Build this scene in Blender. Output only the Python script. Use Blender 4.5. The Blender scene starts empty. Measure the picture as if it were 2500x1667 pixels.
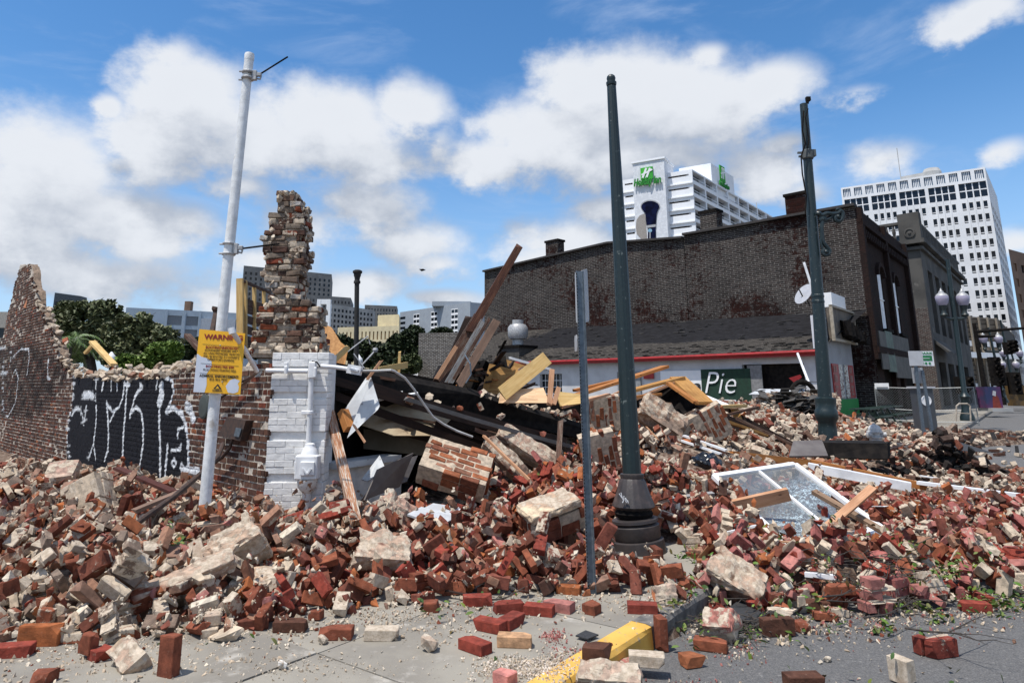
import bpy, bmesh, math, random, colorsys
import numpy as np
from mathutils import Vector, Matrix, Euler, noise as mnoise
R = random.Random(11)
NR = np.random.RandomState(5)
scene = bpy.context.scene
COL = scene.collection
# ------------------------------------------------------------------ camera
F, X0, Y0, PITCH, EYE, K = 1667.0, 1200.0, 588.0, math.radians(12.28), 1.55, 2500 / 2352
cam_d = bpy.data.cameras.new('camera')
cam = bpy.data.objects.new('camera', cam_d)
COL.objects.link(cam)
cam.location = (0, 0, EYE)
cam.rotation_euler = (math.radians(90) + PITCH, 0, 0)
cam_d.sensor_width = 36
cam_d.lens = 36 * F / 2500
cam_d.shift_x = (1250 - X0) / 2500
cam_d.shift_y = -(833.5 - Y0) / 2500
cam_d.clip_start = 0.05
cam_d.clip_end = 6000
scene.camera = cam
def ray(u, v):
 a = (u * K - X0) / F
 b = -(v * K - Y0) / F
 return Vector((a, math.cos(PITCH) - b * math.sin(PITCH), math.sin(PITCH) + b * math.cos(PITCH)))
def at(u, v, Y):
 r = ray(u, v)
 return Vector((0, 0, EYE)) + r * (Y / r.y)
def onz(u, v, z):
 r = ray(u, v)
 return Vector((0, 0, EYE)) + r * ((z - EYE) / r.z)
def onpl(u, v, p, n):
 r = ray(u, v)
 o = Vector((0, 0, EYE))
 return o + r * ((Vector(p) - o).dot(n) / r.dot(n))
# ------------------------------------------------------------------ sun, sky, exposure
SUN = Vector((-0.30, -0.24, 0.93)).normalized()
sl = bpy.data.lights.new('sun', 'SUN')
sl.energy = 5.0
sl.angle = math.radians(0.53)
sl.color = (1.0, 0.955, 0.89)
so = bpy.data.objects.new('sun', sl)
COL.objects.link(so)
so.rotation_euler = (-SUN).to_track_quat('-Z', 'Y').to_euler()
scene.view_settings.view_transform = 'Standard'
scene.view_settings.look = 'None'
scene.view_settings.exposure = 0.0
scene.view_settings.gamma = 1.0
scene.view_settings.use_curve_mapping = False
world = bpy.data.worlds.new('World')
scene.world = world
world.use_nodes = True
wt = world.node_tree
wt.nodes.clear()
class G:
 """small helper to write node trees"""
 def __init__(s, tree):
  s.t = tree
 def n(s, kind, **kw):
  nd = s.t.nodes.new(kind)
  for k, v in kw.items():
   setattr(nd, k, v)
  return nd
 def link(s, a, b):
  s.t.links.new(a, b)
 def put(s, sock, v):
  if isinstance(v, bpy.types.NodeSocket):
   s.link(v, sock)
  elif v is not None:
   sock.default_value = v
 def m(s, op, a, b=None, c=None, clamp=False):
  nd = s.n('ShaderNodeMath', operation=op, use_clamp=clamp)
  s.put(nd.inputs[0], a)
  if b is not None:
   s.put(nd.inputs[1], b)
  if c is not None:
   s.put(nd.inputs[2], c)
  return nd.outputs[0]
 def mix(s, f, a, b, mode='MIX'):
  nd = s.n('ShaderNodeMix', data_type='RGBA', blend_type=mode)
  s.put(nd.inputs[0], f)
  s.put(nd.inputs[6], (*a, 1) if isinstance(a, tuple) and len(a) == 3 else a)
  s.put(nd.inputs[7], (*b, 1) if isinstance(b, tuple) and len(b) == 3 else b)
  return nd.outputs[2]
 def mr(s, v, a, b, c=0.0, d=1.0, smooth=True):
  nd = s.n('ShaderNodeMapRange')
  if smooth:
   nd.interpolation_type = 'SMOOTHSTEP'
  s.put(nd.inputs[0], v)
  for i, q in enumerate((a, b, c, d)):
   s.put(nd.inputs[i + 1], q)
  return nd.outputs[0]
 def noise(s, vec, scale, detail=4, rough=0.55, dist=0.0):
  nd = s.n('ShaderNodeTexNoise')
  if vec is not None:
   s.link(vec, nd.inputs['Vector'])
  nd.inputs['Scale'].default_value = scale
  nd.inputs['Detail'].default_value = detail
  nd.inputs['Roughness'].default_value = rough
  nd.inputs['Distortion'].default_value = dist
  return nd.outputs['Fac']
# cumulus layout: centre and half widths (pixels of the view), turned into directions
CLOUDS = [
 (90, 400, 190, 150, 1.0), (30, 520, 240, 130, 1.0), (260, 520, 220, 90, 1.0), (420, 520, 100, 60, .75),
 (430, 250, 150, 150, 1.0), (560, 320, 230, 100, 1.0), (330, 320, 120, 90, .9), (760, 290, 190, 110, 1.0), (930, 260, 110, 80, .9),
 (820, 360, 200, 60, .8), (250, 250, 38, 34, .9),
 (1400, 230, 190, 130, 1.05), (1260, 330, 190, 110, 1.05), (1120, 370, 100, 60, .9), (1560, 240, 200, 120, 1.05), (1760, 200, 140, 62, .85),
 (1450, 370, 260, 60, 1.0), (1620, 140, 60, 40, .8),
 (850, 480, 150, 80, .62), (700, 520, 120, 60, .55), (960, 560, 130, 60, .6), (1000, 610, 90, 40, .6), (600, 600, 130, 50, .55),
 (250, 640, 330, 70, .66), (480, 690, 200, 50, .6), (840, 660, 110, 45, .8), (1010, 690, 120, 26, .8), (1300, 570, 160, 75, .8),
 (1230, 600, 110, 50, .7), (1750, 395, 130, 60, .8), (1580, 380, 80, 36, .8), (1810, 330, 60, 30, .6), (1400, 480, 90, 40, .55), (1850, 450, 60, 40, .6),
 (2260, 25, 120, 50, .75), (2040, 370, 110, 50, .55), (2310, 345, 70, 30, .5), (2340, 560, 60, 40, .6), (1960, 220, 80, 24, .4), (560, 430, 90, 40, .6), (1000, 330, 60, 50, .5), (400, 130, 70, 50, .6),
]
def azel(u, v):
 r = ray(u, v).normalized()
 return math.atan2(r.x, r.y), math.asin(r.z)
cg = bpy.data.node_groups.new('cloud density', 'ShaderNodeTree')
cg.interface.new_socket('Az', in_out='INPUT', socket_type='NodeSocketFloat')
cg.interface.new_socket('El', in_out='INPUT', socket_type='NodeSocketFloat')
cg.interface.new_socket('Density', in_out='OUTPUT', socket_type='NodeSocketFloat')
g = G(cg)
gi, go = g.n('NodeGroupInput'), g.n('NodeGroupOutput')
vec = g.n('ShaderNodeCombineXYZ')
g.link(gi.outputs[0], vec.inputs[0])
g.link(g.m('MULTIPLY', gi.outputs[1], 1.35), vec.inputs[1])
n_big = g.noise(vec.outputs[0], 5.5, 3, .5)
n_mid = g.noise(vec.outputs[0], 9, 12, .60)
warp = g.m('MULTIPLY', g.m('SUBTRACT', n_mid, .5), .06)
az2 = g.m('ADD', gi.outputs[0], warp)
el2 = g.m('ADD', gi.outputs[1], g.m('MULTIPLY', g.m('SUBTRACT', g.noise(vec.outputs[0], 9, 6, .6), .5), .05))
acc = None
for (u, v, a, b, s_) in CLOUDS:
 A0, E0 = azel(u, v)
 sa = abs(azel(u + a, v)[0] - A0) + 1e-4
 se = abs(azel(u, v - b)[1] - E0) + 1e-4
 p = g.m('MULTIPLY', g.m('SUBTRACT', az2, A0), 1 / sa)
 q = g.m('MULTIPLY', g.m('SUBTRACT', el2, E0), 1 / se)
 d = g.m('SQRT', g.m('ADD', g.m('MULTIPLY', p, p), g.m('MULTIPLY', q, q)))
 d = g.m('MULTIPLY', g.m('SUBTRACT', 1.25, d), s_)
 acc = d if acc is None else g.m('SMOOTH_MAX', acc, d, .25)
# beyond the frame the same kind of broken cumulus goes on
away = g.m('MAXIMUM', g.mr(g.m('ABSOLUTE', gi.outputs[0]), .72, 1.0), g.mr(gi.outputs[1], .62, .85))
gen = g.m('MULTIPLY', g.m('SUBTRACT', n_big, .47), 5.0)
acc = g.m('ADD', g.m('MULTIPLY', acc, g.m('SUBTRACT', 1.0, away)), g.m('MULTIPLY', gen, away))
acc = g.m('MINIMUM', acc, .85)
fine = g.m('MULTIPLY', g.m('SUBTRACT', n_mid, .52), 2.0)
acc = g.m('ADD', acc, fine)
g.link(acc, go.inputs[0])
g = G(wt)
tc = g.n('ShaderNodeTexCoord')
sep = g.n('ShaderNodeSeparateXYZ')
g.link(tc.outputs['Generated'], sep.inputs[0])
az = g.m('ARCTAN2', sep.outputs[0], sep.outputs[1])
el = g.m('ARCSINE', sep.outputs[2])
def dens(a, e):
 nd = g.n('ShaderNodeGroup')
 nd.node_tree = cg
 g.link(a, nd.inputs[0])
 g.link(e, nd.inputs[1])
 return nd.outputs[0]
d0 = dens(az, el)
d1 = dens(g.m('SUBTRACT', az, .025), g.m('ADD', el, .075))
sky = g.n('ShaderNodeTexSky', sky_type='NISHITA')
sky.sun_disc = False
sky.sun_elevation = math.asin(SUN.z)
sky.sun_rotation = math.atan2(SUN.x, SUN.y)
sky.air_density = 1.0
sky.dust_density = 0.4
sky.ozone_density = 2.0
hs = g.n('ShaderNodeHueSaturation')
hs.inputs['Saturation'].default_value = 1.28
hs.inputs['Value'].default_value = 1.72
g.link(sky.outputs[0], hs.inputs['Color'])
alpha = g.mr(d0, -.12, .60)
light = g.mr(g.m('SUBTRACT', d0, d1), -.72, .66)
thick = g.mr(d0, .25, 1.5)
light = g.m('SUBTRACT', light, g.m('MULTIPLY', thick, .06), clamp=True)
ccol = g.mix(light, (4.3, 4.8, 5.7), (8.3, 8.6, 9.1))
vw = g.n('ShaderNodeCombineXYZ')
g.link(g.m('MULTIPLY', az, 1.0), vw.inputs[0])
g.link(g.m('MULTIPLY', el, 3.2), vw.inputs[1])
wisp = g.m('MULTIPLY', g.mr(g.noise(vw.outputs[0], 3.4, 7, .6, .6), .48, .8), .5)
skyc = g.mix(wisp, hs.outputs[0], (5.6, 6.8, 9.0))
lowhaze = g.m('MULTIPLY', g.mr(el, .42, .0), .6)
skyc = g.mix(lowhaze, skyc, (4.2, 6.2, 9.4))
allc = g.mix(g.m('MULTIPLY', alpha, .97), skyc, ccol)
bg = g.n('ShaderNodeBackground')
bg.inputs['Strength'].default_value = 0.1
g.link(allc, bg.inputs['Color'])
wo = g.n('ShaderNodeOutputWorld')
g.link(bg.outputs[0], wo.inputs['Surface'])
scene.cycles.max_bounces = 6
scene.cycles.diffuse_bounces = 3
scene.cycles.transparent_max_bounces = 12
try:
 world.cycles.sampling_method = 'MANUAL'
 world.cycles.sample_map_resolution = 512
except Exception:
 pass
# ------------------------------------------------------------------ materials
MATS = {}
def mat(name, c, c2=None, scale=6., rough=.8, bump=.25, bscale=40., metal=0., contrast=(.35, .65), c3=None, s3=1.2, r3=(.55, .7), spec=None,
  uv=False, stretch=None, alpha=None, detail=6):
 if name in MATS:
  return MATS[name]
 m = bpy.data.materials.new(name)
 m.use_nodes = True
 g = G(m.node_tree)
 bs = m.node_tree.nodes['Principled BSDF']
 t = g.n('ShaderNodeTexCoord')
 v = t.outputs['UV'] if uv else t.outputs['Object']
 if stretch:
  mp = g.n('ShaderNodeMapping')
  g.link(v, mp.inputs[0])
  mp.inputs['Scale'].default_value = stretch
  v = mp.outputs[0]
 if not uv:
  oi = g.n('ShaderNodeObjectInfo')
  ad = g.n('ShaderNodeVectorMath', operation='ADD')
  g.link(v, ad.inputs[0])
  g.link(g.m('MULTIPLY', oi.outputs['Random'], 37.0), ad.inputs[1])
  v = ad.outputs[0]
 c2 = c2 or tuple(x * .7 for x in c)
 col = g.mix(g.mr(g.noise(v, scale, detail), contrast[0], contrast[1]), c, c2)
 if c3:
  col = g.mix(g.mr(g.noise(v, s3, 8, .65), r3[0], r3[1]), col, c3)
 g.put(bs.inputs['Base Color'], col)
 bs.inputs['Roughness'].default_value = rough
 bs.inputs['Metallic'].default_value = metal
 if spec is not None:
  bs.inputs['Specular IOR Level'].default_value = spec
 if bump:
  bp = g.n('ShaderNodeBump')
  bp.inputs['Strength'].default_value = bump
  bp.inputs['Distance'].default_value = .01
  g.link(g.noise(v, bscale, 6, .65), bp.inputs['Height'])
  g.link(bp.outputs[0], bs.inputs['Normal'])
 if alpha:
  bs.inputs['Alpha'].default_value = alpha
 MATS[name] = m
 return m
def wood(name, c, c2, rough=.75, knots=True, worn=None):
 if name in MATS:
  return MATS[name]
 m = bpy.data.materials.new(name)
 m.use_nodes = True
 g = G(m.node_tree)
 bs = m.node_tree.nodes['Principled BSDF']
 t = g.n('ShaderNodeTexCoord')
 mp = g.n('ShaderNodeMapping')
 g.link(t.outputs['UV'], mp.inputs[0])
 mp.inputs['Scale'].default_value = (1.6, 28, 1)
 oi = g.n('ShaderNodeObjectInfo')
 ad = g.n('ShaderNodeVectorMath', operation='ADD')
 g.link(mp.outputs[0], ad.inputs[0])
 g.link(g.m('MULTIPLY', oi.outputs['Random'], 91.0), ad.inputs[1])
 grain = g.noise(ad.outputs[0], 1.6, 7, .6, 1.2)
 col = g.mix(g.mr(grain, .35, .68), c, c2)
 big = g.noise(t.outputs['UV'], 3.0, 4, .5)
 col = g.mix(g.m('MULTIPLY', g.mr(big, .45, .75), .6), col, tuple(x * .62 for x in c2))
 if knots:
  vo = g.n('ShaderNodeTexVoronoi')
  vo.inputs['Scale'].default_value = 3.3
  mp2 = g.n('ShaderNodeMapping')
  g.link(t.outputs['UV'], mp2.inputs[0])
  mp2.inputs['Scale'].default_value = (1, 2.2, 1)
  g.link(mp2.outputs[0], vo.inputs['Vector'])
  col = g.mix(g.mr(vo.outputs['Distance'], .1, .04), col, tuple(x * .3 for x in c2))
 if worn:
  col = g.mix(g.mr(g.noise(ad.outputs[0], 3.2, 8, .7), .5, .58), col, worn)
 g.put(bs.inputs['Base Color'], col)
 bs.inputs['Roughness'].default_value = rough
 bs.inputs['Specular IOR Level'].default_value = .3
 bp = g.n('ShaderNodeBump')
 bp.inputs['Strength'].default_value = .3
 bp.inputs['Distance'].default_value = .006
 g.link(grain, bp.inputs['Height'])
 g.link(bp.outputs[0], bs.inputs['Normal'])
 MATS[name] = m
 return m
def masonry_mat(name='masonry', mort=(.56, .475, .375), mort2=(.36, .29, .215)):
 """base colour from the colour attribute, alpha = how much old mortar clings"""
 m = bpy.data.materials.new(name)
 m.use_nodes = True
 g = G(m.node_tree)
 bs = m.node_tree.nodes['Principled BSDF']
 at_ = g.n('ShaderNodeAttribute', attribute_name='col')
 t = g.n('ShaderNodeTexCoord')
 oi = g.n('ShaderNodeObjectInfo')
 ad = g.n('ShaderNodeVectorMath', operation='ADD')
 g.link(t.outputs['Object'], ad.inputs[0])
 g.link(g.m('MULTIPLY', oi.outputs['Random'], 53.0), ad.inputs[1])
 v = ad.outputs[0]
 n1 = g.noise(v, 17, 6, .6)
 n2 = g.noise(v, 90, 5, .7)
 dark = g.mix(g.mr(n1, .3, .7), (.62, .62, .62), (1.22, 1.18, 1.14))
 c = g.mix(1.0, at_.outputs['Color'], dark, 'MULTIPLY')
 c = g.mix(g.m('MULTIPLY', g.mr(n2, .55, .8), .35), c, (.10, .05, .035))
 patch = g.noise(v, 11, 9, .68)
 k = g.m('GREATER_THAN', at_.outputs['Alpha'], .02)
 thr = g.m('SUBTRACT', .80, g.m('MULTIPLY', at_.outputs['Alpha'], .58))
 mm = g.m('MULTIPLY', g.mr(g.m('SUBTRACT', patch, thr), -.02, .05), k)
 mc = g.mix(g.mr(g.noise(v, 26, 7, .7), .35, .65), mort, mort2)
 mc = g.mix(g.m('MULTIPLY', g.mr(g.noise(v, 5, 4, .6), .5, .75), .5), mc, (.40, .27, .20))
 c = g.mix(mm, c, mc)
 dust = g.m('MULTIPLY', g.mr(g.noise(v, 38, 8, .75), .56, .74), g.m('MULTIPLY', g.m('ADD', at_.outputs['Alpha'], .28, clamp=True), .6))
 c = g.mix(dust, c, (.56, .47, .38))
 g.put(bs.inputs['Base Color'], c)
 bs.inputs['Roughness'].default_value = .93
 bs.inputs['Specular IOR Level'].default_value = .18
 bp = g.n('ShaderNodeBump')
 bp.inputs['Strength'].default_value = .55
 bp.inputs['Distance'].default_value = .012
 hgt = g.m('ADD', g.m('MULTIPLY', g.noise(v, 60, 8, .75), .8), g.m('MULTIPLY', mm, .7))
 g.link(hgt, bp.inputs['Height'])
 g.link(bp.outputs[0], bs.inputs['Normal'])
 MATS[name] = m
 return m
def brickwall_mat(name, c1, c2, mortar, patch=None, dark=None, bw=.21, rh=.075, ms=.011, grime=.5, patch_r=(.5, .56), vband=None):
 m = bpy.data.materials.new(name)
 m.use_nodes = True
 g = G(m.node_tree)
 bs = m.node_tree.nodes['Principled BSDF']
 t = g.n('ShaderNodeTexCoord')
 uv = t.outputs['UV']
 nz = g.noise(uv, 3, 4)
 ad = g.n('ShaderNodeVectorMath', operation='ADD')
 cx = g.n('ShaderNodeCombineXYZ')
 g.link(g.m('MULTIPLY', nz, .02), cx.inputs[0])
 g.link(g.m('MULTIPLY', nz, .03), cx.inputs[1])
 g.link(uv, ad.inputs[0])
 g.link(cx.outputs[0], ad.inputs[1])
 br = g.n('ShaderNodeTexBrick')
 g.link(ad.outputs[0], br.inputs['Vector'])
 br.inputs['Scale'].default_value = 1
 br.inputs['Brick Width'].default_value = bw
 br.inputs['Row Height'].default_value = rh
 br.inputs['Mortar Size'].default_value = ms
 br.inputs['Mortar Smooth'].default_value = .2
 br.inputs['Bias'].default_value = 0
 br.inputs['Color1'].default_value = (*c1, 1)
 br.inputs['Color2'].default_value = (*c2, 1)
 br.inputs['Mortar'].default_value = (*mortar, 1)
 c = br.outputs['Color']
 if patch:
  br2 = g.n('ShaderNodeTexBrick')
  g.link(ad.outputs[0], br2.inputs['Vector'])
  for k_, v_ in (('Scale', 1), ('Brick Width', bw), ('Row Height', rh), ('Mortar Size', ms * .5), ('Bias', 0)):
   br2.inputs[k_].default_value = v_
  br2.inputs['Color1'].default_value = (*patch, 1)
  br2.inputs['Color2'].default_value = (*[x * .5 for x in patch], 1)
  br2.inputs['Mortar'].default_value = (*[x * .45 for x in patch], 1)
  pn = g.m('ADD', g.m('MULTIPLY', g.noise(uv, .28, 3, .5), .45), g.m('MULTIPLY', g.noise(uv, 3.4, 9, .8), .55))
  if vband:
   sx_ = g.n('ShaderNodeSeparateXYZ')
   g.link(uv, sx_.inputs[0])
   pn = g.m('ADD', pn, g.m('MULTIPLY', g.m('SUBTRACT', g.m('MULTIPLY', g.mr(sx_.outputs[1], vband[0], vband[1]), g.mr(sx_.outputs[0], 26.5, 17)), .5), .36))
  c = g.mix(g.mr(pn, patch_r[0], patch_r[1]), c, br2.outputs['Color'])
 gr = g.noise(uv, .6, 8, .65)
 c = g.mix(g.m('MULTIPLY', g.mr(gr, .4, .7), grime), c, dark or (.012, .011, .011))
 c = g.mix(g.m('MULTIPLY', g.mr(g.noise(uv, 5, 8, .75), .42, .66), .6), c, (.012, .010, .010))
 g.put(bs.inputs['Base Color'], c)
 bs.inputs['Roughness'].default_value = .95
 bs.inputs['Specular IOR Level'].default_value = .1
 bp = g.n('ShaderNodeBump')
 bp.inputs['Strength'].default_value = .6
 bp.inputs['Distance'].default_value = .01
 g.link(g.m('SUBTRACT', g.noise(uv, 30, 5), g.m('MULTIPLY', br.outputs['Fac'], .8)), bp.inputs['Height'])
 g.link(bp.outputs[0], bs.inputs['Normal'])
 MATS[name] = m
 return m
def glass_mat(name, col=(.01, .014, .02), rough=.06):
 m = bpy.data.materials.new(name)
 m.use_nodes = True
 bs = m.node_tree.nodes['Principled BSDF']
 bs.inputs['Base Color'].default_value = (*col, 1)
 bs.inputs['Roughness'].default_value = rough
 bs.inputs['Specular IOR Level'].default_value = .35
 MATS[name] = m
 return m
M_MAS = masonry_mat()
M_BLACK = mat('char and shade black', (.008, .007, .007), (.018, .015, .013), rough=.95, spec=.1, bump=.5)  # also colours the sheets that paint the shade inside the roof void
M_TAR = mat('tarred felt', (.009, .008, .008), (.02, .017, .015), scale=9, rough=.9, spec=.15, bump=.4)
M_WHITE = mat('white paint', (.78, .79, .80), (.62, .63, .64), scale=5, rough=.5, bump=.12, c3=(.42, .38, .33), s3=7, r3=(.66, .78))
M_POLEW = mat('white pole paint', (.74, .75, .75), (.60, .61, .61), scale=14, rough=.5, bump=.35, bscale=70, c3=(.40, .36, .31), s3=5, r3=(.58, .74))
M_PIERW = mat('white painted brick', (.80, .79, .77), (.66, .655, .64), scale=8, rough=.7, bump=.6, bscale=25, c3=(.33, .29, .26), s3=9, r3=(.64, .76))
M_GREEN = mat('dark green paint', (.0055, .015, .017), (.008, .020, .022), scale=30, rough=.42, bump=.1, c3=(.11, .13, .125), s3=16, r3=(.61, .68), spec=.5)
M_BASE = mat('brown iron', (.045, .036, .034), (.028, .024, .024), scale=6, rough=.5, bump=.25, c3=(.12, .085, .075), s3=4, r3=(.5, .8))
M_GALV = mat('galvanised steel', (.15, .18, .21), (.10, .125, .15), scale=25, rough=.45, metal=.5, bump=.1)
M_SIGNBACK = mat('sign back aluminium', (.50, .50, .51), (.44, .44, .45), scale=5, rough=.4, metal=.2, bump=0)
M_STEELW = mat('bare steel', (.46, .46, .46), (.30, .30, .30), scale=12, rough=.5, metal=.25, bump=.1)
M_PINE = wood('fresh pine', (.66, .46, .20), (.54, .34, .12))
M_PLY = wood('plywood', (.66, .45, .27), (.54, .34, .19), knots=False)
M_OSB = mat('strand board', (.52, .27, .10), (.38, .18, .06), scale=34, rough=.8, bump=.4, c3=(.16, .07, .03), s3=20, r3=(.62, .68))
M_ORW = wood('orange lumber', (.44, .19, .055), (.30, .11, .03))
M_OLDW = wood('old brown timber', (.10, .042, .024), (.035, .018, .012), worn=(.14, .10, .075))
M_DKW = wood('dark old timber', (.035, .018, .012), (.016, .010, .008), knots=False)
M_TANW = wood('tan board', (.24, .15, .105), (.16, .10, .07), knots=True)
M_GREYW = wood('grey painted board', (.30, .31, .31), (.20, .20, .20), worn=(.12, .07, .045))
M_PEACH = wood('bare cedar', (.55, .31, .18), (.42, .21, .11))
M_CREAM = mat('cream ceiling board', (.50, .41, .28), (.38, .29, .19), scale=3, rough=.8, bump=.15, c3=(.08, .05, .035), s3=4, r3=(.6, .7))
M_PANELG = mat('grey brown panel', (.14, .125, .115), (.10, .085, .08), scale=4, rough=.55, bump=.1)
M_LGREY = mat('pale grey panel', (.55, .57, .58), (.42, .43, .44), scale=4, rough=.6, bump=.12, c3=(.16, .13, .11), s3=9, r3=(.64, .7))
M_CONC = mat('building concrete', (.42, .42, .41), (.34, .34, .33), scale=.4, rough=.9, bump=.1)
M_DGLASS = glass_mat('dark glass')
M_RUST = mat('rusty iron', (.07, .038, .026), (.035, .022, .018), scale=20, rough=.8, bump=.4)
M_RED = mat('red paint', (.34, .014, .014), (.26, .010, .010), scale=4, rough=.45, bump=.1)
M_SIGNY = mat('sign yellow', (.80, .43, .015), (.74, .38, .012), scale=3, rough=.35, bump=0)
M_INKM = mat('maroon ink', (.22, .006, .012), (.20, .005, .010), rough=.5, bump=0)
M_INKB = mat('black ink', (.012, .012, .012), (.015, .014, .014), rough=.5, bump=0)
M_WHITEP = mat('plain white', (.80, .80, .80), (.74, .75, .76), scale=2, rough=.5, bump=0)
M_SGREEN = mat('sign green', (.012, .20, .06), (.010, .17, .05), rough=.45, bump=0)
# ------------------------------------------------------------------ object helpers
WP = {}
def reg(o, loc):
 WP[o.name] = Vector(loc)
 return o
def thing(name, label, cat, loc=(0, 0, 0), group=None, kind=None):
 o = bpy.data.objects.new(name, None)
 o.empty_display_size = .1
 COL.objects.link(o)
 o.location = loc
 if label:
  o['label'] = label
 if cat:
  o['category'] = cat
 if group:
  o['group'] = group
 if kind:
  o['kind'] = kind
 return reg(o, loc)
def tag(o, label=None, cat=None, group=None, kind=None):
 if label:
  o['label'] = label
 if cat:
  o['category'] = cat
 if group:
  o['group'] = group
 if kind:
  o['kind'] = kind
 return o
def perp(d):
 d = d.normalized()
 a = Vector((0, 0, 1)) if abs(d.z) < .9 else Vector((0, 1, 0))
 s = d.cross(a).normalized()
 return s, s.cross(d).normalized()
class MB:
 def __init__(s):
  s.v, s.f, s.uv, s.c = [], [], {}, []
 def quad(s, *pts, uv=None):
  i = len(s.v)
  s.v += [Vector(p) for p in pts]
  s.f.append(tuple(range(i, i + len(pts))))
  if uv:
   s.uv[len(s.f) - 1] = uv
  return s
 def add(s, verts, faces):
  i = len(s.v)
  s.v += [Vector(p) for p in verts]
  s.f += [tuple(i + k for k in f) for f in faces]
  return s
 def box(s, c, d, rot=None, jit=0):
  c = Vector(c)
  hx, hy, hz = d[0] / 2, d[1] / 2, d[2] / 2
  rot = rot or Matrix.Identity(3)
  vs = []
  for z in (-hz, hz):
   for x, y in ((-hx, -hy), (hx, -hy), (hx, hy), (-hx, hy)):
    p = Vector((x, y, z))
    if jit:
     p += Vector((R.uniform(-jit, jit), R.uniform(-jit, jit), R.uniform(-jit, jit)))
    vs.append(c + rot @ p)
  return s.add(vs, [(0, 3, 2, 1), (4, 5, 6, 7), (0, 1, 5, 4), (1, 2, 6, 5), (2, 3, 7, 6), (3, 0, 4, 7)])
 def prism(s, poly, z0, z1):
  n = len(poly)
  vs = [Vector((p[0], p[1], z0)) for p in poly] + [Vector((p[0], p[1], z1)) for p in poly]
  area = sum(poly[i][0] * poly[(i + 1) % n][1] - poly[(i + 1) % n][0] * poly[i][1] for i in range(n))
  fs = [tuple(range(n - 1, -1, -1)), tuple(range(n, 2 * n))] + [(i, (i + 1) % n, n + (i + 1) % n, n + i) for i in range(n)]
  if area < 0:
   fs = [tuple(reversed(f)) for f in fs]
  return s.add(vs, fs)
 def slab(s, pts, n, th):
  """flat polygon pts, thickened by th against n"""
  n = Vector(n).normalized() * th
  k = len(pts)
  vs = [Vector(p) for p in pts] + [Vector(p) - n for p in pts]
  return s.add(vs, [tuple(range(k)), tuple(range(2 * k - 1, k - 1, -1))] + [((i + 1) % k, i, k + i, k + (i + 1) % k) for i in range(k)])
 def beam(s, p0, p1, w, h, up=None, taper=1.0, ragged=0.0, seg=1, sag=0.0):
  p0, p1 = Vector(p0), Vector(p1)
  d = (p1 - p0)
  L = d.length
  dn = d.normalized()
  if up is None:
   a, b = perp(dn)
  else:
   a = dn.cross(Vector(up)).normalized()
   b = a.cross(dn).normalized()
  rings = []
  for k in range(seg + 1):
   t = k / seg
   c = p0 + d * t + b * (-sag * 4 * t * (1 - t))
   q = 1 + (taper - 1) * t
   ring = []
   for (x, y) in ((-1, -1), (1, -1), (1, 1), (-1, 1)):
    e = dn * (R.uniform(-ragged, ragged) if k in (0, seg) else 0)
    ring.append(c + a * (x * w / 2 * q) + b * (y * h / 2 * q) + e)
   rings.append(ring)
  per = [0, w, w + h, 2 * w + h, 2 * w + 2 * h]
  o = R.uniform(0, 5)
  for k in range(seg):
   l0, l1 = L * k / seg + o, L * (k + 1) / seg + o
   for j in range(4):
    A, B = rings[k][j], rings[k][(j + 1) % 4]
    C, D = rings[k + 1][(j + 1) % 4], rings[k + 1][j]
    s.quad(A, B, C, D, uv=[(l0, per[j]), (l0, per[j + 1]), (l1, per[j + 1]), (l1, per[j])])
  s.quad(*reversed(rings[0]), uv=[(0, 0), (0, h), (w, h), (w, 0)])
  s.quad(*rings[-1], uv=[(0, 0), (0, h), (w, h), (w, 0)])
  return s
 def tube(s, pts, r, n=8, cap=True, rend=None):
  pts = [Vector(p) for p in pts]
  prev = None
  i0 = len(s.v)
  m = len(pts)
  for k, p in enumerate(pts):
   d = (pts[min(k + 1, m - 1)] - pts[max(k - 1, 0)]).normalized()
   if prev is None:
    a, b = perp(d)
   else:
    a = (prev - d * prev.dot(d)).normalized()
    b = a.cross(d) * -1
    b = d.cross(a)
   prev = a
   rr = r if rend is None else r + (rend - r) * k / (m - 1)
   b = d.cross(a)
   for j in range(n):
    t = 2 * math.pi * j / n
    s.v.append(p + a * (rr * math.cos(t)) + b * (rr * math.sin(t)))
  for k in range(m - 1):
   for j in range(n):
    a0, a1 = i0 + k * n + j, i0 + k * n + (j + 1) % n
    s.f.append((a0, a1, a1 + n, a0 + n))
  if cap:
   s.f.append(tuple(i0 + j for j in reversed(range(n))))
   s.f.append(tuple(i0 + (m - 1) * n + j for j in range(n)))
  return s
 def lathe(s, c, prof, n=24, axis=(0, 0, 1), flute=0, flutes=12):
  c = Vector(c)
  ax = Vector(axis).normalized()
  a, b = perp(ax)
  i0 = len(s.v)
  for (r, h) in prof:
   for j in range(n):
    t = 2 * math.pi * j / n
    rr = r * (1 - flute * (0.5 + 0.5 * math.cos(t * flutes)))
    s.v.append(c + ax * h + (a * math.cos(t) + b * math.sin(t)) * rr)
  for k in range(len(prof) - 1):
   for j in range(n):
    a0, a1 = i0 + k * n + j, i0 + k * n + (j + 1) % n
    s.f.append((a0, a0 + n, a1 + n, a1))
  s.f.append(tuple(i0 + j for j in range(n)))
  s.f.append(tuple(i0 + (len(prof) - 1) * n + j for j in reversed(range(n))))
  return s
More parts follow.
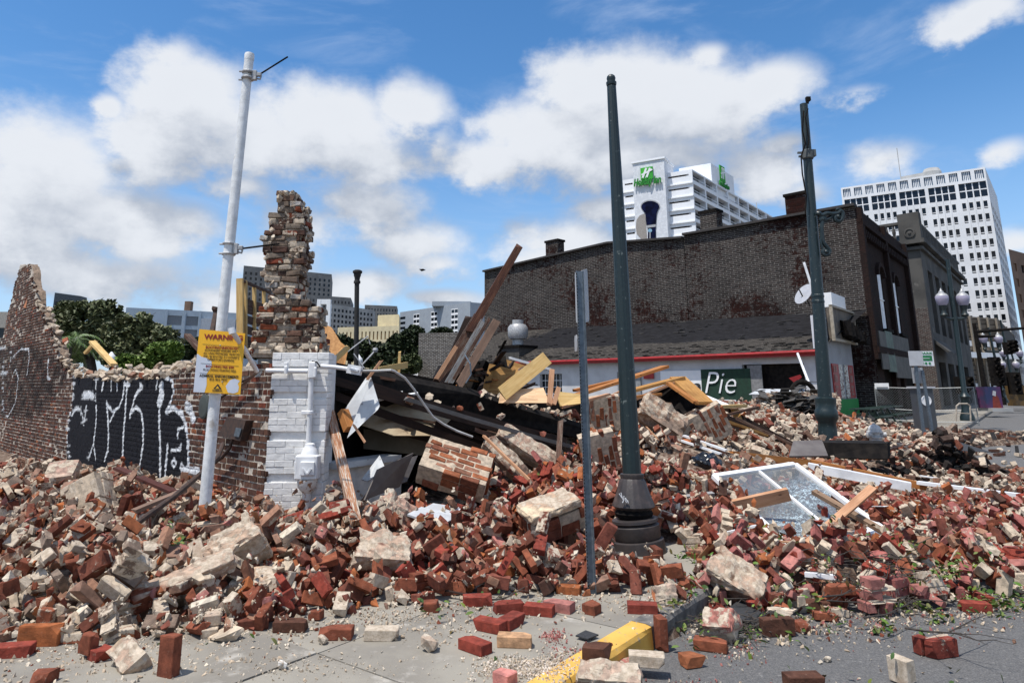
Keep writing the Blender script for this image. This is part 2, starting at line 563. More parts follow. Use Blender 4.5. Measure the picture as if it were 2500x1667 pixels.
 def build(s, name, m, parent=None, smooth=False, bevel=0, col=None, weld=False, fixn=True):
  me = bpy.data.meshes.new(name)
  if parent is not None:
   org = WP[parent.name]
  else:
   vs = s.v
   org = Vector((sum(p.x for p in vs) / len(vs), sum(p.y for p in vs) / len(vs), min(p.z for p in vs)))
  me.from_pydata([p - org for p in s.v], [], s.f)
  uvl = me.uv_layers.new(name='uv')
  dat = uvl.data
  vv = s.v
  for pi, poly in enumerate(me.polygons):
   if pi in s.uv and len(s.uv[pi]) == poly.loop_total:
    for k, li in enumerate(poly.loop_indices):
     dat[li].uv = s.uv[pi][k]
   else:
    n = poly.normal
    if abs(n.z) > .75:
     for li in poly.loop_indices:
      p = vv[me.loops[li].vertex_index]
      dat[li].uv = (p.x, p.y)
    else:
     tx, ty = -n.y, n.x
     q = math.hypot(tx, ty) or 1
     tx, ty = tx / q, ty / q
     for li in poly.loop_indices:
      p = vv[me.loops[li].vertex_index]
      dat[li].uv = (p.x * tx + p.y * ty, p.z)
  if len(s.c):
   ca = me.color_attributes.new('col', 'FLOAT_COLOR', 'POINT')
   ca.data.foreach_set('color', np.array(s.c, dtype=np.float32).ravel())
  elif col is not None:
   ca = me.color_attributes.new('col', 'FLOAT_COLOR', 'POINT')
   ca.data.foreach_set('color', np.tile(np.array(col, dtype=np.float32), len(me.vertices)))
  if fixn:
   bm = bmesh.new()
   bm.from_mesh(me)
   if weld:
    bmesh.ops.remove_doubles(bm, verts=bm.verts, dist=1e-4)
   bmesh.ops.recalc_face_normals(bm, faces=bm.faces)
   bm.to_mesh(me)
   bm.free()
  if smooth:
   me.shade_smooth()
   try:
    me.set_sharp_from_angle(angle=math.radians(38))
   except Exception:
    pass
  me.materials.append(m)
  o = bpy.data.objects.new(name, me)
  COL.objects.link(o)
  if parent is not None:
   o.parent = parent
  else:
   o.location = org
  if bevel:
   b = o.modifiers.new('bevel', 'BEVEL')
   b.width = bevel
   b.segments = 1
   b.limit_method = 'ANGLE'
  return reg(o, org)
def one(name, mb, m, label, cat, group=None, **kw):
 return tag(mb.build(name, m, **kw), label, cat, group)
def text_mb(txt, org, du, dv, width=None, height=None, th=.004, shear=0, bold=0):
 """text laid on the plane org + x*du + y*dv; fitted to width and/or height"""
 cu = bpy.data.curves.new('text', 'FONT')
 cu.body = txt
 cu.size = 1
 cu.shear = shear
 cu.offset = bold
 cu.extrude = .5
 cu.resolution_u = 3
 ob = bpy.data.objects.new('text', cu)
 COL.objects.link(ob)
 dg = bpy.context.evaluated_depsgraph_get()
 me = bpy.data.meshes.new_from_object(ob.evaluated_get(dg))
 bpy.data.objects.remove(ob)
 co = np.empty(len(me.vertices) * 3)
 me.vertices.foreach_get('co', co)
 co = co.reshape(-1, 3)
 mn, mx = co.min(0), co.max(0)
 sx = width / (mx[0] - mn[0]) if width else None
 sy = height / (mx[1] - mn[1]) if height else sx
 sx = sx or sy
 du, dv = Vector(du).normalized(), Vector(dv).normalized()
 n = du.cross(dv).normalized()
 org = Vector(org)
 mb = MB()
 vs = [org + du * ((c[0] - mn[0]) * sx) + dv * ((c[1] - mn[1]) * sy) + n * ((c[2] + .5) * th) for c in co]
 mb.add(vs, [tuple(p.vertices) for p in me.polygons])
 bpy.data.meshes.remove(me)
 return mb
def facade(mb, A, B, z0, z1, ops, inset=.3):
 """wall A->B (A on the left seen from outside) with recessed openings; returns placer(s, z, d)"""
 A, B = Vector((A[0], A[1], 0)), Vector((B[0], B[1], 0))
 L = (B - A).length
 e = (B - A) / L
 n = Vector((e.y, -e.x, 0))
 def P(s, z, d=0):
  return A + e * s + Vector((0, 0, z)) - n * d
 xs = sorted(set([0, L] + [round(o[0], 4) for o in ops] + [round(o[1], 4) for o in ops]))
 zs = sorted(set([z0, z1] + [round(o[2], 4) for o in ops] + [round(o[3], 4) for o in ops]))
 hole = set()
 for o in ops:
  for i in range(len(xs) - 1):
   if xs[i] >= o[0] - 1e-3 and xs[i + 1] <= o[1] + 1e-3:
    for j in range(len(zs) - 1):
     if zs[j] >= o[2] - 1e-3 and zs[j + 1] <= o[3] + 1e-3:
      hole.add((i, j))
 for j in range(len(zs) - 1):
  i = 0
  while i < len(xs) - 1:
   if (i, j) in hole:
    i += 1
    continue
   k = i
   while k < len(xs) - 1 and (k, j) not in hole:
    k += 1
   mb.quad(P(xs[i], zs[j]), P(xs[k], zs[j]), P(xs[k], zs[j + 1]), P(xs[i], zs[j + 1]))
   i = k
 for (a, b, c, d) in ops:
  mb.quad(P(a, c), P(b, c), P(b, c, inset), P(a, c, inset))
  mb.quad(P(a, d, inset), P(b, d, inset), P(b, d), P(a, d))
  mb.quad(P(a, c), P(a, c, inset), P(a, d, inset), P(a, d))
  mb.quad(P(b, c, inset), P(b, c), P(b, d), P(b, d, inset))
 return P
def pane(P, o, inset, m, parent, name='window_pane', bars=None, barm=None, th=.05, barw=.08):
 a, b, c, d = o
 w = MB()
 w.add([P(a, c, inset - th), P(b, c, inset - th), P(b, d, inset - th), P(a, d, inset - th),
           P(a, c, inset), P(b, c, inset), P(b, d, inset), P(a, d, inset)],
          [(0, 1, 2, 3), (5, 4, 7, 6), (1, 5, 6, 2), (4, 0, 3, 7), (3, 2, 6, 7), (4, 5, 1, 0)])
 p = w.build(name, m, parent, fixn=False)
 if bars:
  q = MB()
  nx, nz, extra = bars
  hw = barw / 2
  for i in range(1, nx):
   s = a + (b - a) * i / nx
   q.add([P(s - hw, c, inset - th - .05), P(s + hw, c, inset - th - .05), P(s + hw, d, inset - th - .05), P(s - hw, d, inset - th - .05)], [(0, 1, 2, 3)])
  for z in ([c + (d - c) * i / nz for i in range(1, nz)] + [c + (d - c) * t for t in extra]):
   q.add([P(a, z - hw, inset - th - .06), P(b, z - hw, inset - th - .06), P(b, z + hw, inset - th - .06), P(a, z + hw, inset - th - .06),
                   P(a, z - hw, inset - th), P(b, z - hw, inset - th), P(b, z + hw, inset - th), P(a, z + hw, inset - th)],
                  [(0, 1, 2, 3), (3, 2, 6, 7), (4, 5, 1, 0)])
  if q.v:
   q.build('glazing_bar', barm, p, fixn=False)
 return p
# ================================================================== the setting
KP, KD = Vector((.385, 4.12, 0)), Vector((.607, .795, 0)).normalized()      # kerb line
KN = Vector((-KD.y, KD.x, 0))                                               # towards the buildings
E1 = Vector((-.695, .719, 0)).normalized()                                  # along the graffiti wall
E2 = Vector((.645, .764, 0)).normalized()                                   # along the street fronts
N1 = Vector((-.719, -.695, 0)).normalized()
def kl(s, n, z=0):
 return KP + KD * s + KN * n + Vector((0, 0, z))
M_ASPH = mat('asphalt', (.155, .15, .145), (.085, .083, .082), scale=90, rough=.9, bump=.8, bscale=130, contrast=(.35, .62), c3=(.24, .23, .215), s3=45, r3=(.58, .68), detail=8)
M_GROUND = mat('far ground', (.16, .15, .13), (.11, .10, .085), scale=.2, rough=.95, bump=0)
M_CONCS = mat('sidewalk concrete', (.285, .26, .215), (.205, .185, .155), scale=1.3, rough=.9, bump=.35, bscale=120, c3=(.40, .37, .32), s3=2.6, r3=(.55, .70), detail=10, contrast=(.38, .60))
M_KERB = mat('kerb granite', (.19, .175, .16), (.09, .085, .08), scale=14, rough=.85, bump=.9, bscale=30)
M_KERBY = mat('yellow kerb paint', (.70, .42, .085), (.60, .34, .06), scale=5, rough=.6, bump=.3, c3=(.33, .27, .19), s3=13, r3=(.58, .66))
mb = MB()
mb.quad((-3000, -3000, -.16), (3000, -3000, -.16), (3000, 3000, -.16), (-3000, 3000, -.16))
tag(mb.build('ground', M_GROUND), kind='structure')
mb = MB()
mb.quad(kl(-40, .0, -.145), kl(-40, -60, -.145), kl(140, -60, -.145), kl(140, .0, -.145))
tag(mb.build('road', M_ASPH), kind='structure')
mb = MB()
mb.prism([kl(-30, .15)[:2], kl(-30, 14)[:2], kl(120, 14)[:2], kl(120, .15)[:2]], -.15, -.012)
sw = tag(mb.build('sidewalk', M_CONCS), kind='structure')
S_ = 1.5
off_s = (Vector((-1.05, 4.56, 0)) - KP).dot(KD)
off_n = (Vector((-1.05, 4.56, 0)) - KP).dot(KN)
sl_me = None
for i in range(-4, 22):
 for j in range(-2, 4):
  s0, n0 = off_s + i * S_, off_n + j * S_
  s1, n1 = s0 + S_ - .012, n0 + S_ - .012
  n0 = max(n0, .157)
  if n1 <= n0 + .05:
   continue
  dz = R.uniform(-.003, .003)
  mb = MB()
  mb.prism([kl(s0, n0)[:2], kl(s0, n1)[:2], kl(s1, n1)[:2], kl(s1, n0)[:2]], -.011, .0 + dz)
  mb.build('paving_slab', M_CONCS, sw)
kerb = tag(thing('kerb', None, None), kind='structure')
for i in range(-6, 60):
 s0 = -3.1 + (i + 6) * 1.05 - 1.0
 s1 = s0 + 1.044
 mb = MB()
 prof = [(0.0, -.15), (0.0, -.03), (.012, -.004), (.05, .004), (.152, .004), (.152, -.15)]
 n = 14
 for k in range(n):
  a, b = s0 + (s1 - s0) * k / n, s0 + (s1 - s0) * (k + 1) / n
  for q in range(len(prof) - 1):
   def pp(s, qq):
    wob = .012 * mnoise.noise(Vector((s * 4, qq * 2, 0))) if qq < 3 else 0
    return kl(s, prof[qq][0] + wob, prof[qq][1] + wob * .4)
   mb.quad(pp(a, q + 1), pp(b, q + 1), pp(b, q), pp(a, q))
 mb.build('kerb_stone', M_KERBY if (-1.9 < s0 + .5 < 1.35) else M_KERB, kerb)
# ================================================================== far buildings
def prism_building(name, label, cat, L, C, Rr, ztop, m, roofm=None, parapet=.0):
 """box with the roof corners L, C, R as seen; returns the thing and its corner list"""
 L, C, Rr = [Vector((p[0], p[1], 0)) for p in (L, C, Rr)]
 D = L + Rr - C
 base = (L + C + Rr + D) / 4
 t = thing(name, label, cat, base)
 mb = MB()
 mb.prism([L[:2], C[:2], Rr[:2], D[:2]], ztop - .3, ztop)
 mb.build('roof', roofm or m, t)
 mb = MB()
 for a, b in ((Rr, D), (D, L)):
  mb.quad((a.x, a.y, -.1), (b.x, b.y, -.1), (b.x, b.y, ztop - .3), (a.x, a.y, ztop - .3))
 mb.build('rear_wall', m, t)
 return t, L, C, Rr, D
def grid_ops(W, n, frac, wfrac, rows, h, s0=0.0, s1=None):
 s1 = W if s1 is None else s1
 bw = (s1 - s0) / n
 return [(s0 + (i + f) * bw - wfrac * bw / 2, s0 + (i + f) * bw + wfrac * bw / 2, z, z + h) for z in rows for i in range(n) for f in frac]
# ---- white office tower
M_TW = mat('tower white', (.74, .75, .76), (.66, .67, .68), scale=.15, rough=.7, bump=0)
Yt = 190
C = at(2262, 384, Yt)
zt = C.z
L = onz(1931, 432, zt)
Rr = onz(2290, 452, zt)
t, L, C, Rr, D = prism_building('office_tower', 'tall white office tower with rows of small dark windows behind the stone building', 'building', L, C, Rr, zt, M_TW)
W = (C - L).length
zz = lambda v: at(0, v, Yt)[2]
zf = lambda zy: zz((380 + zy / 3.92) / K)
ops = []
tops = []
nb = 12
for i in range(nb):
 tops.append((W * i / nb + .5, W * (i + 1) / nb - .5, zf(212), zf(128)))
big = [(W * i / 5 + W / 5 * .08, W * (i + 1) / 5 - W / 5 * .04, zf(382), zf(238)) for i in range(5)]
rows = [zf(498 + k * 121.5) for k in range(-0, 14)]
bw = W / 5
small = [(i * bw + f * bw - .062 * bw, i * bw + f * bw + .062 * bw, z, z + (zf(425) - zf(498))) for k, z in enumerate(rows) for i in range(5) for f in (.17, .395, .62, .845)]
mb = MB()
P = facade(mb, L, C, 0, zt - .3, tops + big + small, .55)
Lr = (Rr - C).length
sops = [(Lr * (i + .2) / 6, Lr * (i + .8) / 6, z, z + 2.2) for i in range(6) for z in rows]
P2 = facade(mb, C, Rr, 0, zt - .3, sops, .5)
# ribs between the window columns
for i in range(5):
 for f in (.28, .507, .733):
  s = i * bw + f * bw
  mb.add([P(s - .12, 0), P(s + .12, 0), P(s + .12, rows[0] + 4), P(s - .12, rows[0] + 4), P(s - .12, 0, -.18), P(s + .12, 0, -.18), P(s + .12, rows[0] + 4, -.18), P(s - .12, rows[0] + 4, -.18)],
               [(4, 5, 6, 7), (0, 4, 7, 3), (5, 1, 2, 6), (3, 7, 6, 2)])
mb.build('front_wall', M_TW, t, fixn=False)
vis = [o for o in small if P(o[0], o[2]).length > 0]
for o in vis:
 pane(P, o, .5, M_DGLASS, t, 'window_pane', (1, 1, (.22,)), M_TW, barw=.22)
for o in big:
 pane(P, o, .5, glass_mat('tower dark window', (.008, .012, .02)), t, 'window_band', (4, 2, ()), M_WHITEP, barw=.28)
for o in tops:
 pane(P, o, .5, glass_mat('top floor glass', (.05, .10, .16), .1), t, 'top_window', (5, 1, ()), M_WHITEP, barw=.22)
mb = MB()
for o in sops:
 mb.add([P2(o[0], o[2], .45), P2(o[1], o[2], .45), P2(o[1], o[3], .45), P2(o[0], o[3], .45)], [(0, 1, 2, 3)])
tag(mb.build('side_windows', M_DGLASS, t, fixn=False), kind='stuff')
mb = MB()
a = L.lerp(C, .42)
b = L.lerp(C, .64)
inn = (D - L).normalized()
p0 = a + inn * 6
mb.beam((p0.x, p0.y, zt + 1.0), (b.x + inn.x * 6, b.y + inn.y * 6, zt + 1.4), 3, 2.0)
mb.lathe((b.x + inn.x * 6, b.y + inn.y * 6, zt), [(2.4, 0), (2.6, 2.2), (2.0, 3.4), (.2, 3.6)], 14)
mb.build('roof_plant', M_CONC, t)
mb = MB()
mb.tube([(p0.x, p0.y, zt), (p0.x, p0.y, zt + 12)], .12, 5)
mb.build('antenna', M_CONC, t)
# pale annex wall with a brown edge to the right of the tower
def simple_block(name, label, L, C, Rr, m, winm=None, wl=None, wr=None, inset=.4, roofm=None, zt=None):
 """wl/wr: opening lists builders taking (width, ztop)"""
 t, L, C, Rr, D = prism_building(name, label, 'building', L, C, Rr, zt, m, roofm)
 mb = MB()
 ol = wl((C - L).length, zt) if wl else []
 orr = wr((Rr - C).length, zt) if wr else []
 PL = facade(mb, L, C, 0, zt - .3, ol, inset)
 PR = facade(mb, C, Rr, 0, zt - .3, orr, inset)
 mb.build('wall', m, t, fixn=False)
 for o in ol:
  pane(PL, o, inset, winm or M_DGLASS, t, 'window_pane')
 for o in orr:
  pane(PR, o, inset, winm or M_DGLASS, t, 'window_pane')
 return t, PL, PR, L, C, Rr
def top3(Yc, c, l, r):
 C_ = at(c[0], c[1], Yc)
 return onz(l[0], l[1], C_.z), C_, onz(r[0], r[1], C_.z), C_.z
L, C, Rr, z = top3(240, (2302, 538), (2279, 520), (2318, 620))
simple_block('office_block', 'narrow pale grey block with a dark rear edge standing right of the white tower', L, C, Rr, mat('block pale', (.55, .54, .51), (.44, .43, .41), scale=.3, bump=0), zt=z)
M_BRB = mat('brown block', (.16, .095, .06), (.12, .07, .045), scale=.3, bump=0)
L, C, Rr, z = top3(170, (2420, 600), (2316, 572), (2520, 640))
simple_block('brown_building', 'brown brick building at the right edge of the photograph', L, C, Rr, M_BRB, M_DGLASS,
             wl=lambda W, zt: grid_ops(W, 6, (.5,), .42, [zt - 5 - 3.6 * k for k in range(8)], 1.9), zt=z)
# ---- parking garage of dark slats, low white hall in front of the tower
M_SLAT = mat('garage slat', (.21, .17, .13), (.15, .12, .09), scale=.8, bump=0)
L, C, Rr, z = top3(120, (2292, 732), (2168, 722), (2330, 770))
tg, L, C, Rr, D = prism_building('parking_garage', 'brown slatted parking garage behind the street lamps', 'building', L, C, Rr, z, M_SLAT)
mb = MB()
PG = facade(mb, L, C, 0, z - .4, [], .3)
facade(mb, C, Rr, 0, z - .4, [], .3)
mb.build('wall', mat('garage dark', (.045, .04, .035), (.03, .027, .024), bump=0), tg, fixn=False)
Wg = (C - L).length
k = 0
zz_ = z - .5
while zz_ > 1:
 mb = MB()
 if int(k) % 9 != 5:
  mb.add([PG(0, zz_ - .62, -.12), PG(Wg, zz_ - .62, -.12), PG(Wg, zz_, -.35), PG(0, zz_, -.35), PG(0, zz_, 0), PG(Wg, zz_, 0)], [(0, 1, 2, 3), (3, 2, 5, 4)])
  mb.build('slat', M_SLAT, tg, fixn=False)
 else:
  for q in range(9):
   a0 = Wg * (q + .1) / 9
   mb = MB()
   mb.add([PG(a0, zz_ - .62, -.3), PG(a0 + Wg / 9 * .55, zz_ - .62, -.3), PG(a0 + Wg / 9 * .55, zz_ + .3, -.3), PG(a0, zz_ + .3, -.3)], [(0, 1, 2, 3)])
   mb.build('white_panel', M_WHITEP, tg, fixn=False)
 zz_ -= .78
 k += 1
for q in range(6):
 a0 = Wg * (q + .4) / 6
 mb = MB()
 mb.box(PG(a0, z / 2, -.5), (.28, .28, z), Matrix.Rotation(math.atan2((C - L).y, (C - L).x), 3, 'Z'))
 mb.build('post', mat('garage post', (.26, .22, .17), bump=0), tg)
mb = MB()
mb.beam(PG(0, z * .52, -1), PG(Wg * 1.5, z * .52, -1), .9, .9)
mb.build('canopy_band', M_WHITEP, tg)
# ---- hotel with balconies
M_HW = mat('hotel white', (.82, .83, .85), (.76, .78, .80), scale=.3, rough=.8, bump=.1, bscale=2)
Yh = 160
def hz(x, y):          # the close-up of the hotel, to view pixels
 return ((1480 + x / 4.9) / K, (370 + y / 4.9) / K)
c = hz(1025, 212)
C = at(c[0], c[1], Yh)
zt = C.z
l, r = hz(195, 345), hz(2010, 792)
L, Rr = onz(l[0], l[1], zt), onz(r[0], r[1], zt)
th, L, C, Rr, D = prism_building('hotel', 'white hotel with green signs, clarinet mural and rows of balconies', 'building', L, C, Rr, zt, M_HW)
W = (C - L).length
Lr = (Rr - C).length
zq = lambda y: at(0, (370 + y / 4.9) / K, Yh)[2]
fl = [zq(212 + 153.5 * k) for k in range(1, 12)]
hf = fl[0] - fl[1]
mb = MB()
ops = []
for z_ in [zt] + fl:
 ops.append((W * .80, W * .955, z_ - 1.35, z_ - .95))
PL = facade(mb, L, C, 0, zt - .3, [(W * .66, W * .95, z_ - 1.5, z_ - 1.05) for z_ in [zt] + fl if z_ > 3] + [(W * .03, W * .15, z_ - 1.5, z_ - 1.05) for z_ in [zt] + fl if z_ > 3], .35)
bays = 8
bops = [(Lr * i / bays + .35, Lr * (i + 1) / bays - .35, z_ + .25, z_ + hf - .35) for i in range(bays) for z_ in fl if z_ > 1]
PR = facade(mb, C, Rr, 0, zt - .3, bops, 1.6)
mb.build('wall', M_HW, th, fixn=False)
for z_ in fl:
 if z_ < 2:
  continue
 mb = MB()
 for d_, h_ in ((.35, .28),):
  mb.add([PL(0, z_ - h_, -d_), PL(W, z_ - h_, -d_), PL(W, z_, -d_), PL(0, z_, -d_), PL(0, z_, 0), PL(W, z_, 0), PL(0, z_ - h_, 0), PL(W, z_ - h_, 0)],
               [(0, 1, 2, 3), (3, 2, 5, 4), (6, 7, 1, 0)])
 mb.build('ledge', M_HW, th, fixn=False)
for o in bops:
 pane(PR, o, 1.55, mat('balcony recess', (.03, .035, .04), (.06, .065, .07), scale=.4, bump=0), th, 'balcony_window')
for o in bops[:]:
 a, b, c0, d0_ = o
 mb = MB()
 n = 9
 for i in range(n + 1):
  s = a + (b - a) * i / n
  mb.add([PR(s - .05, c0, .05), PR(s + .05, c0, .05), PR(s + .05, c0 + 1.05, .05), PR(s - .05, c0 + 1.05, .05)], [(0, 1, 2, 3)])
 mb.add([PR(a, c0 + 1.0, .04), PR(b, c0 + 1.0, .04), PR(b, c0 + 1.12, .04), PR(a, c0 + 1.12, .04), PR(a, c0 + 1.12, .14), PR(b, c0 + 1.12, .14)], [(0, 1, 2, 3), (3, 2, 5, 4)])
 mb.add([PR(a, c0 - .0, .03), PR(b, c0 - .0, .03), PR(b, c0 + .45, .03), PR(a, c0 + .45, .03)], [(0, 1, 2, 3)])
 mb.build('railing', M_WHITEP, th, fixn=False)
# sign tower in front of the end wall
nout = Vector(((C - L).y, -(C - L).x, 0)).normalized()
eL = (C - L).normalized()
def onface(x, y, off=0.):
 q = hz(x, y)
 return onpl(q[0], q[1], L + nout * off, nout)
a = onface(315, 150, 2.2)
b = onface(690, 95, 2.2)
ztw = a.z
mb = MB()
A_, B_ = Vector((a.x, a.y, 0)), Vector((b.x, b.y, 0))
A_ = L + nout * 2.2 + eL * (A_ - L).dot(eL)
B_ = L + nout * 2.2 + eL * (B_ - L).dot(eL)
back = nout * 8
mb.prism([A_[:2], B_[:2], (B_ - back)[:2], (A_ - back)[:2]], 0, ztw)
mb.build('sign_tower', mat('tower blockwork', (.68, .70, .73), (.60, .62, .65), scale=1.5, bump=0, contrast=(.45, .5)), th)
mb = MB()
mb.prism([(A_ + (-eL + nout) * .3)[:2], (B_ + (eL + nout) * .3)[:2], (B_ - back + eL * .3)[:2], (A_ - back - eL * .3)[:2]], ztw, ztw + .5)
mb.build('cap', M_HW, th)
# green square sign and words
def tq(x, y, off):
 return onface(x, y, off)
g1, g2 = tq(415, 345, 2.6), tq(560, 325, 2.6)
h_ = (tq(415, 200, 2.6) - g1).z
w_ = (g2 - g1).dot(eL)
mb = MB()
o_ = g1
mb.slab([o_, o_ + eL * w_, o_ + eL * w_ + Vector((0, 0, h_)), o_ + Vector((0, 0, h_))], nout, .3)
sg = mb.build('sign_square', mat('bright green', (.05, .42, .03), (.02, .27, .03), scale=.25, bump=0), th)
o2 = o_ + nout * .06
mb = MB()
for (x0, y0, x1, y1) in ((.14, .12, .50, .93), (.46, .10, .80, .88)):
 mb.beam(o2 + eL * (w_ * x0) + Vector((0, 0, h_ * y0)), o2 + eL * (w_ * x1) + Vector((0, 0, h_ * y1)), .5, .12, up=nout)
mb.beam(o2 + eL * (w_ * .08) + Vector((0, 0, h_ * .42)), o2 + eL * (w_ * .98) + Vector((0, 0, h_ * .74)), .42, .14, up=nout)
mb.build('letter_h', M_WHITEP, sg)
wv = tq(335, 450, 2.6)
ww = (tq(662, 400, 2.6) - wv).dot(eL)
tm = text_mb('Holiday Inn', wv, eL, (0, 0, 1), width=ww, height=2.5, th=.35, shear=.25, bold=.03)
tm.build('sign_lettering', mat('letter green', (.02, .26, .03), bump=0), th)
# clarinet mural, built as shallow relief
def poly_relief(pts, name, m, d0_, th_=.12, parent=th):
 mb = MB()
 ps = [tq(x, y, d0_) for x, y in pts]
 mb.slab(ps, nout, th_)
 return mb.build(name, m, parent)
def ell(cx, cy, rx, ry, n=20, a0=0, a1=360):
 return [(cx + rx * math.cos(math.radians(a0 + (a1 - a0) * k / n)), cy + ry * math.sin(math.radians(a0 + (a1 - a0) * k / n))) for k in range(n + (a1 - a0 < 360))][::-1]
M_NAVY = mat('navy paint', (.008, .012, .045), (.004, .005, .015), scale=.6, bump=0, rough=.95, spec=.05)
poly_relief([(415, 1200), (412, 1040), (365, 985), (355, 900), (362, 820), (400, 765), (460, 740), (470, 800), (500, 1200)], 'mural_shadow', mat('mural grey', (.34, .31, .28), bump=0), 2.26)
poly_relief(ell(527, 655, 118, 78), 'clarinet_rim', M_STEELW, 2.30)
poly_relief(ell(527, 662, 108, 70), 'clarinet_bell', M_NAVY, 2.36)
poly_relief([(496, 1200), (500, 930), (480, 880), (466, 740), (430, 690), (620, 690), (603, 740), (592, 880), (590, 930), (598, 1200)], 'clarinet_body', M_NAVY, 2.42)
poly_relief([(485, 915), (487, 885), (592, 870), (592, 900)], 'clarinet_ring', M_STEELW, 2.48)
poly_relief(ell(523, 945, 25, 22), 'clarinet_key', mat('key blue', (.25, .45, .6), bump=0), 2.5)
poly_relief([(516, 1200), (518, 960), (530, 960), (530, 1200)], 'clarinet_rod', M_STEELW, 2.5)
# roof penthouse with the second sign
pc = hz(1250, 140)
Pc = at(pc[0], pc[1], Yh + 12)
pl_, pr_ = hz(870, 205), hz(1520, 302)
PLc, PRc = onz(pl_[0], pl_[1], Pc.z), onz(pr_[0], pr_[1], Pc.z)
mb = MB()
Dp = PLc + PRc - Pc
mb.prism([PLc[:2], Pc[:2], PRc[:2], Dp[:2]], zt - 2, Pc.z)
mb.build('penthouse', M_HW, th)
ee = Vector(((PRc - Pc).x, (PRc - Pc).y, 0)).normalized()
nn = Vector((ee.y, -ee.x, 0))
q = hz(1372, 345)
o_ = onpl(q[0], q[1], Pc + nn * .25, nn)
mb = MB()
q2 = hz(1428, 365)
wq = (onpl(q2[0], q2[1], Pc + nn * .25, nn) - o_).dot(ee)
mb.slab([o_, o_ + ee * wq, o_ + ee * wq + Vector((0, 0, 4.4)), o_ + Vector((0, 0, 4.4))], nn, .3)
sg = mb.build('sign_square', MATS['bright green'], th)
mb = MB()
for x0 in (.2, .55):
 mb.beam(o_ + nn * .06 + ee * (wq * x0) + Vector((0, 0, .7)), o_ + nn * .06 + ee * (wq * (x0 + .25)) + Vector((0, 0, 3.9)), .5, .1, up=nn)
mb.beam(o_ + nn * .06 + ee * (wq * .1) + Vector((0, 0, 2)), o_ + nn * .06 + ee * (wq * .95) + Vector((0, 0, 2.9)), .4, .12, up=nn)
mb.build('letter_h', M_WHITEP, sg)
text_mb('Holiday Inn', o_ - ee * 1.6 - Vector((0, 0, 2.0)), ee, (0, 0, 1), width=wq + 3.5, height=1.7, th=.3, shear=.25, bold=.02).build('sign_lettering', MATS['letter green'], th)
mb = MB()
for k in range(7):
 s = .42 + .02 * k
 p = C.lerp(Rr, s) + (L - C).normalized() * (4 + (k % 3))
 mb.tube([(p.x, p.y, zt), (p.x, p.y, zt + R.uniform(1.5, 5))], .22, 5)
p = C.lerp(Rr, .9) + (L - C).normalized() * 3
mb.tube([(p.x, p.y, zt), (p.x, p.y, zt + 4)], .12, 5)
mb.tube([(p.x - 1.5, p.y, zt + 1.2), (p.x + 1.5, p.y, zt + 1.2)], .1, 5)
mb.build('antenna_cluster', M_CONC, th)
# ---- left background blocks
def rowsf(zt, n, first, pitch):
 return [zt - first - pitch * k for k in range(n)]
M_OLDT = mat('old grey stone', (.20, .195, .185), (.15, .145, .14), scale=.25, rough=.95, bump=0)
L, C, Rr, z = top3(480, (762, 630), (560, 610), (764, 650))
simple_block('old_tower', 'tall grey stone hospital tower behind the broken chimney stack', L, C, Rr, M_OLDT,
             wl=lambda W, zt: grid_ops(W, 18, (.5,), .42, rowsf(zt, 11, 5.8, 3.4), 1.9), zt=z)
L, C, Rr, z = top3(450, (806, 684), (700, 676), (812, 700))
simple_block('old_block', 'grey stone hospital wing stepping down right of its tower', L, C, Rr, M_OLDT,
             wl=lambda W, zt: grid_ops(W, 13, (.5,), .45, rowsf(zt, 8, 4.4, 3.3), 1.8), zt=z)
L, C, Rr, z = top3(430, (858, 712), (757, 698), (862, 720))
simple_block('stepped_block', 'pale stepped hospital block with banded upper floors left of the thin black lamp post', L, C, Rr, mat('pale stone', (.36, .35, .33), (.28, .27, .26), scale=.2, bump=0),
             wl=lambda W, zt: grid_ops(W, 12, (.5,), .55, rowsf(zt, 7, 4, 3.2), 1.7), zt=z)
L, C, Rr, z = top3(470, (912, 703), (838, 700), (914, 712))
simple_block('dark_block', 'low dark grey stone block right of the thin black lamp post', L, C, Rr, M_OLDT,
             wl=lambda W, zt: grid_ops(W, 11, (.5,), .4, rowsf(zt, 7, 4, 3.3), 1.8), zt=z)
M_CREAMB = mat('cream stucco', (.60, .52, .33), (.50, .43, .28), scale=.3, bump=0)
L, C, Rr, z = top3(330, (917, 748), (776, 752), (920, 760))
simple_block('cream_building', 'long cream building with narrow brown windows behind the trees', L, C, Rr, M_CREAMB, mat('brown shutters', (.22, .13, .05), bump=0),
             wl=lambda W, zt: grid_ops(W, 16, (.5,), .34, [zt - 6.4], 4.0), zt=z)
L, C, Rr, z = top3(342, (917, 722), (868, 724), (920, 735))
simple_block('cream_rooftop_block', 'small cream block standing up behind the long cream building', L, C, Rr, M_CREAMB, zt=z)
M_GB = mat('grey blue stucco', (.30, .335, .37), (.27, .30, .335), scale=.3, bump=0)
L, C, Rr, z = top3(400, (1080, 694), (919, 717), (1115, 697))
tb, PL, PR, L, C, Rr = simple_block('grey_apartment_building', 'grey blue flat roofed apartment block with white window strips left of the long brick wall', L, C, Rr, M_GB,
         wl=lambda W, zt: grid_ops(W, 1, (.045,), .085, rowsf(zt, 8, 5, 3.3), 1.7), zt=z)
W = (C - L).length
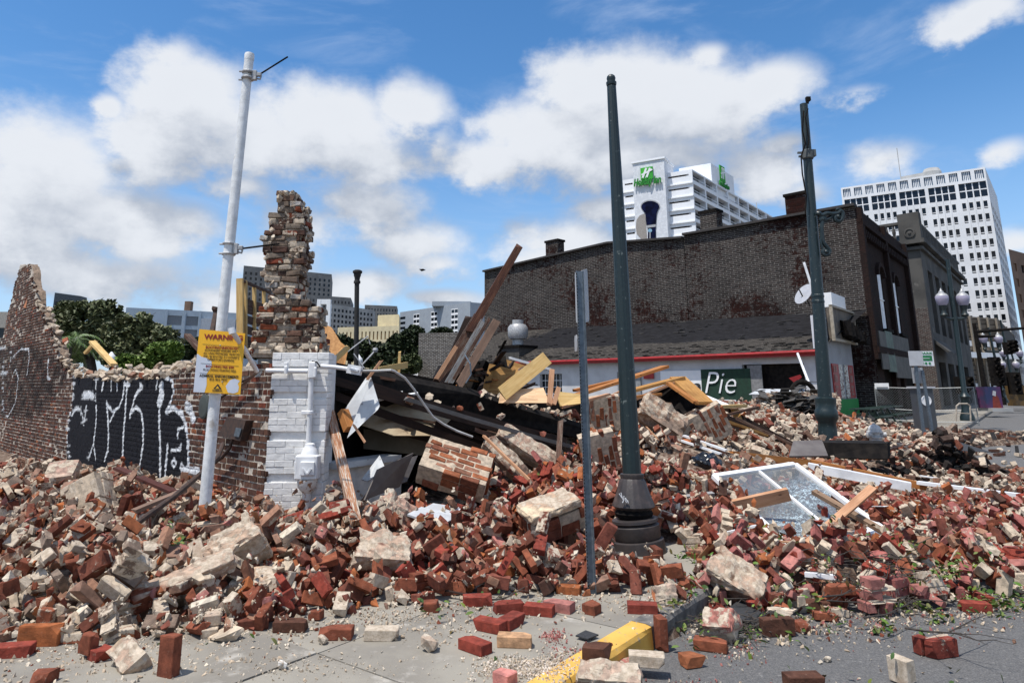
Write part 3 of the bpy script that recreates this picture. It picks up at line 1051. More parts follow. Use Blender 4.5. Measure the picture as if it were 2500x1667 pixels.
for s in (.26, .52, .80):
 mb = MB()
 a0, a1 = W * (s - .045), W * (s + .045)
 mb.add([PL(a0, 0, -.1), PL(a1, 0, -.1), PL(a1, z - 2.6, -.1), PL(a0, z - 2.6, -.1)], [(0, 1, 2, 3)])
 mb.build('window_strip', M_WHITEP, tb, fixn=False)
 for k in range(9):
  for d_ in (0.02, .52):
   mb = MB()
   b0 = a0 + (a1 - a0) * d_ + .2
   b1 = b0 + (a1 - a0) * .42
   z0 = z - 5.0 - k * 3.3
   mb.add([PL(b0, z0, -.16), PL(b1, z0, -.16), PL(b1, z0 + 1.9, -.16), PL(b0, z0 + 1.9, -.16)], [(0, 1, 2, 3)])
   mb.build('window', M_DGLASS, tb, fixn=False)
mb = MB()
p = L.lerp(C, .75)
mb.box((p.x, p.y + 9, z + 1.4), (24, 8, 2.8))
mb.build('roof_house', M_GB, tb)
# long low blue grey hall
M_BLG = mat('pale blue panels', (.36, .43, .50), (.32, .385, .45), scale=.4, bump=0)
L, C, Rr, z = top3(300, (545, 719), (290, 706), (600, 724))
tb, PL, PR, L, C, Rr = simple_block('blue_grey_hall', 'long pale blue hall with vertical fins left of the white pole', L, C, Rr, M_BLG,
         wl=lambda W, zt: [(W * .36, W * .49, zt - 6.4, zt - 2.4), (W * .53, W * .64, zt - 6.4, zt - 2.4), (W * .36, W * .49, zt - 11.5, zt - 8), (W * .53, W * .64, zt - 11.5, zt - 8)], winm=mat('hall grey panel', (.20, .22, .245), bump=0), zt=z)
W = (C - L).length
mb = MB()
mb.add([PL(W * .66, 0, -.1), PL(W * .995, 0, -.1), PL(W * .995, z - 3, -.1), PL(W * .66, z - 3, -.1)], [(0, 1, 2, 3)])
mb.build('dark_louvre_field', M_DGLASS, tb, fixn=False)
for k in range(26):
 s = W * (.665 + .33 * k / 26)
 mb = MB()
 mb.box(PL(s, (z - 3) / 2, -.4), (.5, .5, z - 3), Matrix.Rotation(math.atan2((C - L).y, (C - L).x), 3, 'Z'))
 mb.build('fin', mat('fin white', (.55, .58, .62), bump=0), tb)
for s in (.35, .51, .65):
 mb = MB()
 mb.box(PL(W * s, (z) / 2, -.4), (.9, .6, z), Matrix.Rotation(math.atan2((C - L).y, (C - L).x), 3, 'Z'))
 mb.build('pilaster', M_BLG, tb)
p = PL(W * .55, 0, 4)
mb = MB()
mb.box((p.x, p.y, z + 1.7), (2.6, 2.6, 5.2))
mb.build('roof_stack', M_BRB, tb)
L, C, Rr, z = top3(150, (186, 680), (126, 672), (200, 684))
simple_block('small_dark_building', 'small flat roofed dark grey building showing above the oak tree', L, C, Rr, mat('slate panel', (.10, .115, .125), bump=0),
             wl=lambda W, zt: grid_ops(W, 3, (.5,), .6, [zt - 4.5], 2.6), zt=z)
L, C, Rr, z = top3(120, (24, 716), (-160, 716), (40, 722))
simple_block('edge_building', 'beige building at the left edge behind the ruined wall', L, C, Rr, mat('beige wall', (.34, .32, .28), bump=0),
             wl=lambda W, zt: grid_ops(W, 6, (.5,), .6, rowsf(zt, 2, 4.6, 3.5), 1.8), zt=z)
mb = MB()
wl_, wr_ = at(730, 688, 250), at(761, 690, 250)
for x0, x1, z0 in ((wl_.x, wl_.x + 1.4, 0), (wr_.x - 1.4, wr_.x, 0), (wl_.x, wr_.x, 1)):
 if z0:
  mb.box(((x0 + x1) / 2, 250, wl_.z - .9), (x1 - x0, 2, 1.8))
 else:
  mb.box(((x0 + x1) / 2, 250, wl_.z / 2), (x1 - x0, 2.2, wl_.z - .05))
one('white_gateway', mb, M_WHITEP, 'tall white portal shaped frame between the broken stack and the stepped block', 'building')
# ================================================================== two storey brick building and its chimneys
M_BW = brickwall_mat('weathered brick', (.060, .049, .044), (.024, .020, .019), (.24, .225, .205), patch=(.036, .012, .009), dark=(.009, .008, .008), ms=.013, grime=.38, rh=.115, bw=.46, patch_r=(.50, .56))
M_BWD = brickwall_mat('dark red brick', (.034, .016, .013), (.022, .012, .010), (.035, .026, .023), grime=.6)
BC = at(1965, 473, 36.0)
bz = BC.z
BL_ = onpl(1113, 625, BC, N1)
BC0, BL0 = Vector((BC.x, BC.y, 0)), Vector((BL_.x, BL_.y, 0))
BR0 = BC0 + E2 * 13
tb = thing('brick_building', 'two storey dark brick building with a long blank weathered side wall', 'building', (BC0 + BL0) / 2)
LW = (BC0 - BL0).length
top = [(0, BL_.z)]
for (u, v) in ((1398, 560), (1570, 548), (1571, 541), (1700, 520), (1820, 498)):
 p = onpl(u, v, BC, N1)
 top.append(((p - BL0).dot((BC0 - BL0).normalized()), p.z))
top.append((LW, bz))
eW = (BC0 - BL0) / LW
mb = MB()
for (s0, z0), (s1, z1) in zip(top[:-1], top[1:]):
 if s1 - s0 < .2:
  continue
 a, b = BL0 + eW * s0, BL0 + eW * s1
 mb.quad((a.x, a.y, 0), (b.x, b.y, 0), (b.x, b.y, z1), (a.x, a.y, z0))
 i = -N1 * .35
 mb.quad((a.x, a.y, z0), (b.x, b.y, z1), (b.x + i.x, b.y + i.y, z1), (a.x + i.x, a.y + i.y, z0))
 mb.quad((b.x + i.x, b.y + i.y, 0), (a.x + i.x, a.y + i.y, 0), (a.x + i.x, a.y + i.y, z0), (b.x + i.x, b.y + i.y, z1))
mb.build('side_wall', M_BW, tb, fixn=False)
mb = MB()
for (s0, z0), (s1, z1) in zip(top[:-1], top[1:]):
 if s1 - s0 < .2:
  continue
 a, b = BL0 + eW * s0, BL0 + eW * s1
 mb.beam((a.x, a.y, z0 + .05), (b.x, b.y, z1 + .05), .55, .14, up=(0, 0, 1))
mb.build('coping', mat('dark coping', (.035, .03, .028), bump=.3), tb)
mb = MB()
back = -N1 * 10
mb.prism([(BL0 + N1 * -.4)[:2], (BC0 + N1 * -.4)[:2], (BR0)[:2], (BL0 + E2 * 13)[:2]], bz - 1.6, bz - 1.3)
mb.build('roof', M_TAR, tb)
mb = MB()
a_ = BL0
mb.quad((BL0.x + E2.x * 13, BL0.y + E2.y * 13, 0), (BL0.x, BL0.y, 0), (BL0.x, BL0.y, BL_.z), (BL0.x + E2.x * 13, BL0.y + E2.y * 13, BL_.z))
mb.quad((BR0.x, BR0.y, 0), (BL0.x + E2.x * 13, BL0.y + E2.y * 13, 0), (BL0.x + E2.x * 13, BL0.y + E2.y * 13, bz - 1), (BR0.x, BR0.y, bz - 1))
mb.build('rear_wall', M_BW, tb, fixn=False)
# street front with two tall arched windows
mb = MB()
wops = [(3.4, 4.7, 4.9, 8.3), (7.6, 8.9, 4.9, 8.3)]
gops = [(2.2, 5.3, .1, 3.1), (6.4, 7.6, .1, 3.1), (8.4, 11.8, .1, 3.1)]
PF = facade(mb, BC0, BR0, 0, bz - .05, wops + gops, .35)
mb.build('street_front', M_BWD, tb, fixn=False)
for o in wops:
 p = pane(PF, o, .12, mat('curtained sash', (.80, .82, .85), (.6, .62, .65), scale=2, bump=0), tb, 'window', (2, 2, ()), M_WHITEP, barw=.06)
 mb = MB()
 cx = (o[0] + o[1]) / 2
 ang = [math.pi * k / 8 for k in range(9)]
 for k in range(8):
  a0, a1 = ang[k], ang[k + 1]
  q = [PF(cx + r_ * math.cos(a_), o[3] - .35 + (r_ * math.sin(a_)) * .8, -dd) for (r_, a_, dd) in ((.72, a0, .18), (1.0, a0, .18), (1.0, a1, .18), (.72, a1, .18), (.72, a0, 0), (1.0, a0, 0), (1.0, a1, 0), (.72, a1, 0))]
  mb.add(q, [(0, 1, 2, 3), (5, 4, 7, 6), (1, 5, 6, 2), (4, 0, 3, 7)])
 mb.build('window_arch', M_BWD, tb)
 mb = MB()
 mb.beam(PF(o[0] - .15, o[2] - .1, -.1), PF(o[1] + .15, o[2] - .1, -.1), .3, .18, up=(0, 0, 1))
 mb.build('sill', M_BLACK, tb)
for o in gops:
 pane(PF, o, .3, M_BLACK, tb, 'shop_opening')
for s in (.25, 6.1, 12.75):
 mb = MB()
 mb.box(PF(s, bz / 2 + 1.5, -.1), (.5, .3, bz - 3.2), Matrix.Rotation(math.atan2(E2.y, E2.x), 3, 'Z'))
 mb.build('pilaster', M_BWD, tb)
for k in range(26):
 mb = MB()
 mb.box(PF(.6 + k * .48, bz - 1.5, -.14), (.2, .28, .4), Matrix.Rotation(math.atan2(E2.y, E2.x), 3, 'Z'))
 mb.build('corbel', M_BWD, tb)
mb = MB()
mb.beam(PF(0, bz - .9, -.12), PF(13, bz - .9, -.12), .3, .3, up=(0, 0, 1))
mb.beam(PF(0, 3.6, -.15), PF(13, 3.6, -.15), .35, .35, up=(0, 0, 1))
mb.build('cornice', M_BWD, tb)
# boarded shop front panels
for (a, b, c0, c1, m_) in ((.6, 2.1, 2.6, 4.6, 'board grey'), (2.2, 3.9, 2.5, 4.7, 'board green'), (4.0, 8.6, 2.2, 4.6, 'board grey'), (9.3, 10.4, .1, 3.0, 'board brown')):
 mm_ = mat(m_, {'board grey': (.10, .095, .085), 'board green': (.13, .17, .14), 'board brown': (.16, .08, .035)}[m_], scale=2, bump=.1)
 mb = MB()
 mb.add([PF(a, c0, -.3), PF(b, c0, -.35), PF(b, c1, -.3), PF(a, c1, -.28), PF(a, c0, -.24), PF(b, c0, -.29), PF(b, c1, -.24), PF(a, c1, -.22)],
           [(0, 1, 2, 3), (5, 4, 7, 6), (1, 5, 6, 2), (4, 0, 3, 7), (3, 2, 6, 7), (4, 5, 1, 0)])
 mb.build('boarding', mm_, tb)
# chimneys on the parapet
for (u, v0, v1, w_, lab) in ((1275, 556, 600, 1.25, 'short brick chimney on the lower left stretch of the brick parapet'),
                             (1636, 488, 545, 1.15, 'brick chimney in front of the hotel balconies'),
                             (1836, 449, 505, 1.15, 'tall brick chimney beside the green pole, highest on the parapet')):
 p = onpl(u, v1, BC - N1 * .5, N1)
 q = onpl(u, v0, BC - N1 * .5, N1)
 rot = Matrix.Rotation(math.atan2(eW.y, eW.x), 3, 'Z')
 t = thing('chimney', lab, 'chimney', (p.x, p.y, p.z - .5), 'chimneys along the brick parapet')
 mb = MB()
 hh = q.z - p.z + .5
 mb.box((p.x, p.y, p.z - .5 + hh / 2), (w_, .75, hh), rot)
 mb.build('shaft', M_BW, t)
 mb = MB()
 mb.box((p.x, p.y, q.z + .04), (w_ + .14, .9, .16), rot)
 mb.build('cap', M_BLACK, t)
# ================================================================== one storey annex with a lean-to roof
M_SHIN = brickwall_mat('worn shingles', (.085, .076, .066), (.05, .045, .04), (.02, .019, .018), patch=(.024, .024, .027), bw=.3, rh=.14, ms=.012, grime=.2, patch_r=(.44, .50), vband=(-4.9, -4.0))
M_ANW = mat('annex white wall', (.55, .55, .56), (.46, .46, .47), scale=1.5, rough=.8, bump=.1, c3=(.25, .21, .17), s3=2, r3=(.62, .8))
AF = onpl(1988 / K * 1.0, 859 / K, (15.06, 31.6, 0), (-N1))   # right end of the eave
AF = Vector((15.0, 31.5, 0))
ze = 3.25
AL = AF + E1 * 27.5
ta = thing('restaurant_annex', 'one storey white restaurant with a long shingled lean-to roof and red gutter', 'building', (AF + AL) / 2)
wdir = BC0 + N1 * .05
# roof: eave line to wall line, slightly uneven
mb = MB()
ns = 40
def wallpt(s, z):
 return BC0 + E1 * s + N1 * .12 + Vector((0, 0, z))
def eavept(s, z):
 return AF + E1 * s + N1 * .45 + Vector((0, 0, z))
mrow = 12
grid = []
for i in range(ns + 1):
 s = 27.2 * i / ns
 a, b = wallpt(max(s - .0, 0), 5.65 + .45 * s / 27), eavept(s, ze)
 row = []
 for j in range(mrow + 1):
  p = a.lerp(b, j / mrow)
  p = p + Vector((0, 0, .035 * mnoise.noise(p * 1.3) - .06 * math.sin(math.pi * j / mrow)))
  row.append(p)
 grid.append(row)
slope_len = (grid[0][0] - grid[0][-1]).length
for i in range(ns):
 for j in range(mrow):
  u0, u1 = 27.2 * i / ns, 27.2 * (i + 1) / ns
  v0, v1 = slope_len * j / mrow, slope_len * (j + 1) / mrow
  mb.quad(grid[i][j], grid[i][j + 1], grid[i + 1][j + 1], grid[i + 1][j], uv=[(u0, -v0), (u0, -v1), (u1, -v1), (u1, -v0)])
mb.build('roof', M_SHIN, ta, fixn=False)
# curled and torn shingles standing proud of the slope
mb = MB()
for k in range(420):
 i, j = R.randrange(ns), (R.randrange(mrow) if R.random() < .35 else mrow - 1 - R.randrange(3))
 p = grid[i][j].lerp(grid[i + 1][j], R.random()).lerp(grid[i][j + 1], R.random())
 d = (grid[i][j + 1] - grid[i][j]).normalized()
 e = (grid[i + 1][j] - grid[i][j]).normalized()
 w_, h_ = R.uniform(.15, .5), R.uniform(.06, .16)
 up = d.cross(e).normalized()
 up = up if up.z > 0 else -up
 mb.slab([p + up * .02, p + e * w_ + up * .02, p + e * w_ + d * h_ + up * R.uniform(.03, .07), p + d * h_ + up * R.uniform(.03, .07)], up, .012)
tag(mb.build('torn_shingles', mat('shingle edge', (.075, .068, .06), (.04, .037, .034), scale=8, bump=.2), ta), kind='stuff')
# front wall with windows, sign recess, dark opening
LA = 27.0
mb = MB()
A0 = AF + E1 * LA
o_open = (23.2, 26.2, .3, 2.75)
o_barr = (9.8, 11.6, .9, 2.5)
PA = facade(mb, A0, AF, 0, ze - .02, [o_open, o_barr], .3)
mb.build('front_wall', M_ANW, ta, fixn=False)
pane(PA, o_open, .29, M_BLACK, ta, 'dark_opening')
pane(PA, o_barr, .29, M_DGLASS, ta, 'barred_window', (6, 4, ()), M_WHITEP, barw=.03)
mb = MB()
mb.tube([eavept(-.2, ze - .02) + N1 * .06, eavept(10, ze - .05) + N1 * .06, eavept(27.3, ze - .02) + N1 * .06], .085, 8)
mb.beam(eavept(-.2, ze - .1) + N1 * -.03, eavept(27.3, ze - .1) + N1 * -.03, .05, .22, up=(0, 0, 1))
mb.build('gutter', M_RED, ta)
# signboard with PIE lettering, worked out from where it is seen
def pa(u, v, off=.12):
 return onpl(u, v, AF + N1 * off, N1)
eA = (AF - A0).normalized()
def board(u0, v0, u1, v1, name, m_, off=.10, th=.06):
 p, q = pa(u0, v1, off), pa(u1, v0, off)
 w_ = (q - p).dot(eA)
 zt_, zb = q.z, p.z
 p0 = Vector((p.x, p.y, 0))
 mb = MB()
 mb.slab([p0 + Vector((0, 0, zb)), p0 + eA * w_ + Vector((0, 0, zb)), p0 + eA * w_ + Vector((0, 0, zt_)), p0 + Vector((0, 0, zt_))], N1, th)
 return mb.build(name, m_, ta)
board(1520, 850, 1616, 925, 'white_signboard', M_WHITEP, .10)
board(1614, 846, 1722, 925, 'green_signboard', mat('sign dark green', (.006, .035, .018), bump=0), .13)
board(1722, 838, 1748, 925, 'grey_panel', mat('panel mid grey', (.22, .22, .22), bump=0), .11)
board(1420, 853, 1470, 925, 'grey_shutter', mat('shutter grey', (.25, .26, .27), bump=0), .11)
board(1615, 924, 1740, 934, 'green_band', M_SGREEN, .16)
o_ = pa(1620, 903, .17)
w_ = (pa(1693, 903, .17) - o_).dot(eA)
text_mb('Pie', o_, eA, (0, 0, 1), width=w_, height=1.05, th=.02, shear=.3, bold=-.012).build('sign_lettering', M_WHITEP, ta)
o_ = pa(1578, 905, .14)
text_mb('n', o_, eA, (0, 0, 1), width=.8, height=.55, th=.02, shear=.3).build('sign_lettering', mat('letter black', (.02, .02, .02), bump=0), ta)
board(1658, 918, 1690, 936, 'menu_card', M_WHITEP, .2)
text_mb('The Italian Pie', pa(1660, 924, .22), eA, (0, 0, 1), width=.5, height=.08, th=.01).build('menu_lettering', M_INKB, ta)
# red poster left of the sign
board(1478, 850, 1500, 870, 'red_poster', M_RED, .12)
# street end wall (white false front)
zfr = at(1960, 688, 33)[2]
mb = MB()
AE = AF + E2 * 5.75
eop = []
PE = facade(mb, AF, AE, 0, zfr - 1.0, [], .2)
wl_, wr_ = PE(1.2, 0), PE(5.0, 0)
mb.prism([(AF + N1 * .0)[:2], AE[:2], (AE + E1 * .3)[:2], (AF + E1 * .3)[:2]], 0, zfr - .9)
mb.build('end_wall', mat('end wall', (.62, .63, .66), (.54, .55, .58), scale=.9, rough=.8, bump=.1, c3=(.32, .28, .24), s3=1.5, r3=(.6, .8)), ta, fixn=False)
mb = MB()
mb.add([PE(1.5, 3.9, -.25), PE(5.6, 3.9, -.25), PE(5.6, 5.4, -.25), PE(1.5, 5.4, -.25), PE(1.5, 3.9, -.05), PE(5.6, 3.9, -.05), PE(5.6, 5.4, -.05), PE(1.5, 5.4, -.05)],
       [(0, 1, 2, 3), (5, 4, 7, 6), (1, 5, 6, 2), (4, 0, 3, 7), (3, 2, 6, 7), (4, 5, 1, 0)])
mb.build('blank_sign_box', mat('dark sign box', (.07, .065, .06), (.15, .12, .09), scale=2, bump=0), ta)
for (a, b, c0, c1) in ((1.4, 5.7, 5.4, 5.5), (1.4, 5.7, 3.8, 3.92), (1.4, 1.52, 3.9, 5.5), (5.58, 5.7, 3.9, 5.5)):
 mb = MB()
 mb.add([PE(a, c0, -.35), PE(b, c0, -.35), PE(b, c1, -.35), PE(a, c1, -.35), PE(a, c0, -.2), PE(b, c0, -.2), PE(b, c1, -.2), PE(a, c1, -.2)],
           [(0, 1, 2, 3), (5, 4, 7, 6), (1, 5, 6, 2), (4, 0, 3, 7), (3, 2, 6, 7), (4, 5, 1, 0)])
 mb.build('sign_frame', mat('frame tan', (.38, .33, .26), bump=0), ta)
mb = MB()
mb.box(PE(3.6, 5.85, .1), (2.6, .5, .7), Matrix.Rotation(math.atan2(E2.y, E2.x), 3, 'Z'))
mb.build('roof_box', M_WHITEP, ta)
mb = MB()
for k in range(9):
 mb.box(PE(3.0 + k * .28, 4.5 - k * .06, -.5 - .03 * k), (.3, .35, .8 - .05 * k), Matrix.Rotation(R.uniform(0, 2), 3, 'Z'), jit=.1)
mb.build('fallen_wiring_box', M_BLACK, ta)
# red posters and the two windows on the end wall, green foot
for (a, b, m_, nm) in ((1.5, 2.6, M_RED, 'red_poster'), (2.65, 3.3, mat('poster pale', (.6, .6, .55), (.2, .12, .1), scale=9, contrast=(.5, .55), bump=0), 'menu_window'),
                       (3.75, 4.35, MATS['poster pale'], 'menu_window'), (4.4, 5.4, M_RED, 'red_poster')):
 mb = MB()
 mb.add([PE(a, 1.15, -.06), PE(b, 1.15, -.06), PE(b, 2.75, -.06), PE(a, 2.75, -.06), PE(a, 1.15, -.01), PE(b, 1.15, -.01), PE(b, 2.75, -.01), PE(a, 2.75, -.01)],
           [(0, 1, 2, 3), (5, 4, 7, 6), (1, 5, 6, 2), (4, 0, 3, 7), (3, 2, 6, 7), (4, 5, 1, 0)])
 q = mb.build(nm, m_, ta)
 if nm == 'red_poster':
  for (x0_, z0_, w_, h_) in ((.12, 2.35, .25, .3), (.45, 2.35, .2, .3), (.12, 1.9, .1, .35), (.28, 1.9, .38, .35), (.15, 1.62, .5, .12), (.18, 1.45, .35, .1), (.18, 1.28, .45, .1)):
   mb = MB()
   mb.slab([PE(a + x0_, z0_, -.075), PE(a + x0_ + w_, z0_, -.075), PE(a + x0_ + w_, z0_ + h_, -.075), PE(a + x0_, z0_ + h_, -.075)], PE(0, 0, 1) - PE(0, 0, 0), .01)
   mb.build('faded_print', mat('faded poster print', (.34, .20, .17), (.24, .10, .09), scale=14, bump=0), q)
mb = MB()
mb.add([PE(.3, 0, -.08), PE(5.7, 0, -.08), PE(5.7, 1.1, -.08), PE(.3, 1.1, -.08), PE(.3, 0, -.0), PE(5.7, 0, -.0), PE(5.7, 1.1, -.0), PE(.3, 1.1, -.0)],
       [(0, 1, 2, 3), (5, 4, 7, 6), (1, 5, 6, 2), (4, 0, 3, 7), (3, 2, 6, 7), (4, 5, 1, 0)])
mb.build('green_dado', mat('dado green', (.01, .22, .04), (.008, .18, .035), bump=0), ta)
mb = MB()
mb.tube([PE(.05, 0, -.1), PE(.05, 5.9, -.1)], .09, 8)
mb.tube([AF + Vector((0, 0, 5.9)) + N1 * .1, AF + Vector((0, 0, 7.4)) + N1 * .1 + E1 * .3], .06, 6)
mb.build('downpipe', M_WHITE, ta)
for (u, v, r_) in ((1850, 678, .55), (1067, 797, .3)):
 p = at(u, v, 32.5 if u > 1500 else 37)
 t = thing('satellite_dish', 'pale satellite dish against the brick wall beside the green pole' if u > 1500 else 'small satellite dish at the end of the low brick wall, left of the leaning timbers', 'satellite dish', p, 'satellite dishes')
 mb = MB()
 ax = Vector((-.85, -.25, .5)).normalized()
 mb.lathe(p, [(r_, .12), (r_ * .8, .06), (r_ * .4, .01), (.02, 0), (r_ * .4, -.02), (r_, .1)], 20, axis=ax)
 mb.build('dish', M_SIGNBACK, t)
 mb = MB()
 mb.tube([p + Vector((0, 0, -.4)), p + ax * .4 + Vector((0, 0, .1))], .03, 6)
 mb.tube([p, p + Vector((.3, .3, -.5))], .03, 6)
 mb.build('arm', M_INKB, t)
# roof exhaust fan on the lean-to roof
p = onpl(1190, 800, AF + N1 * -1.5, N1)
base = Vector((p.x, p.y, 0))
zc_ = at(1190, 812, p.y)[2]
t = thing('exhaust_fan', 'round grey rooftop exhaust fan on a square kerb above the shingles', 'roof fan', (p.x, p.y, zc_ - .6))
rr = Matrix.Rotation(math.radians(46 - 90), 3, 'Z')
sc = p.y / 1568 * 1.0
w_ = 64 * sc
mb = MB()
mb.box((p.x, p.y, zc_ - .35), (w_ * .85, w_ * .85, 1.5), rr)
mb.build('kerb_box', mat('dark plinth', (.07, .065, .06), bump=0), t)
mb = MB()
mb.box((p.x, p.y, zc_ + .46), (w_, w_, .14), rr)
mb.build('flange', M_BLACK, t)
zb_ = zc_ + .5
h1 = at(0, 735, p.y)[2] - zb_
mb = MB()
mb.lathe((p.x, p.y, zb_), [(w_ * .2, 0), (w_ * .2, h1 * .25), (w_ * .30, h1 * .27), (w_ * .36, h1 * .4), (w_ * .36, h1 * .7), (w_ * .28, h1 * .82), (w_ * .2, h1 * .84), (w_ * .2, h1), (.02, h1 * 1.02)], 24)
mb.build('housing', M_STEELW, t, smooth=True)
# ================================================================== grey stone corner building with a baluster parapet
M_STN = mat('sooty stucco', (.085, .08, .072), (.045, .043, .04), scale=.5, rough=.95, bump=.2, c3=(.15, .14, .125), s3=.9, r3=(.6, .75))
DC = Vector((35.6, 55.6, 0))
dz_ = at(0, 556, 55.6)[2]
zp_ = at(0, 505, 55.6)[2]
DL = DC + E1 * 14
DR = DC + E2 * 26
td = thing('stone_building', 'sooty grey stucco corner building with a balustrade parapet, in front of the white tower', 'building', DC)
zmid = at(0, 706, 55.6)[2]
mb = MB()
PD = facade(mb, DL, DC, zmid, dz_, [], .2)
wnd = [(2.5 + k * 3.9, 4.9 + k * 3.9, 6.2, dz_ - 2.0) for k in range(6)]
shop = [(1.8 + k * 5.2, 5.6 + k * 5.2, .2, 3.8) for k in range(4)]
PD2 = facade(mb, DC, DR, 0, dz_, wnd + shop, .5)
mb.build('stucco_wall', M_STN, td, fixn=False)
mb = MB()
facade(mb, DL, DC, 0, zmid, [], .2)
mb.build('brick_wall', brickwall_mat('soot brick', (.07, .055, .05), (.05, .02, .016), (.20, .19, .17), rh=.1, bw=.3, ms=.018, grime=.4), td, fixn=False)
for o in wnd + shop:
 pane(PD2, o, .45, M_BLACK if o[2] < 1 else mat('old window grey', (.14, .15, .155), (.08, .085, .09), scale=2, bump=0), td, 'window', (3, 4, ()) if o[2] > 1 else None, M_STN, barw=.12)
mb = MB()
mb.prism([DL[:2], DC[:2], DR[:2], (DL + E2 * 26)[:2]], dz_ - .5, dz_ - .1)
mb.build('roof', M_TAR, td)
mb = MB()
for z_, o_, h_ in ((dz_ + .05, .5, .35), (dz_ - .5, .25, .25), (zp_ - .1, .12, .22)):
 mb.beam(DL + Vector((0, 0, z_)) + N1 * (o_ / 2 - .2), DC + Vector((0, 0, z_)) + N1 * (o_ / 2 - .2) - E1 * o_, .4 + o_, h_, up=(0, 0, 1))
 n2 = Vector((E2.y, -E2.x, 0))
 mb.beam(DC + Vector((0, 0, z_ + .003)) + n2 * (o_ / 2 - .2), DR + Vector((0, 0, z_ + .003)) + n2 * (o_ / 2 - .2), .4 + o_, h_, up=(0, 0, 1))
mb.build('cornice', M_STN, td)
n2 = Vector((E2.y, -E2.x, 0))
hb = zp_ - dz_ - .3
for k in range(1, 14):
 s = 1.2 + k * .55
 if s > 7.6:
  break
 c_ = DC + E1 * s + N1 * .0
 mb = MB()
 mb.lathe((c_.x, c_.y, dz_ + .2), [(.09, 0), (.14, hb * .15), (.10, hb * .35), (.15, hb * .55), (.08, hb * .8), (.12, hb)], 8)
 mb.build('baluster', M_STN, td)
for k in range(40):
 c_ = DC + E2 * (1.2 + k * .6)
 mb = MB()
 mb.box((c_.x, c_.y, dz_ + .2 + hb / 2), (.22, .22, hb), Matrix.Rotation(.8, 3, 'Z'))
 mb.build('baluster', M_STN, td)
for s, w_, h_ in ((.5, 1.6, hb + .8), (8.6, 1.3, hb + .35)):
 c_ = DC + E1 * s
 mb = MB()
 mb.box((c_.x, c_.y, dz_ + h_ / 2), (w_, .7, h_ + .2), Matrix.Rotation(math.atan2(E1.y, E1.x), 3, 'Z'))
 mb.build('parapet_block', M_STN, td)
c_ = DC + E1 * .5 + N1 * .36
mb = MB()
mb.lathe((c_.x, c_.y, dz_ + .8), [(.42, 0), (.42, .08), (.3, .1), (.3, .04), (.15, .04), (.1, .12), (.01, .13)], 16, axis=N1)
mb.build('rosette', M_STN, td)
mb = MB()
mb.add([PD2(.8, 4.6, -.9), PD2(7, 4.6, -.9), PD2(7, 5.6, 0), PD2(.8, 5.6, 0), PD2(.8, 4.4, -.9), PD2(7, 4.4, -.9), PD2(7, 5.3, 0), PD2(.8, 5.3, 0)], [(0, 1, 2, 3), (5, 4, 7, 6), (4, 5, 1, 0), (0, 3, 7, 4), (1, 5, 6, 2)])
mb.build('entrance_hood', M_STN, td)
# ---- low painted brick building behind the lumber, left of the annex
LC_ = at(962, 765, 46)
M_LB = brickwall_mat('small brick', (.10, .085, .075), (.06, .05, .045), (.38, .36, .33), rh=.09, bw=.26, ms=.016, grime=.3, patch=(.16, .05, .02), patch_r=(.58, .64))
tl = thing('low_brick_building', 'low brick building with a small awning window, left of the leaning timbers', 'building', (LC_.x + 3, 46, 0))
A0_ = Vector((LC_.x, 46, 0))
B0_ = Vector((LC_.x + 3.9, 45.2, 0))
mb = MB()
PQ = facade(mb, A0_, B0_, 0, LC_.z, [(1.9, 3.4, 1.8, 3.0)], .3)
mb.prism([A0_[:2], (A0_ + Vector((.3, .0, 0)))[:2], (A0_ + Vector((1.2, 6, 0)))[:2], (A0_ + Vector((.9, 6, 0)))[:2]], 0, LC_.z - .01)
mb.build('wall', M_LB, tl, fixn=False)
pane(PQ, (1.9, 3.4, 1.8, 3.0), .28, M_DGLASS, tl, 'window', (2, 1, ()), M_WHITEP)
mb = MB()
mb.add([PQ(1.4, 2.1, -1.6), PQ(4, 2.1, -1.6), PQ(4, 3.1, -.02), PQ(1.4, 3.1, -.02), PQ(1.4, 1.95, -1.6), PQ(4, 1.95, -1.6), PQ(4, 2.9, -.02), PQ(1.4, 2.9, -.02)],
       [(0, 1, 2, 3), (5, 4, 7, 6), (4, 5, 1, 0), (0, 3, 7, 4), (1, 5, 6, 2)])
mb.build('awning', MATS['worn shingles'], tl)
mb = MB()
mb.beam(PQ(1.4, 2.0, -1.63), PQ(4, 2.0, -1.63), .05, .2, up=(0, 0, 1))
mb.build('red_fascia', M_RED, tl)
# ================================================================== masonry pieces
RED = [(.20, .064, .037), (.245, .080, .043), (.15, .052, .034), (.215, .074, .052)]
ORG = [(.33, .11, .042), (.28, .10, .046)]
DRK = [(.070, .036, .027), (.10, .045, .03)]
PNK = [(.36, .15, .13), (.29, .10, .09)]
RPT = [(.245, .050, .034), (.20, .044, .031)]
SAL = [(.30, .165, .11), (.25, .15, .11)]
MOR = [(.53, .44, .335), (.46, .37, .275), (.60, .53, .43)]
GRB = [(.25, .19, .15), (.19, .14, .11)]
def tri_arrays(bm):
 bmesh.ops.triangulate(bm, faces=bm.faces)
 bm.verts.ensure_lookup_table()
 v = np.array([q.co[:] for q in bm.verts])
 f = np.array([[l.vert.index for l in fc.loops] for fc in bm.faces])
 return v, f
def cut(bm, co, no):
 bmesh.ops.bisect_plane(bm, geom=bm.verts[:] + bm.edges[:] + bm.faces[:], plane_co=co, plane_no=no, clear_outer=True)
 ed = [e for e in bm.edges if e.is_boundary]
 if ed:
  bmesh.ops.holes_fill(bm, edges=ed, sides=0)
 bm.verts.index_update()
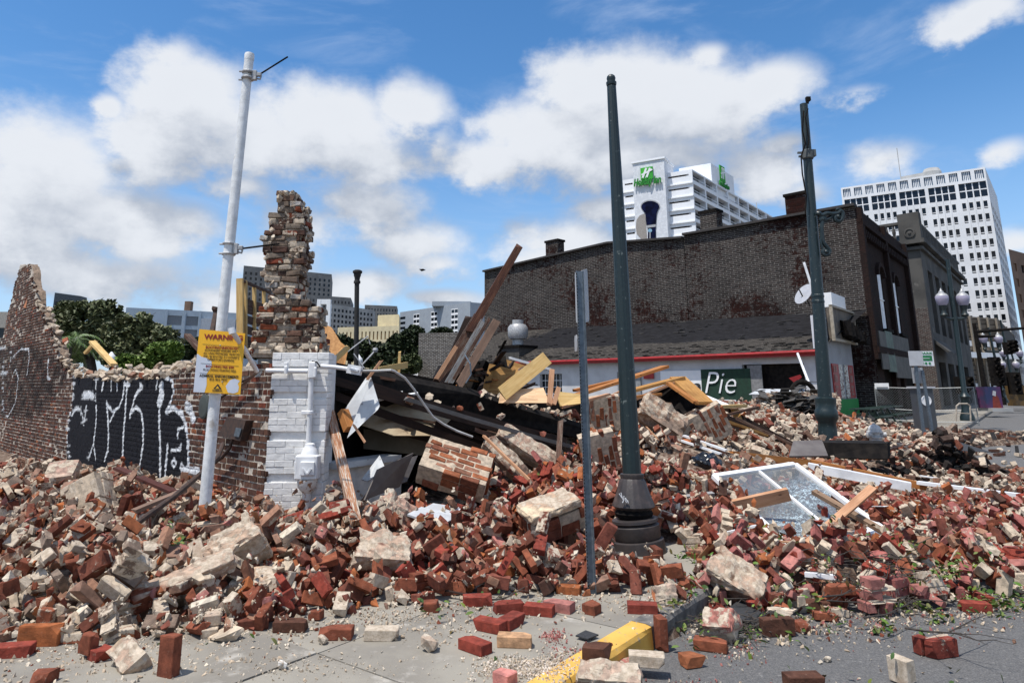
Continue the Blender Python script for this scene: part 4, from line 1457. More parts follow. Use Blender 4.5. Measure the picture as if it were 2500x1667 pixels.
def lib_brick(kind, rnd):
 bm = bmesh.new()
 L, W, T = .212, .104, .064
 if kind in ('full', 'half'):
  bmesh.ops.create_cube(bm, size=1)
  for v in bm.verts:
   v.co = Vector((v.co.x * L, v.co.y * W, v.co.z * T))
  bmesh.ops.bevel(bm, geom=bm.edges[:], offset=.0035, segments=1, affect='EDGES', profile=.5)
  if kind == 'half':
   cut(bm, Vector((rnd.uniform(-.03, .03), 0, 0)), Vector((1, rnd.uniform(-.5, .5), rnd.uniform(-.5, .5))))
   cut(bm, Vector((rnd.uniform(-.0, .03), rnd.uniform(-.02, .02), 0)), Vector((1, rnd.uniform(-1.4, 1.4), rnd.uniform(-.9, .9))))
  for _ in range(rnd.choice((0, 1, 1, 2))):
   c = Vector((rnd.choice((-1, 1)) * L / 2, rnd.choice((-1, 1)) * W / 2, rnd.choice((-1, 1)) * T / 2))
   n = Vector((c.x / L * rnd.uniform(.6, 1.6), c.y / W * rnd.uniform(.6, 1.6), c.z / T * rnd.uniform(.6, 1.6))).normalized()
   cut(bm, c - n * rnd.uniform(.012, .035), n)
  for v in bm.verts:
   v.co += Vector((rnd.uniform(-1, 1), rnd.uniform(-1, 1), rnd.uniform(-1, 1))) * .0022
  v, f = tri_arrays(bm)
  a = np.full(len(v), .35)
  side = rnd.choice((0, 1, 2, 3))
  if side == 1:
   a[v[:, 2] > .018] = 1.0
  elif side == 2:
   a[v[:, 2] > .018] = .85
   a[v[:, 2] < -.018] = .85
  elif side == 3:
   a[:] = .02
  bm.free()
  return v, f, a
 if kind == 'clump':
  sx, sy, sz = rnd.uniform(.05, .1), rnd.uniform(.04, .075), rnd.uniform(.025, .05)
  for k in range(15):
   p = Vector((rnd.gauss(0, 1), rnd.gauss(0, 1), rnd.gauss(0, 1))).normalized()
   q = max(abs(p.x), abs(p.y), abs(p.z))
   p = p.lerp(p / q, .62)
   bm.verts.new((p.x * sx, p.y * sy, p.z * sz))
  r = bmesh.ops.convex_hull(bm, input=bm.verts)
  for e in [x for x in r['geom_interior'] if isinstance(x, bmesh.types.BMVert)]:
   bm.verts.remove(e)
  bmesh.ops.subdivide_edges(bm, edges=bm.edges[:], cuts=1)
  o = Vector((rnd.random() * 50, 0, 0))
  for v in bm.verts:
   d = mnoise.noise(v.co * 22 + o) * .008 + mnoise.noise(v.co * 60 + o) * .009
   v.co += v.co.normalized() * d
  bm.verts.index_update()
  v, f = tri_arrays(bm)
  bm.free()
  return v, f, np.full(len(v), rnd.choice((0, .9, 1.1)))
 if kind == 'crumb':
  for k in range(9):
   p = Vector((rnd.gauss(0, 1), rnd.gauss(0, 1), rnd.gauss(0, 1))).normalized()
   bm.verts.new((p.x * .018, p.y * .014, p.z * .009))
  r = bmesh.ops.convex_hull(bm, input=bm.verts)
  for e in [x for x in r['geom_interior'] if isinstance(x, bmesh.types.BMVert)]:
   bm.verts.remove(e)
  bm.verts.index_update()
  v, f = tri_arrays(bm)
  bm.free()
  return v, f, np.zeros(len(v))
 if kind == 'double':       # two or three bricks still bonded
  n = rnd.choice((2, 2, 3))
  V, Fc, A = [], [], []
  k0 = 0
  for k in range(n):
   v, f, a = lib_brick('full' if rnd.random() < .6 else 'half', rnd)
   v = v + np.array([rnd.uniform(-.04, .04), rnd.uniform(-.008, .008), (k - (n - 1) / 2) * .072])
   V.append(v); Fc.append(f + k0); A.append(np.full(len(v), .5)); k0 += len(v)
  for k in range(n - 1):
   b2 = bmesh.new()
   bmesh.ops.create_cube(b2, size=1)
   bmesh.ops.subdivide_edges(b2, edges=b2.edges[:], cuts=2, use_grid_fill=True)
   for q in b2.verts:
    q.co = Vector((q.co.x * .19, q.co.y * .095, q.co.z * .022)) + Vector((rnd.uniform(-1, 1), rnd.uniform(-1, 1), 0)) * .009
    q.co.z += (k + .5 - (n - 1) / 2) * .072
   v, f = tri_arrays(b2)
   b2.free()
   V.append(v); Fc.append(f + k0); A.append(np.full(len(v), 1.3)); k0 += len(v)
  bm.free()
  return np.concatenate(V), np.concatenate(Fc), np.concatenate(A)
LIB = {k: [lib_brick(k, R) for _ in range(n)] for k, n in (('full', 12), ('half', 10), ('clump', 14), ('double', 7), ('crumb', 8))}
def np_mesh(name, V, T, Ccol, smooth=False):
 me = bpy.data.meshes.new(name)
 me.vertices.add(len(V))
 me.vertices.foreach_set('co', np.asarray(V, dtype=np.float32).ravel())
 me.loops.add(len(T) * 3)
 me.loops.foreach_set('vertex_index', np.asarray(T, dtype=np.int32).ravel())
 me.polygons.add(len(T))
 me.polygons.foreach_set('loop_start', np.arange(0, len(T) * 3, 3, dtype=np.int32))
 if Ccol is not None:
  ca = me.color_attributes.new('col', 'FLOAT_COLOR', 'POINT')
  ca.data.foreach_set('color', np.asarray(Ccol, dtype=np.float32).ravel())
 me.shade_flat()
 me.update(calc_edges=True)
 me.validate()
 return me
PMESH = {}
def piece_mesh(kind, i, colr, al=None):
 key = (kind, i, tuple(round(c, 3) for c in colr), None if al is None else round(al, 1))
 if key not in PMESH:
  v, f, a = LIB[kind][i]
  c = np.zeros((len(v), 4))
  c[:, :3] = colr
  c[:, 3] = a if al is None else np.where(a > .03, np.clip(a * al * 1.8, 0, 1.4), a)
  me = np_mesh('brick_piece', v, f, c)
  me.materials.append(M_MAS)
  PMESH[key] = me
 return PMESH[key]
def place_piece(name, kind, i, colr, loc, rot, scale=1., label=None, cat=None, group=None, al=None, parent=None):
 o = bpy.data.objects.new(name, piece_mesh(kind, i, colr, al))
 COL.objects.link(o)
 o.rotation_euler = rot if isinstance(rot, (tuple, Euler)) else rot.to_euler()
 o.scale = (scale,) * 3 if not isinstance(scale, tuple) else scale
 if parent is not None:
  o.parent = parent
  o.location = Vector(loc) - WP[parent.name]
 else:
  o.location = loc
 return tag(o, label, cat, group)
# ================================================================== graffiti wall
WY = 8.15
x0w = at(614, 1000, WY).x
WC = Vector((x0w, WY, 0))
def wp(t, z, out=0.0):
 return WC + E1 * t + Vector((0, 0, z)) + N1 * out
prof = []
for (u, v) in ((612, 838), (560, 842), (500, 844), (450, 850), (400, 860), (375, 868), (300, 873), (215, 872), (170, 862), (150, 850), (132, 822), (130, 790), (118, 784), (116, 752), (101, 746), (98, 716), (84, 704), (82, 662), (74, 656), (70, 606), (46, 604), (37, 640), (29, 700), (6, 775), (-20, 806), (-200, 830)):
 p = onpl(u, v, WC, N1)
 prof.append(((p - WC).dot(E1), p.z))
prof.sort()
PT, PZ = [a for a, b in prof], [b for a, b in prof]
def ztop(t):
 return float(np.interp(t, PT, PZ))
def zo(x, y, ox=150, oy=700, s=3.135):
 p = onpl((ox + x / s) / K, (oy + y / s) / K, WC, N1)
 return ((p - WC).dot(E1), p.z)
POLY = [zo(*p) for p in ((88, 660), (240, 690), (800, 690), (862, 760), (855, 860), (815, 950), (900, 950), (955, 1040), (978, 1200), (978, 1420), (880, 1450), (790, 1560), (40, 1330), (38, 1180), (55, 1030), (80, 930))]
ST = []
def stroke(pts, w, **k):
 q = [zo(*p, **k) for p in pts]
 ST.append((q, w / 3.135 / 120))
for pts, w in (([(95, 680), (90, 800), (75, 930), (50, 1050), (40, 1180), (62, 1300)], 12), ([(75, 1000), (100, 940), (140, 935), (160, 990), (170, 1060), (190, 910)], 12),
               ([(265, 715), (258, 850), (268, 950), (262, 1060), (245, 1200), (205, 1320)], 11), ([(245, 1200), (262, 1320)], 9), ([(170, 822), (240, 835)], 30), ([(325, 700), (310, 790)], 14),
               ([(380, 700), (380, 795)], 8), ([(425, 700), (425, 795)], 8), ([(345, 880), (355, 1000), (360, 1130), (355, 1250), (330, 1330)], 13), ([(345, 890), (390, 955), (440, 920), (470, 850), (482, 735)], 12),
               ([(372, 1030), (410, 950)], 9), ([(505, 730), (495, 850), (485, 1000), (472, 1150), (465, 1390)], 14), ([(478, 745), (520, 745)], 16), ([(600, 740), (618, 770), (585, 800), (560, 850), (530, 960), (525, 995)], 13),
               ([(530, 965), (570, 920), (610, 960), (625, 1060), (625, 1200), (588, 1440)], 12), ([(765, 790), (755, 880)], 46), ([(750, 900), (748, 1050), (755, 1200), (755, 1510)], 14), ([(735, 720), (725, 775)], 9),
               ([(790, 690), (850, 720), (862, 800), (840, 880), (805, 960)], 12), ([(805, 955), (860, 930), (920, 970), (950, 1050), (970, 1180), (974, 1420)], 17), ([(890, 1150), (890, 1090), (935, 1070)], 9),
               ([(812, 1220), (800, 1350), (790, 1500)], 14), ([(840, 1250), (908, 1240), (915, 1205)], 12), ([(860, 1320), (880, 1350), (862, 1378), (842, 1350), (860, 1320)], 10), ([(920, 1350), (935, 1380), (920, 1405), (908, 1378), (920, 1350)], 8), ([(960, 900), (1010, 1000)], 30), ([(940, 1410), (1050, 1400)], 22)):
 stroke(pts, w)
for pts, w in (([(30, 830), (20, 1000), (25, 1240), (60, 1310), (120, 1200), (140, 1010), (120, 945), (90, 1000)], 9), ([(85, 790), (80, 900), (60, 970), (0, 985)], 10), ([(95, 860), (150, 800)], 9), ([(160, 790), (222, 790), (225, 860), (208, 985)], 11), ([(370, 870), (365, 1010), (385, 1020)], 12), ([(0, 790), (40, 780)], 12)):
 stroke(pts, w, ox=0, oy=600, s=3.135)
SMUDGE = [zo(*p, ox=0, oy=600) for p in ((-200, 760), (240, 760), (420, 850), (520, 1000), (420, 1180), (260, 1320), (0, 1320), (-200, 1320))]
def inpoly(T, Z, poly):
 ins = np.zeros(len(T), bool)
 n = len(poly)
 for i in range(n):
  (x1, y1), (x2, y2) = poly[i], poly[(i + 1) % n]
  c = (y1 > Z) != (y2 > Z)
  ins ^= c & (T < (x2 - x1) * (Z - y1) / ((y2 - y1) if abs(y2 - y1) > 1e-9 else 1e-9) + x1)
 return ins
def segd(T, Z, q):
 d = np.full(len(T), 9.)
 for (x1, y1), (x2, y2) in zip(q[:-1], q[1:]):
  L2 = (x2 - x1) ** 2 + (y2 - y1) ** 2 + 1e-12
  k = np.clip(((T - x1) * (x2 - x1) + (Z - y1) * (y2 - y1)) / L2, 0, 1)
  d = np.minimum(d, np.hypot(T - x1 - k * (x2 - x1), Z - y1 - k * (y2 - y1)))
 return d
def paint(T, Z, base):
 """paint colours over the base colours (n,4)"""
 out = base.copy()
 jag = np.sin(T * 91) * .008 + np.sin(Z * 77 + T * 31) * .008
 blk = inpoly(T + jag, Z + jag, POLY)
 out[blk] = (.008, .009, .014, .02)
 sm = inpoly(T + jag * 6, Z + jag * 6, SMUDGE) & ~blk
 w = (.5 + .5 * np.sin(T * 5.1) * np.sin(Z * 8.3 + T))[:, None] * .5 + .32
 out[sm] = (out * (1 - w) + np.array((.012, .011, .012, .05)) * w)[sm]
 for q, w_ in ST:
  d = segd(T, Z, q)
  foreshort = .9
  m_ = d < w_ * foreshort * (1 + .25 * np.sin(Z * 23 + T * 9))
  if m_.any():
   out[m_] = (.66, .70, .74, .01)
 return out
wall = thing('graffiti_wall', 'ruined brick wall with black and white graffiti and a jagged crumbling top', 'wall', WC + E1 * 4)
V, Fq, Bs = [], [], []
BR = []           # separate front bricks: near the camera
row = 0
z = -.1
tris_t, cols = [], []
acc_v, acc_f, acc_c = [], [], []
nparts = 0
def wall_brick(t0, t1, z0, z1, pr, fine):
 jt = lambda: R.uniform(-.004, .004)
 nu, nv = (max(2, int((t1 - t0) / .017)), 4) if fine else (1, 1)
 vs, tz = [], []
 c4 = [(t0 + jt(), z0 + jt()), (t1 + jt(), z0 + jt()), (t1 + jt(), z1 + jt()), (t0 + jt(), z1 + jt())]
 for j in range(nv + 1):
  for i in range(nu + 1):
   a, b = i / nu, j / nv
   t_ = (c4[0][0] * (1 - a) + c4[1][0] * a) * (1 - b) + (c4[3][0] * (1 - a) + c4[2][0] * a) * b
   z_ = (c4[0][1] * (1 - a) + c4[1][1] * a) * (1 - b) + (c4[3][1] * (1 - a) + c4[2][1] * a) * b
   vs.append(wp(t_, z_, pr + (0 if 0 < a < 1 and 0 < b < 1 else -.004) + R.uniform(-.002, .002)))
   tz.append((t_, z_))
 fs = []
 for j in range(nv):
  for i in range(nu):
   q = j * (nu + 1) + i
   fs.append((q, q + nu + 1, q + nu + 2, q + 1))
 k0 = len(vs)
 for (t_, z_) in c4:
  vs.append(wp(t_, z_, -.03))
  tz.append((t_, z_))
 cr = [0, nu, (nv + 1) * (nu + 1) - 1, nv * (nu + 1)]
 for q in range(4):
  fs.append((cr[q], cr[(q + 1) % 4], k0 + (q + 1) % 4, k0 + q))
 return vs, tz, fs
def wall_col(t, z):
 r = R.random()
 c = R.choice([(.115, .058, .040), (.135, .07, .048), (.10, .052, .04), (.155, .075, .05), (.085, .045, .034)])
 if r < .10:
  c = (.20, .055, .032)
 elif r < .13:
  c = (.30, .11, .05)
 k = R.uniform(.55, 1.0)
 return (c[0] * k, c[1] * k, c[2] * k)
bricks = []
while z < 5.0:
 t = -.02 if row % 2 == 0 else -.12
 head = row % 6 == 3
 while t < 23:
  w = (.108 if head else .212) * R.uniform(.94, 1.05)
  t1 = t + w - .016
  tc = (t + t1) / 2
  zt_ = ztop(tc) + (R.uniform(-.05, .05) if tc < 8 else R.uniform(-.16, .08)) + .05 * mnoise.noise(Vector((tc * 3, 0, 2)))
  if z + .03 < zt_ and R.random() > .006:
   bricks.append((max(t, .0), t1, z + .005, z + .064, R.uniform(.0, .013)))
  t = t1 + .016
 z += .0755
 row += 1
# the ones that show largest become single bricks
order = sorted(range(len(bricks)), key=lambda i: (bricks[i][0] if bricks[i][2] > .15 else 99))
single = set(order[:285])
allv, allt, allf, allc = [], [], [], []
k0 = 0
for i, (t0, t1, z0, z1, pr) in enumerate(bricks):
 fine = 1.4 < t0 < 6.9 or 10 < t0 < 15
 if inpoly(np.array([t0]), np.array([z0]), POLY)[0]:
  pr = .001 + pr * .15
 vs, tz, fs = wall_brick(t0, t1, z0, z1, pr, fine)
 c = wall_col(t0, z0)
 base = np.zeros((len(vs), 4))
 base[:, :3] = c
 base[:, 3] = .02
 tz = np.array(tz)
 base = paint(tz[:, 0], tz[:, 1], base)
 if i in single:
  mb = MB()
  mb.v, mb.f, mb.c = vs, [tuple(reversed(f)) for f in fs], base
  mb.build('brick', M_MAS, wall, fixn=False)
 else:
  allv += [tuple(q - WP[wall.name]) for q in vs]
  allf += [tuple(k + k0 for k in reversed(f)) for f in fs]
  allc.append(base)
  k0 += len(vs)
me = bpy.data.meshes.new('brick_mass')
me.from_pydata(allv, [], allf)
ca = me.color_attributes.new('col', 'FLOAT_COLOR', 'POINT')
ca.data.foreach_set('color', np.concatenate(allc).astype(np.float32).ravel())
me.materials.append(M_MAS)
o = bpy.data.objects.new('brick_mass', me)
COL.objects.link(o)
o.parent = wall
tag(o, kind='stuff')
# mortar behind and between the bricks, with broken crest and thickness
mb = MB()
M_MORT = mat('lime mortar', (.56, .50, .42), (.40, .34, .28), scale=9, rough=.95, bump=.9, bscale=35, spec=.1)
ts = np.arange(0, 23, .026)
zs_n = 60
gv, gt = [], []
gf = []
nz = 70
for i, t in enumerate(ts):
 zt_ = ztop(t) - (.06 if t > 8 else 0) + (.03 if t < 8 else .10) * mnoise.noise(Vector((t * 5, 0, 9)))
 for j in range(nz + 1):
  z_ = -.1 + (zt_ + .1) * j / nz
  o_ = -.001 + .004 * mnoise.noise(Vector((t * 9, z_ * 9, 3)))
  gv.append(wp(t, z_, o_ - .002))
  gt.append((t, z_))
for i in range(len(ts) - 1):
 for j in range(nz):
  a = i * (nz + 1) + j
  gf.append((a, a + 1, a + nz + 2, a + nz + 1))
gt = np.array(gt)
base = np.zeros((len(gv), 4))
n_ = np.array([mnoise.noise(Vector((a * 2, b * 2, 0))) for a, b in gt])
base[:, 0], base[:, 1], base[:, 2] = .50 + .20 * n_, .45 + .19 * n_, .385 + .17 * n_
base = paint(gt[:, 0], gt[:, 1], base)
base[:, 3] = 0
k0 = len(gv)
# crest and back
for i, t in enumerate(ts):
 zt_ = gv[i * (nz + 1) + nz].z
 for d_ in (.08, .16, .24):
  q = wp(t, zt_ + .04 * mnoise.noise(Vector((t * 8, d_ * 9, 5))) - .02 * d_, -d_)
  gv.append(q)
 gv.append(wp(t, -.1, -.24))
crest = np.zeros((len(gv) - k0, 4))
crest[:, :3] = (.24, .18, .135)
base = np.concatenate([base, crest])
for i in range(len(ts) - 1):
 a, b = i * (nz + 1) + nz, (i + 1) * (nz + 1) + nz
 c, d = k0 + i * 4, k0 + (i + 1) * 4
 gf += [(a, c, d, b), (c, c + 1, d + 1, d), (c + 1, c + 2, d + 2, d + 1), (c + 2, c + 3, d + 3, d + 2)]
mb.v, mb.f, mb.c = gv, gf, base
mb.build('mortar_core', M_MAS, wall, fixn=False)
# ---- loose bricks and mortar lying on the crest (part of the ruin's ragged top)
def rnd_rot(tilt=.4):
 return Euler((R.gauss(0, tilt), R.gauss(0, tilt), R.uniform(0, 6.28)))
crest_n = 0
for t in list(np.arange(.3, 13.5, .085)) + [R.uniform(2.0, 7.6) for _ in range(130)]:
 if crest_n > 285:
  break
 zt_ = ztop(t)
 if R.random() < (.45 if t < 1.6 else 1):
  hgt = .06 if t < 2 else .26 if t < 7.6 else .12
  kd = R.choice(('clump', 'clump', 'clump', 'half', 'full'))
  c = R.choice(MOR + MOR + SAL + RED[:2] + ORG[:1]) if kd != 'clump' else R.choice(MOR)
  dd_ = R.uniform(-.24, .0) if t > 7.6 else R.uniform(-.34, 0)
  p = wp(t, zt_ + R.random() ** 1.5 * hgt * min(1, .3 - dd_ * 3), dd_)
  place_piece('broken_brick' if kd != 'clump' else 'mortar_lump', kd, R.randrange(len(LIB[kd])), c, p, rnd_rot(), R.uniform(.7, 1.15) * (1.1 if kd == 'clump' else 1), parent=wall, al=.9)
  crest_n += 1
# clay flue pipe on the narrow broken end
p = onpl(76, 693, WC - N1 * .15, N1)
mb = MB()
ax = Vector((.25, .1, 1)).normalized()
mb.lathe(p, [(.16, -.22), (.16, .22), (.13, .22), (.13, -.2)], 14, axis=ax)
mb.build('clay_flue', mat('terracotta', (.42, .17, .08), (.34, .13, .06), bump=.1), wall)
# ================================================================== white pier
pz = lambda y: at(0, (780 + y / 2.8) / K, WY)[2]
xr = at(747, 1000, WY).x
pier = thing('white_pier', 'white painted brick corner pier with conduit and meter box on it', 'pier', (x0w + .33, WY + .25, 0))
top_z = pz(225)
mb = MB()
mb.prism([(x0w + .02, WY + .025), (xr - .02, WY + .025), (xr - .02, WY + .48), (x0w - .1, WY + .48)], -.05, top_z - .01)
mb.build('core', M_PIERW, pier)
bands = [(225, 322, 0), (326, 366, -.012), (372, 495, 0), (499, 537, -.03), (541, 765, 0), (769, 822, -.03), (826, 1055, 0), (1059, 1108, -.03), (1112, 1330, 0)]
rowi = 0
for (ya, yb, out) in bands:
 za, zb = pz(ya), pz(yb)
 n = max(1, round((za - zb) / .074))
 for k in range(n):
  z1 = za - (za - zb) * k / n
  z0 = za - (za - zb) * (k + 1) / n
  rowi += 1
  x = x0w + (0 if rowi % 2 else -.0)
  first = .106 if rowi % 2 else .212
  xe = xr
  cuts = [x0w]
  q = x0w + first
  while q < xe - .05:
   cuts.append(q)
   q += .212
  cuts.append(xe)
  for a, b in zip(cuts[:-1], cuts[1:]):
   mb = MB()
   jx = R.uniform(-.004, .004)
   yy = WY - out + R.uniform(-.003, .003)
   mb.box(((a + b) / 2, yy + .13, (z0 + z1) / 2), (b - a - .0012, .26, z1 - z0 - .0015), jit=.001)
   mb.build('painted_brick', M_PIERW, pier, bevel=.0045)
# ================================================================== broken stack on the pier
sxy = lambda x, y: ((440 + x / 3.409) / K, (440 + y / 3.409) / K)
rows_ = [(1450, 560, 1215), (1350, 590, 1200), (1250, 632, 1168), (1150, 640, 1182), (1080, 660, 1182), (1045, 700, 1100), (1000, 738, 1035), (950, 758, 1022), (900, 722, 1018), (850, 710, 1018), (750, 700, 1035), (650, 693, 1066), (580, 688, 1072), (520, 705, 1028), (450, 710, 1062), (400, 725, 1070), (330, 732, 1046), (270, 798, 1040), (210, 810, 1032), (160, 790, 1000), (105, 800, 950)]
YS = WY + .18
prz, pl0, pr0 = [], [], []
for (y, a, b) in rows_:
 ua, v_ = sxy(a, y)
 ub, _ = sxy(b, y)
 pa_, pb_ = at(ua, v_, YS), at(ub, v_, YS)
 prz.append(pa_.z); pl0.append(pa_.x); pr0.append(pb_.x)
stack = thing('broken_stack', 'tall jagged stack of broken bricks standing on the white pier', 'brick stack', ((pl0[0] + pr0[0]) / 2, YS + .2, top_z - .02))
z = top_z - .02
ri = 0
STC = [(.10, .055, .04), (.12, .075, .055), (.08, .045, .035), (.17, .045, .026), (.20, .055, .026), (.19, .145, .11), (.17, .13, .10), (.21, .17, .135), (.15, .11, .085), (.30, .29, .28), (.05, .03, .024)]
nsb = 0
coreL = []
while z < prz[-1] - .01:
 a, b = float(np.interp(z, prz, pl0)) + .02, float(np.interp(z, prz, pr0)) - .035
 coreL.append((z, a, b))
 for dr, (yy, dep) in enumerate(((YS, .105), (YS + .115, .105), (YS + .23, .105), (YS + .34, .1))):
  if dr and dr < 3 and (b - a) > .35:
   continue_mid = True
  x = a + R.uniform(-.03, .05)
  if ri % 2:
   x -= R.uniform(0, .05)
  while x < b - .02:
   w = R.choice((.105, .205, .205, .16)) * R.uniform(.92, 1.05)
   w = min(w, b - x + R.uniform(-.01, .03))
   if w < .04:
    break
   edge = x < a + .03 or x + w > b - .05
   if (dr in (0, 3) or edge) and R.random() > .04 and nsb < 420:
    mb = MB()
    c = R.choice(STC)
    k = R.uniform(.8, 1.2)
    mb.box((x + w / 2, yy + R.uniform(-.016, .016) - (.0 if dr else .0), z + .033), (w - .009, dep, .063), Matrix.Rotation(R.gauss(0, .07), 3, 'Z') @ Matrix.Rotation(R.gauss(0, .04), 3, 'Y'), jit=.009)
    al_ = R.choice((.02, .3, .5, .75))
    if nsb < 295:
     mb.build('brick', M_MAS, stack, bevel=.007, col=(c[0] * k, c[1] * k, c[2] * k, al_))
    nsb += 1
   x += w + R.uniform(.004, .012)
 z += .0735
 ri += 1
# mortar core, ragged
mb = MB()
n = 26
rings = []
core = [(top_z - .05, coreL[0][1], coreL[0][2])] + coreL + [(coreL[-1][0] + .06, coreL[-1][1] + .05, coreL[-1][2] - .03)]
fine_core = []
for (za, a0, b0), (zb, a1, b1) in zip(core[:-1], core[1:]):
 for q in (0, .33, .66):
  fine_core.append((za + (zb - za) * q, a0 + (a1 - a0) * q, b0 + (b1 - b0) * q))
for (z_, a, b) in fine_core:
 ring = []
 w = b - a
 for k in range(n):
  s = k / n * 4
  sd, f_ = int(s), s - int(s)
  pts = [(a + .012, YS - .045), (b - .012, YS - .045), (b - .012, YS + .38), (a + .012, YS + .38)]
  p, q = pts[sd], pts[(sd + 1) % 4]
  x, y = p[0] + (q[0] - p[0]) * f_, p[1] + (q[1] - p[1]) * f_
  d_ = -.022 + .030 * mnoise.noise(Vector((x * 13, y * 13, z_ * 16))) + .018 * mnoise.noise(Vector((x * 40, y * 40, z_ * 40)))
  cx, cy = (a + b) / 2, YS + .17
  v_ = Vector((x - cx, y - cy, 0))
  ring.append(Vector((x, y, z_)) + v_.normalized() * d_)
 rings.append(ring)
for r_ in rings:
 mb.v += r_
for i in range(len(rings) - 1):
 for k in range(n):
  mb.f.append((i * n + k, i * n + (k + 1) % n, (i + 1) * n + (k + 1) % n, (i + 1) * n + k))
mb.f.append(tuple((len(rings) - 1) * n + k for k in range(n)))
mb.build('mortar_core', M_MAS, stack, col=(.36, .30, .24, 0))
for k in range(95):
 z_ = R.uniform(prz[0], prz[-1])
 a, b = float(np.interp(z_, prz, pl0)), float(np.interp(z_, prz, pr0))
 x = R.choice((a + R.uniform(0, .1), b - R.uniform(0, .05), R.uniform(a, b)))
 place_piece('mortar_lump', 'clump', R.randrange(14), R.choice(MOR + [(.42, .36, .30)]), (x, YS + R.uniform(-.06, -.02) if a + .05 < x < b - .05 else YS + R.uniform(0, .3), z_), rnd_rot(1.5), R.uniform(.35, .8), parent=stack)
for k in range(46):
 x = pl0[0] + (pr0[0] - pl0[0]) * R.random()
 place_piece('mortar_lump', 'clump', R.randrange(14), R.choice(MOR), (x, YS + R.uniform(-.1, .2), top_z + R.uniform(0, .06)), rnd_rot(.8), R.uniform(.4, .9), parent=stack)
# ================================================================== the heap: height field
CT = [(-4.1, 6.1, .28), (-7.9, 11.5, .16), (-12, 17.5, .05), (-4.2, 7.5, .42), (-5.3, 10.3, .27), (-4.07, 9.2, .40), (-2.9, 7.9, .28), (-2.5, 7.6, .26), (-2.0, 7.7, .26),
      (-2.1, 6.3, .25), (-3.2, 5.6, .14), (-2.9, 7.0, .16), (-5.5, 6.5, .25), (-6.5, 8.5, .38), (-9, 9, .3), (-12, 12, .2),
      (-1.14, 7.6, .24), (-.39, 7.6, .30), (.5, 7.0, .22), (-.8, 6.4, .20), (.2, 6.2, .13), (.0, 8.6, .32), (.9, 8.6, .55), (1.0, 10, .8),
      (.48, 11.6, .9), (1.26, 12, 1.0), (1.9, 9.2, .62), (1.6, 8.2, .33), (1.5, 7.2, .0), (1.5, 6.8, .0), (1.5, 6.3, .0), (1.9, 6.6, .02), (2.5, 8.2, .35), (2.98, 13, 1.15), (4.56, 13, .85), (3.2, 11, .85), (2.2, 11, .95), (6.9, 18, .95), (5.3, 16, 1.0), (3, 16, 1.1),
      (2.84, 9, .46), (4.0, 9.5, .32), (4.83, 11, .30), (4.35, 8.2, .14), (3.19, 7.2, .08), (5.6, 9.4, .02), (6.62, 14, .50), (5.7, 12.6, .38), (11.9, 20, .28), (9.2, 17, .3), (7.07, 12, .02), (8, 14.5, .2),
      (9.8, 15, .02), (8.1, 11, -.02), (5.83, 8, -.04), (2.6, 6.4, -.02), (4.4, 7, -.08), (9, 9.5, -.1), (13, 15, -.1),
      (11.8, 25, .75), (9.2, 25, 1.2), (8, 22, 1.1), (10.6, 22, .6), (13.5, 25, .35), (16, 26, .08), (13.5, 21, .12), (16.5, 30, .0), (22, 30, -.08), (17, 20, -.1),
      (-1.2, 9.3, .05), (-.2, 9.8, .05), (.3, 10.4, .1), (-1.4, 11.5, .1), (-.4, 13.0, .6), (1.5, 15, 1.0), (-3, 14, .2), (5, 24, 1.0), (0, 20, .6)]
CTA = np.array(CT)
GX0, GY0, GS = -14.0, 3.6, .04
GNX, GNY = int(34 / GS), int(31 / GS)
YF = [(-14, 5.5), (-6, 4.75), (-3.06, 4.69), (-2.2, 4.62), (-1.5, 4.92), (-.72, 5.42), (.57, 5.75), (1.19, 5.6), (2.11, 5.5), (3.24, 5.8), (4.46, 6.2), (6.5, 7.6), (9, 9.8), (14, 14)]
gx = GX0 + GS * (np.arange(GNX) + .5)
gy = GY0 + GS * (np.arange(GNY) + .5)
cs = 4                                                      # coarse first, then upsample
cgx, cgy = gx[::cs], gy[::cs]
XX, YY = np.meshgrid(cgx, cgy, indexing='ij')
D2 = (XX[..., None] - CTA[:, 0]) ** 2 + (YY[..., None] - CTA[:, 1]) ** 2
sc_ = (.35 + .012 * YY ** 1.5)[..., None] ** 2
Wt = 1 / (D2 + sc_ * .5) ** 1.9
HC = (Wt * CTA[:, 2]).sum(-1) / Wt.sum(-1)
yf = np.interp(XX, [a for a, b in YF], [b for a, b in YF])
base_z = np.where(((XX - KP.x) * KN.x + (YY - KP.y) * KN.y) > 0, 0.0, -.14)
edge = np.clip((YY - yf) / 1.3, 0, 1)
edge = edge * edge * (3 - 2 * edge)
HC = base_z + (np.maximum(HC, base_z) - base_z) * edge
lump = np.zeros_like(HC)
for i in range(HC.shape[0]):
 for j in range(HC.shape[1]):
  x, y = cgx[i], cgy[j]
  lump[i, j] = mnoise.noise(Vector((x * 1.1, y * 1.1, 0))) * .12 + mnoise.noise(Vector((x * 2.9, y * 2.9, 7))) * .06
HC = HC + lump * np.clip((HC - base_z) / .25, 0, 1)
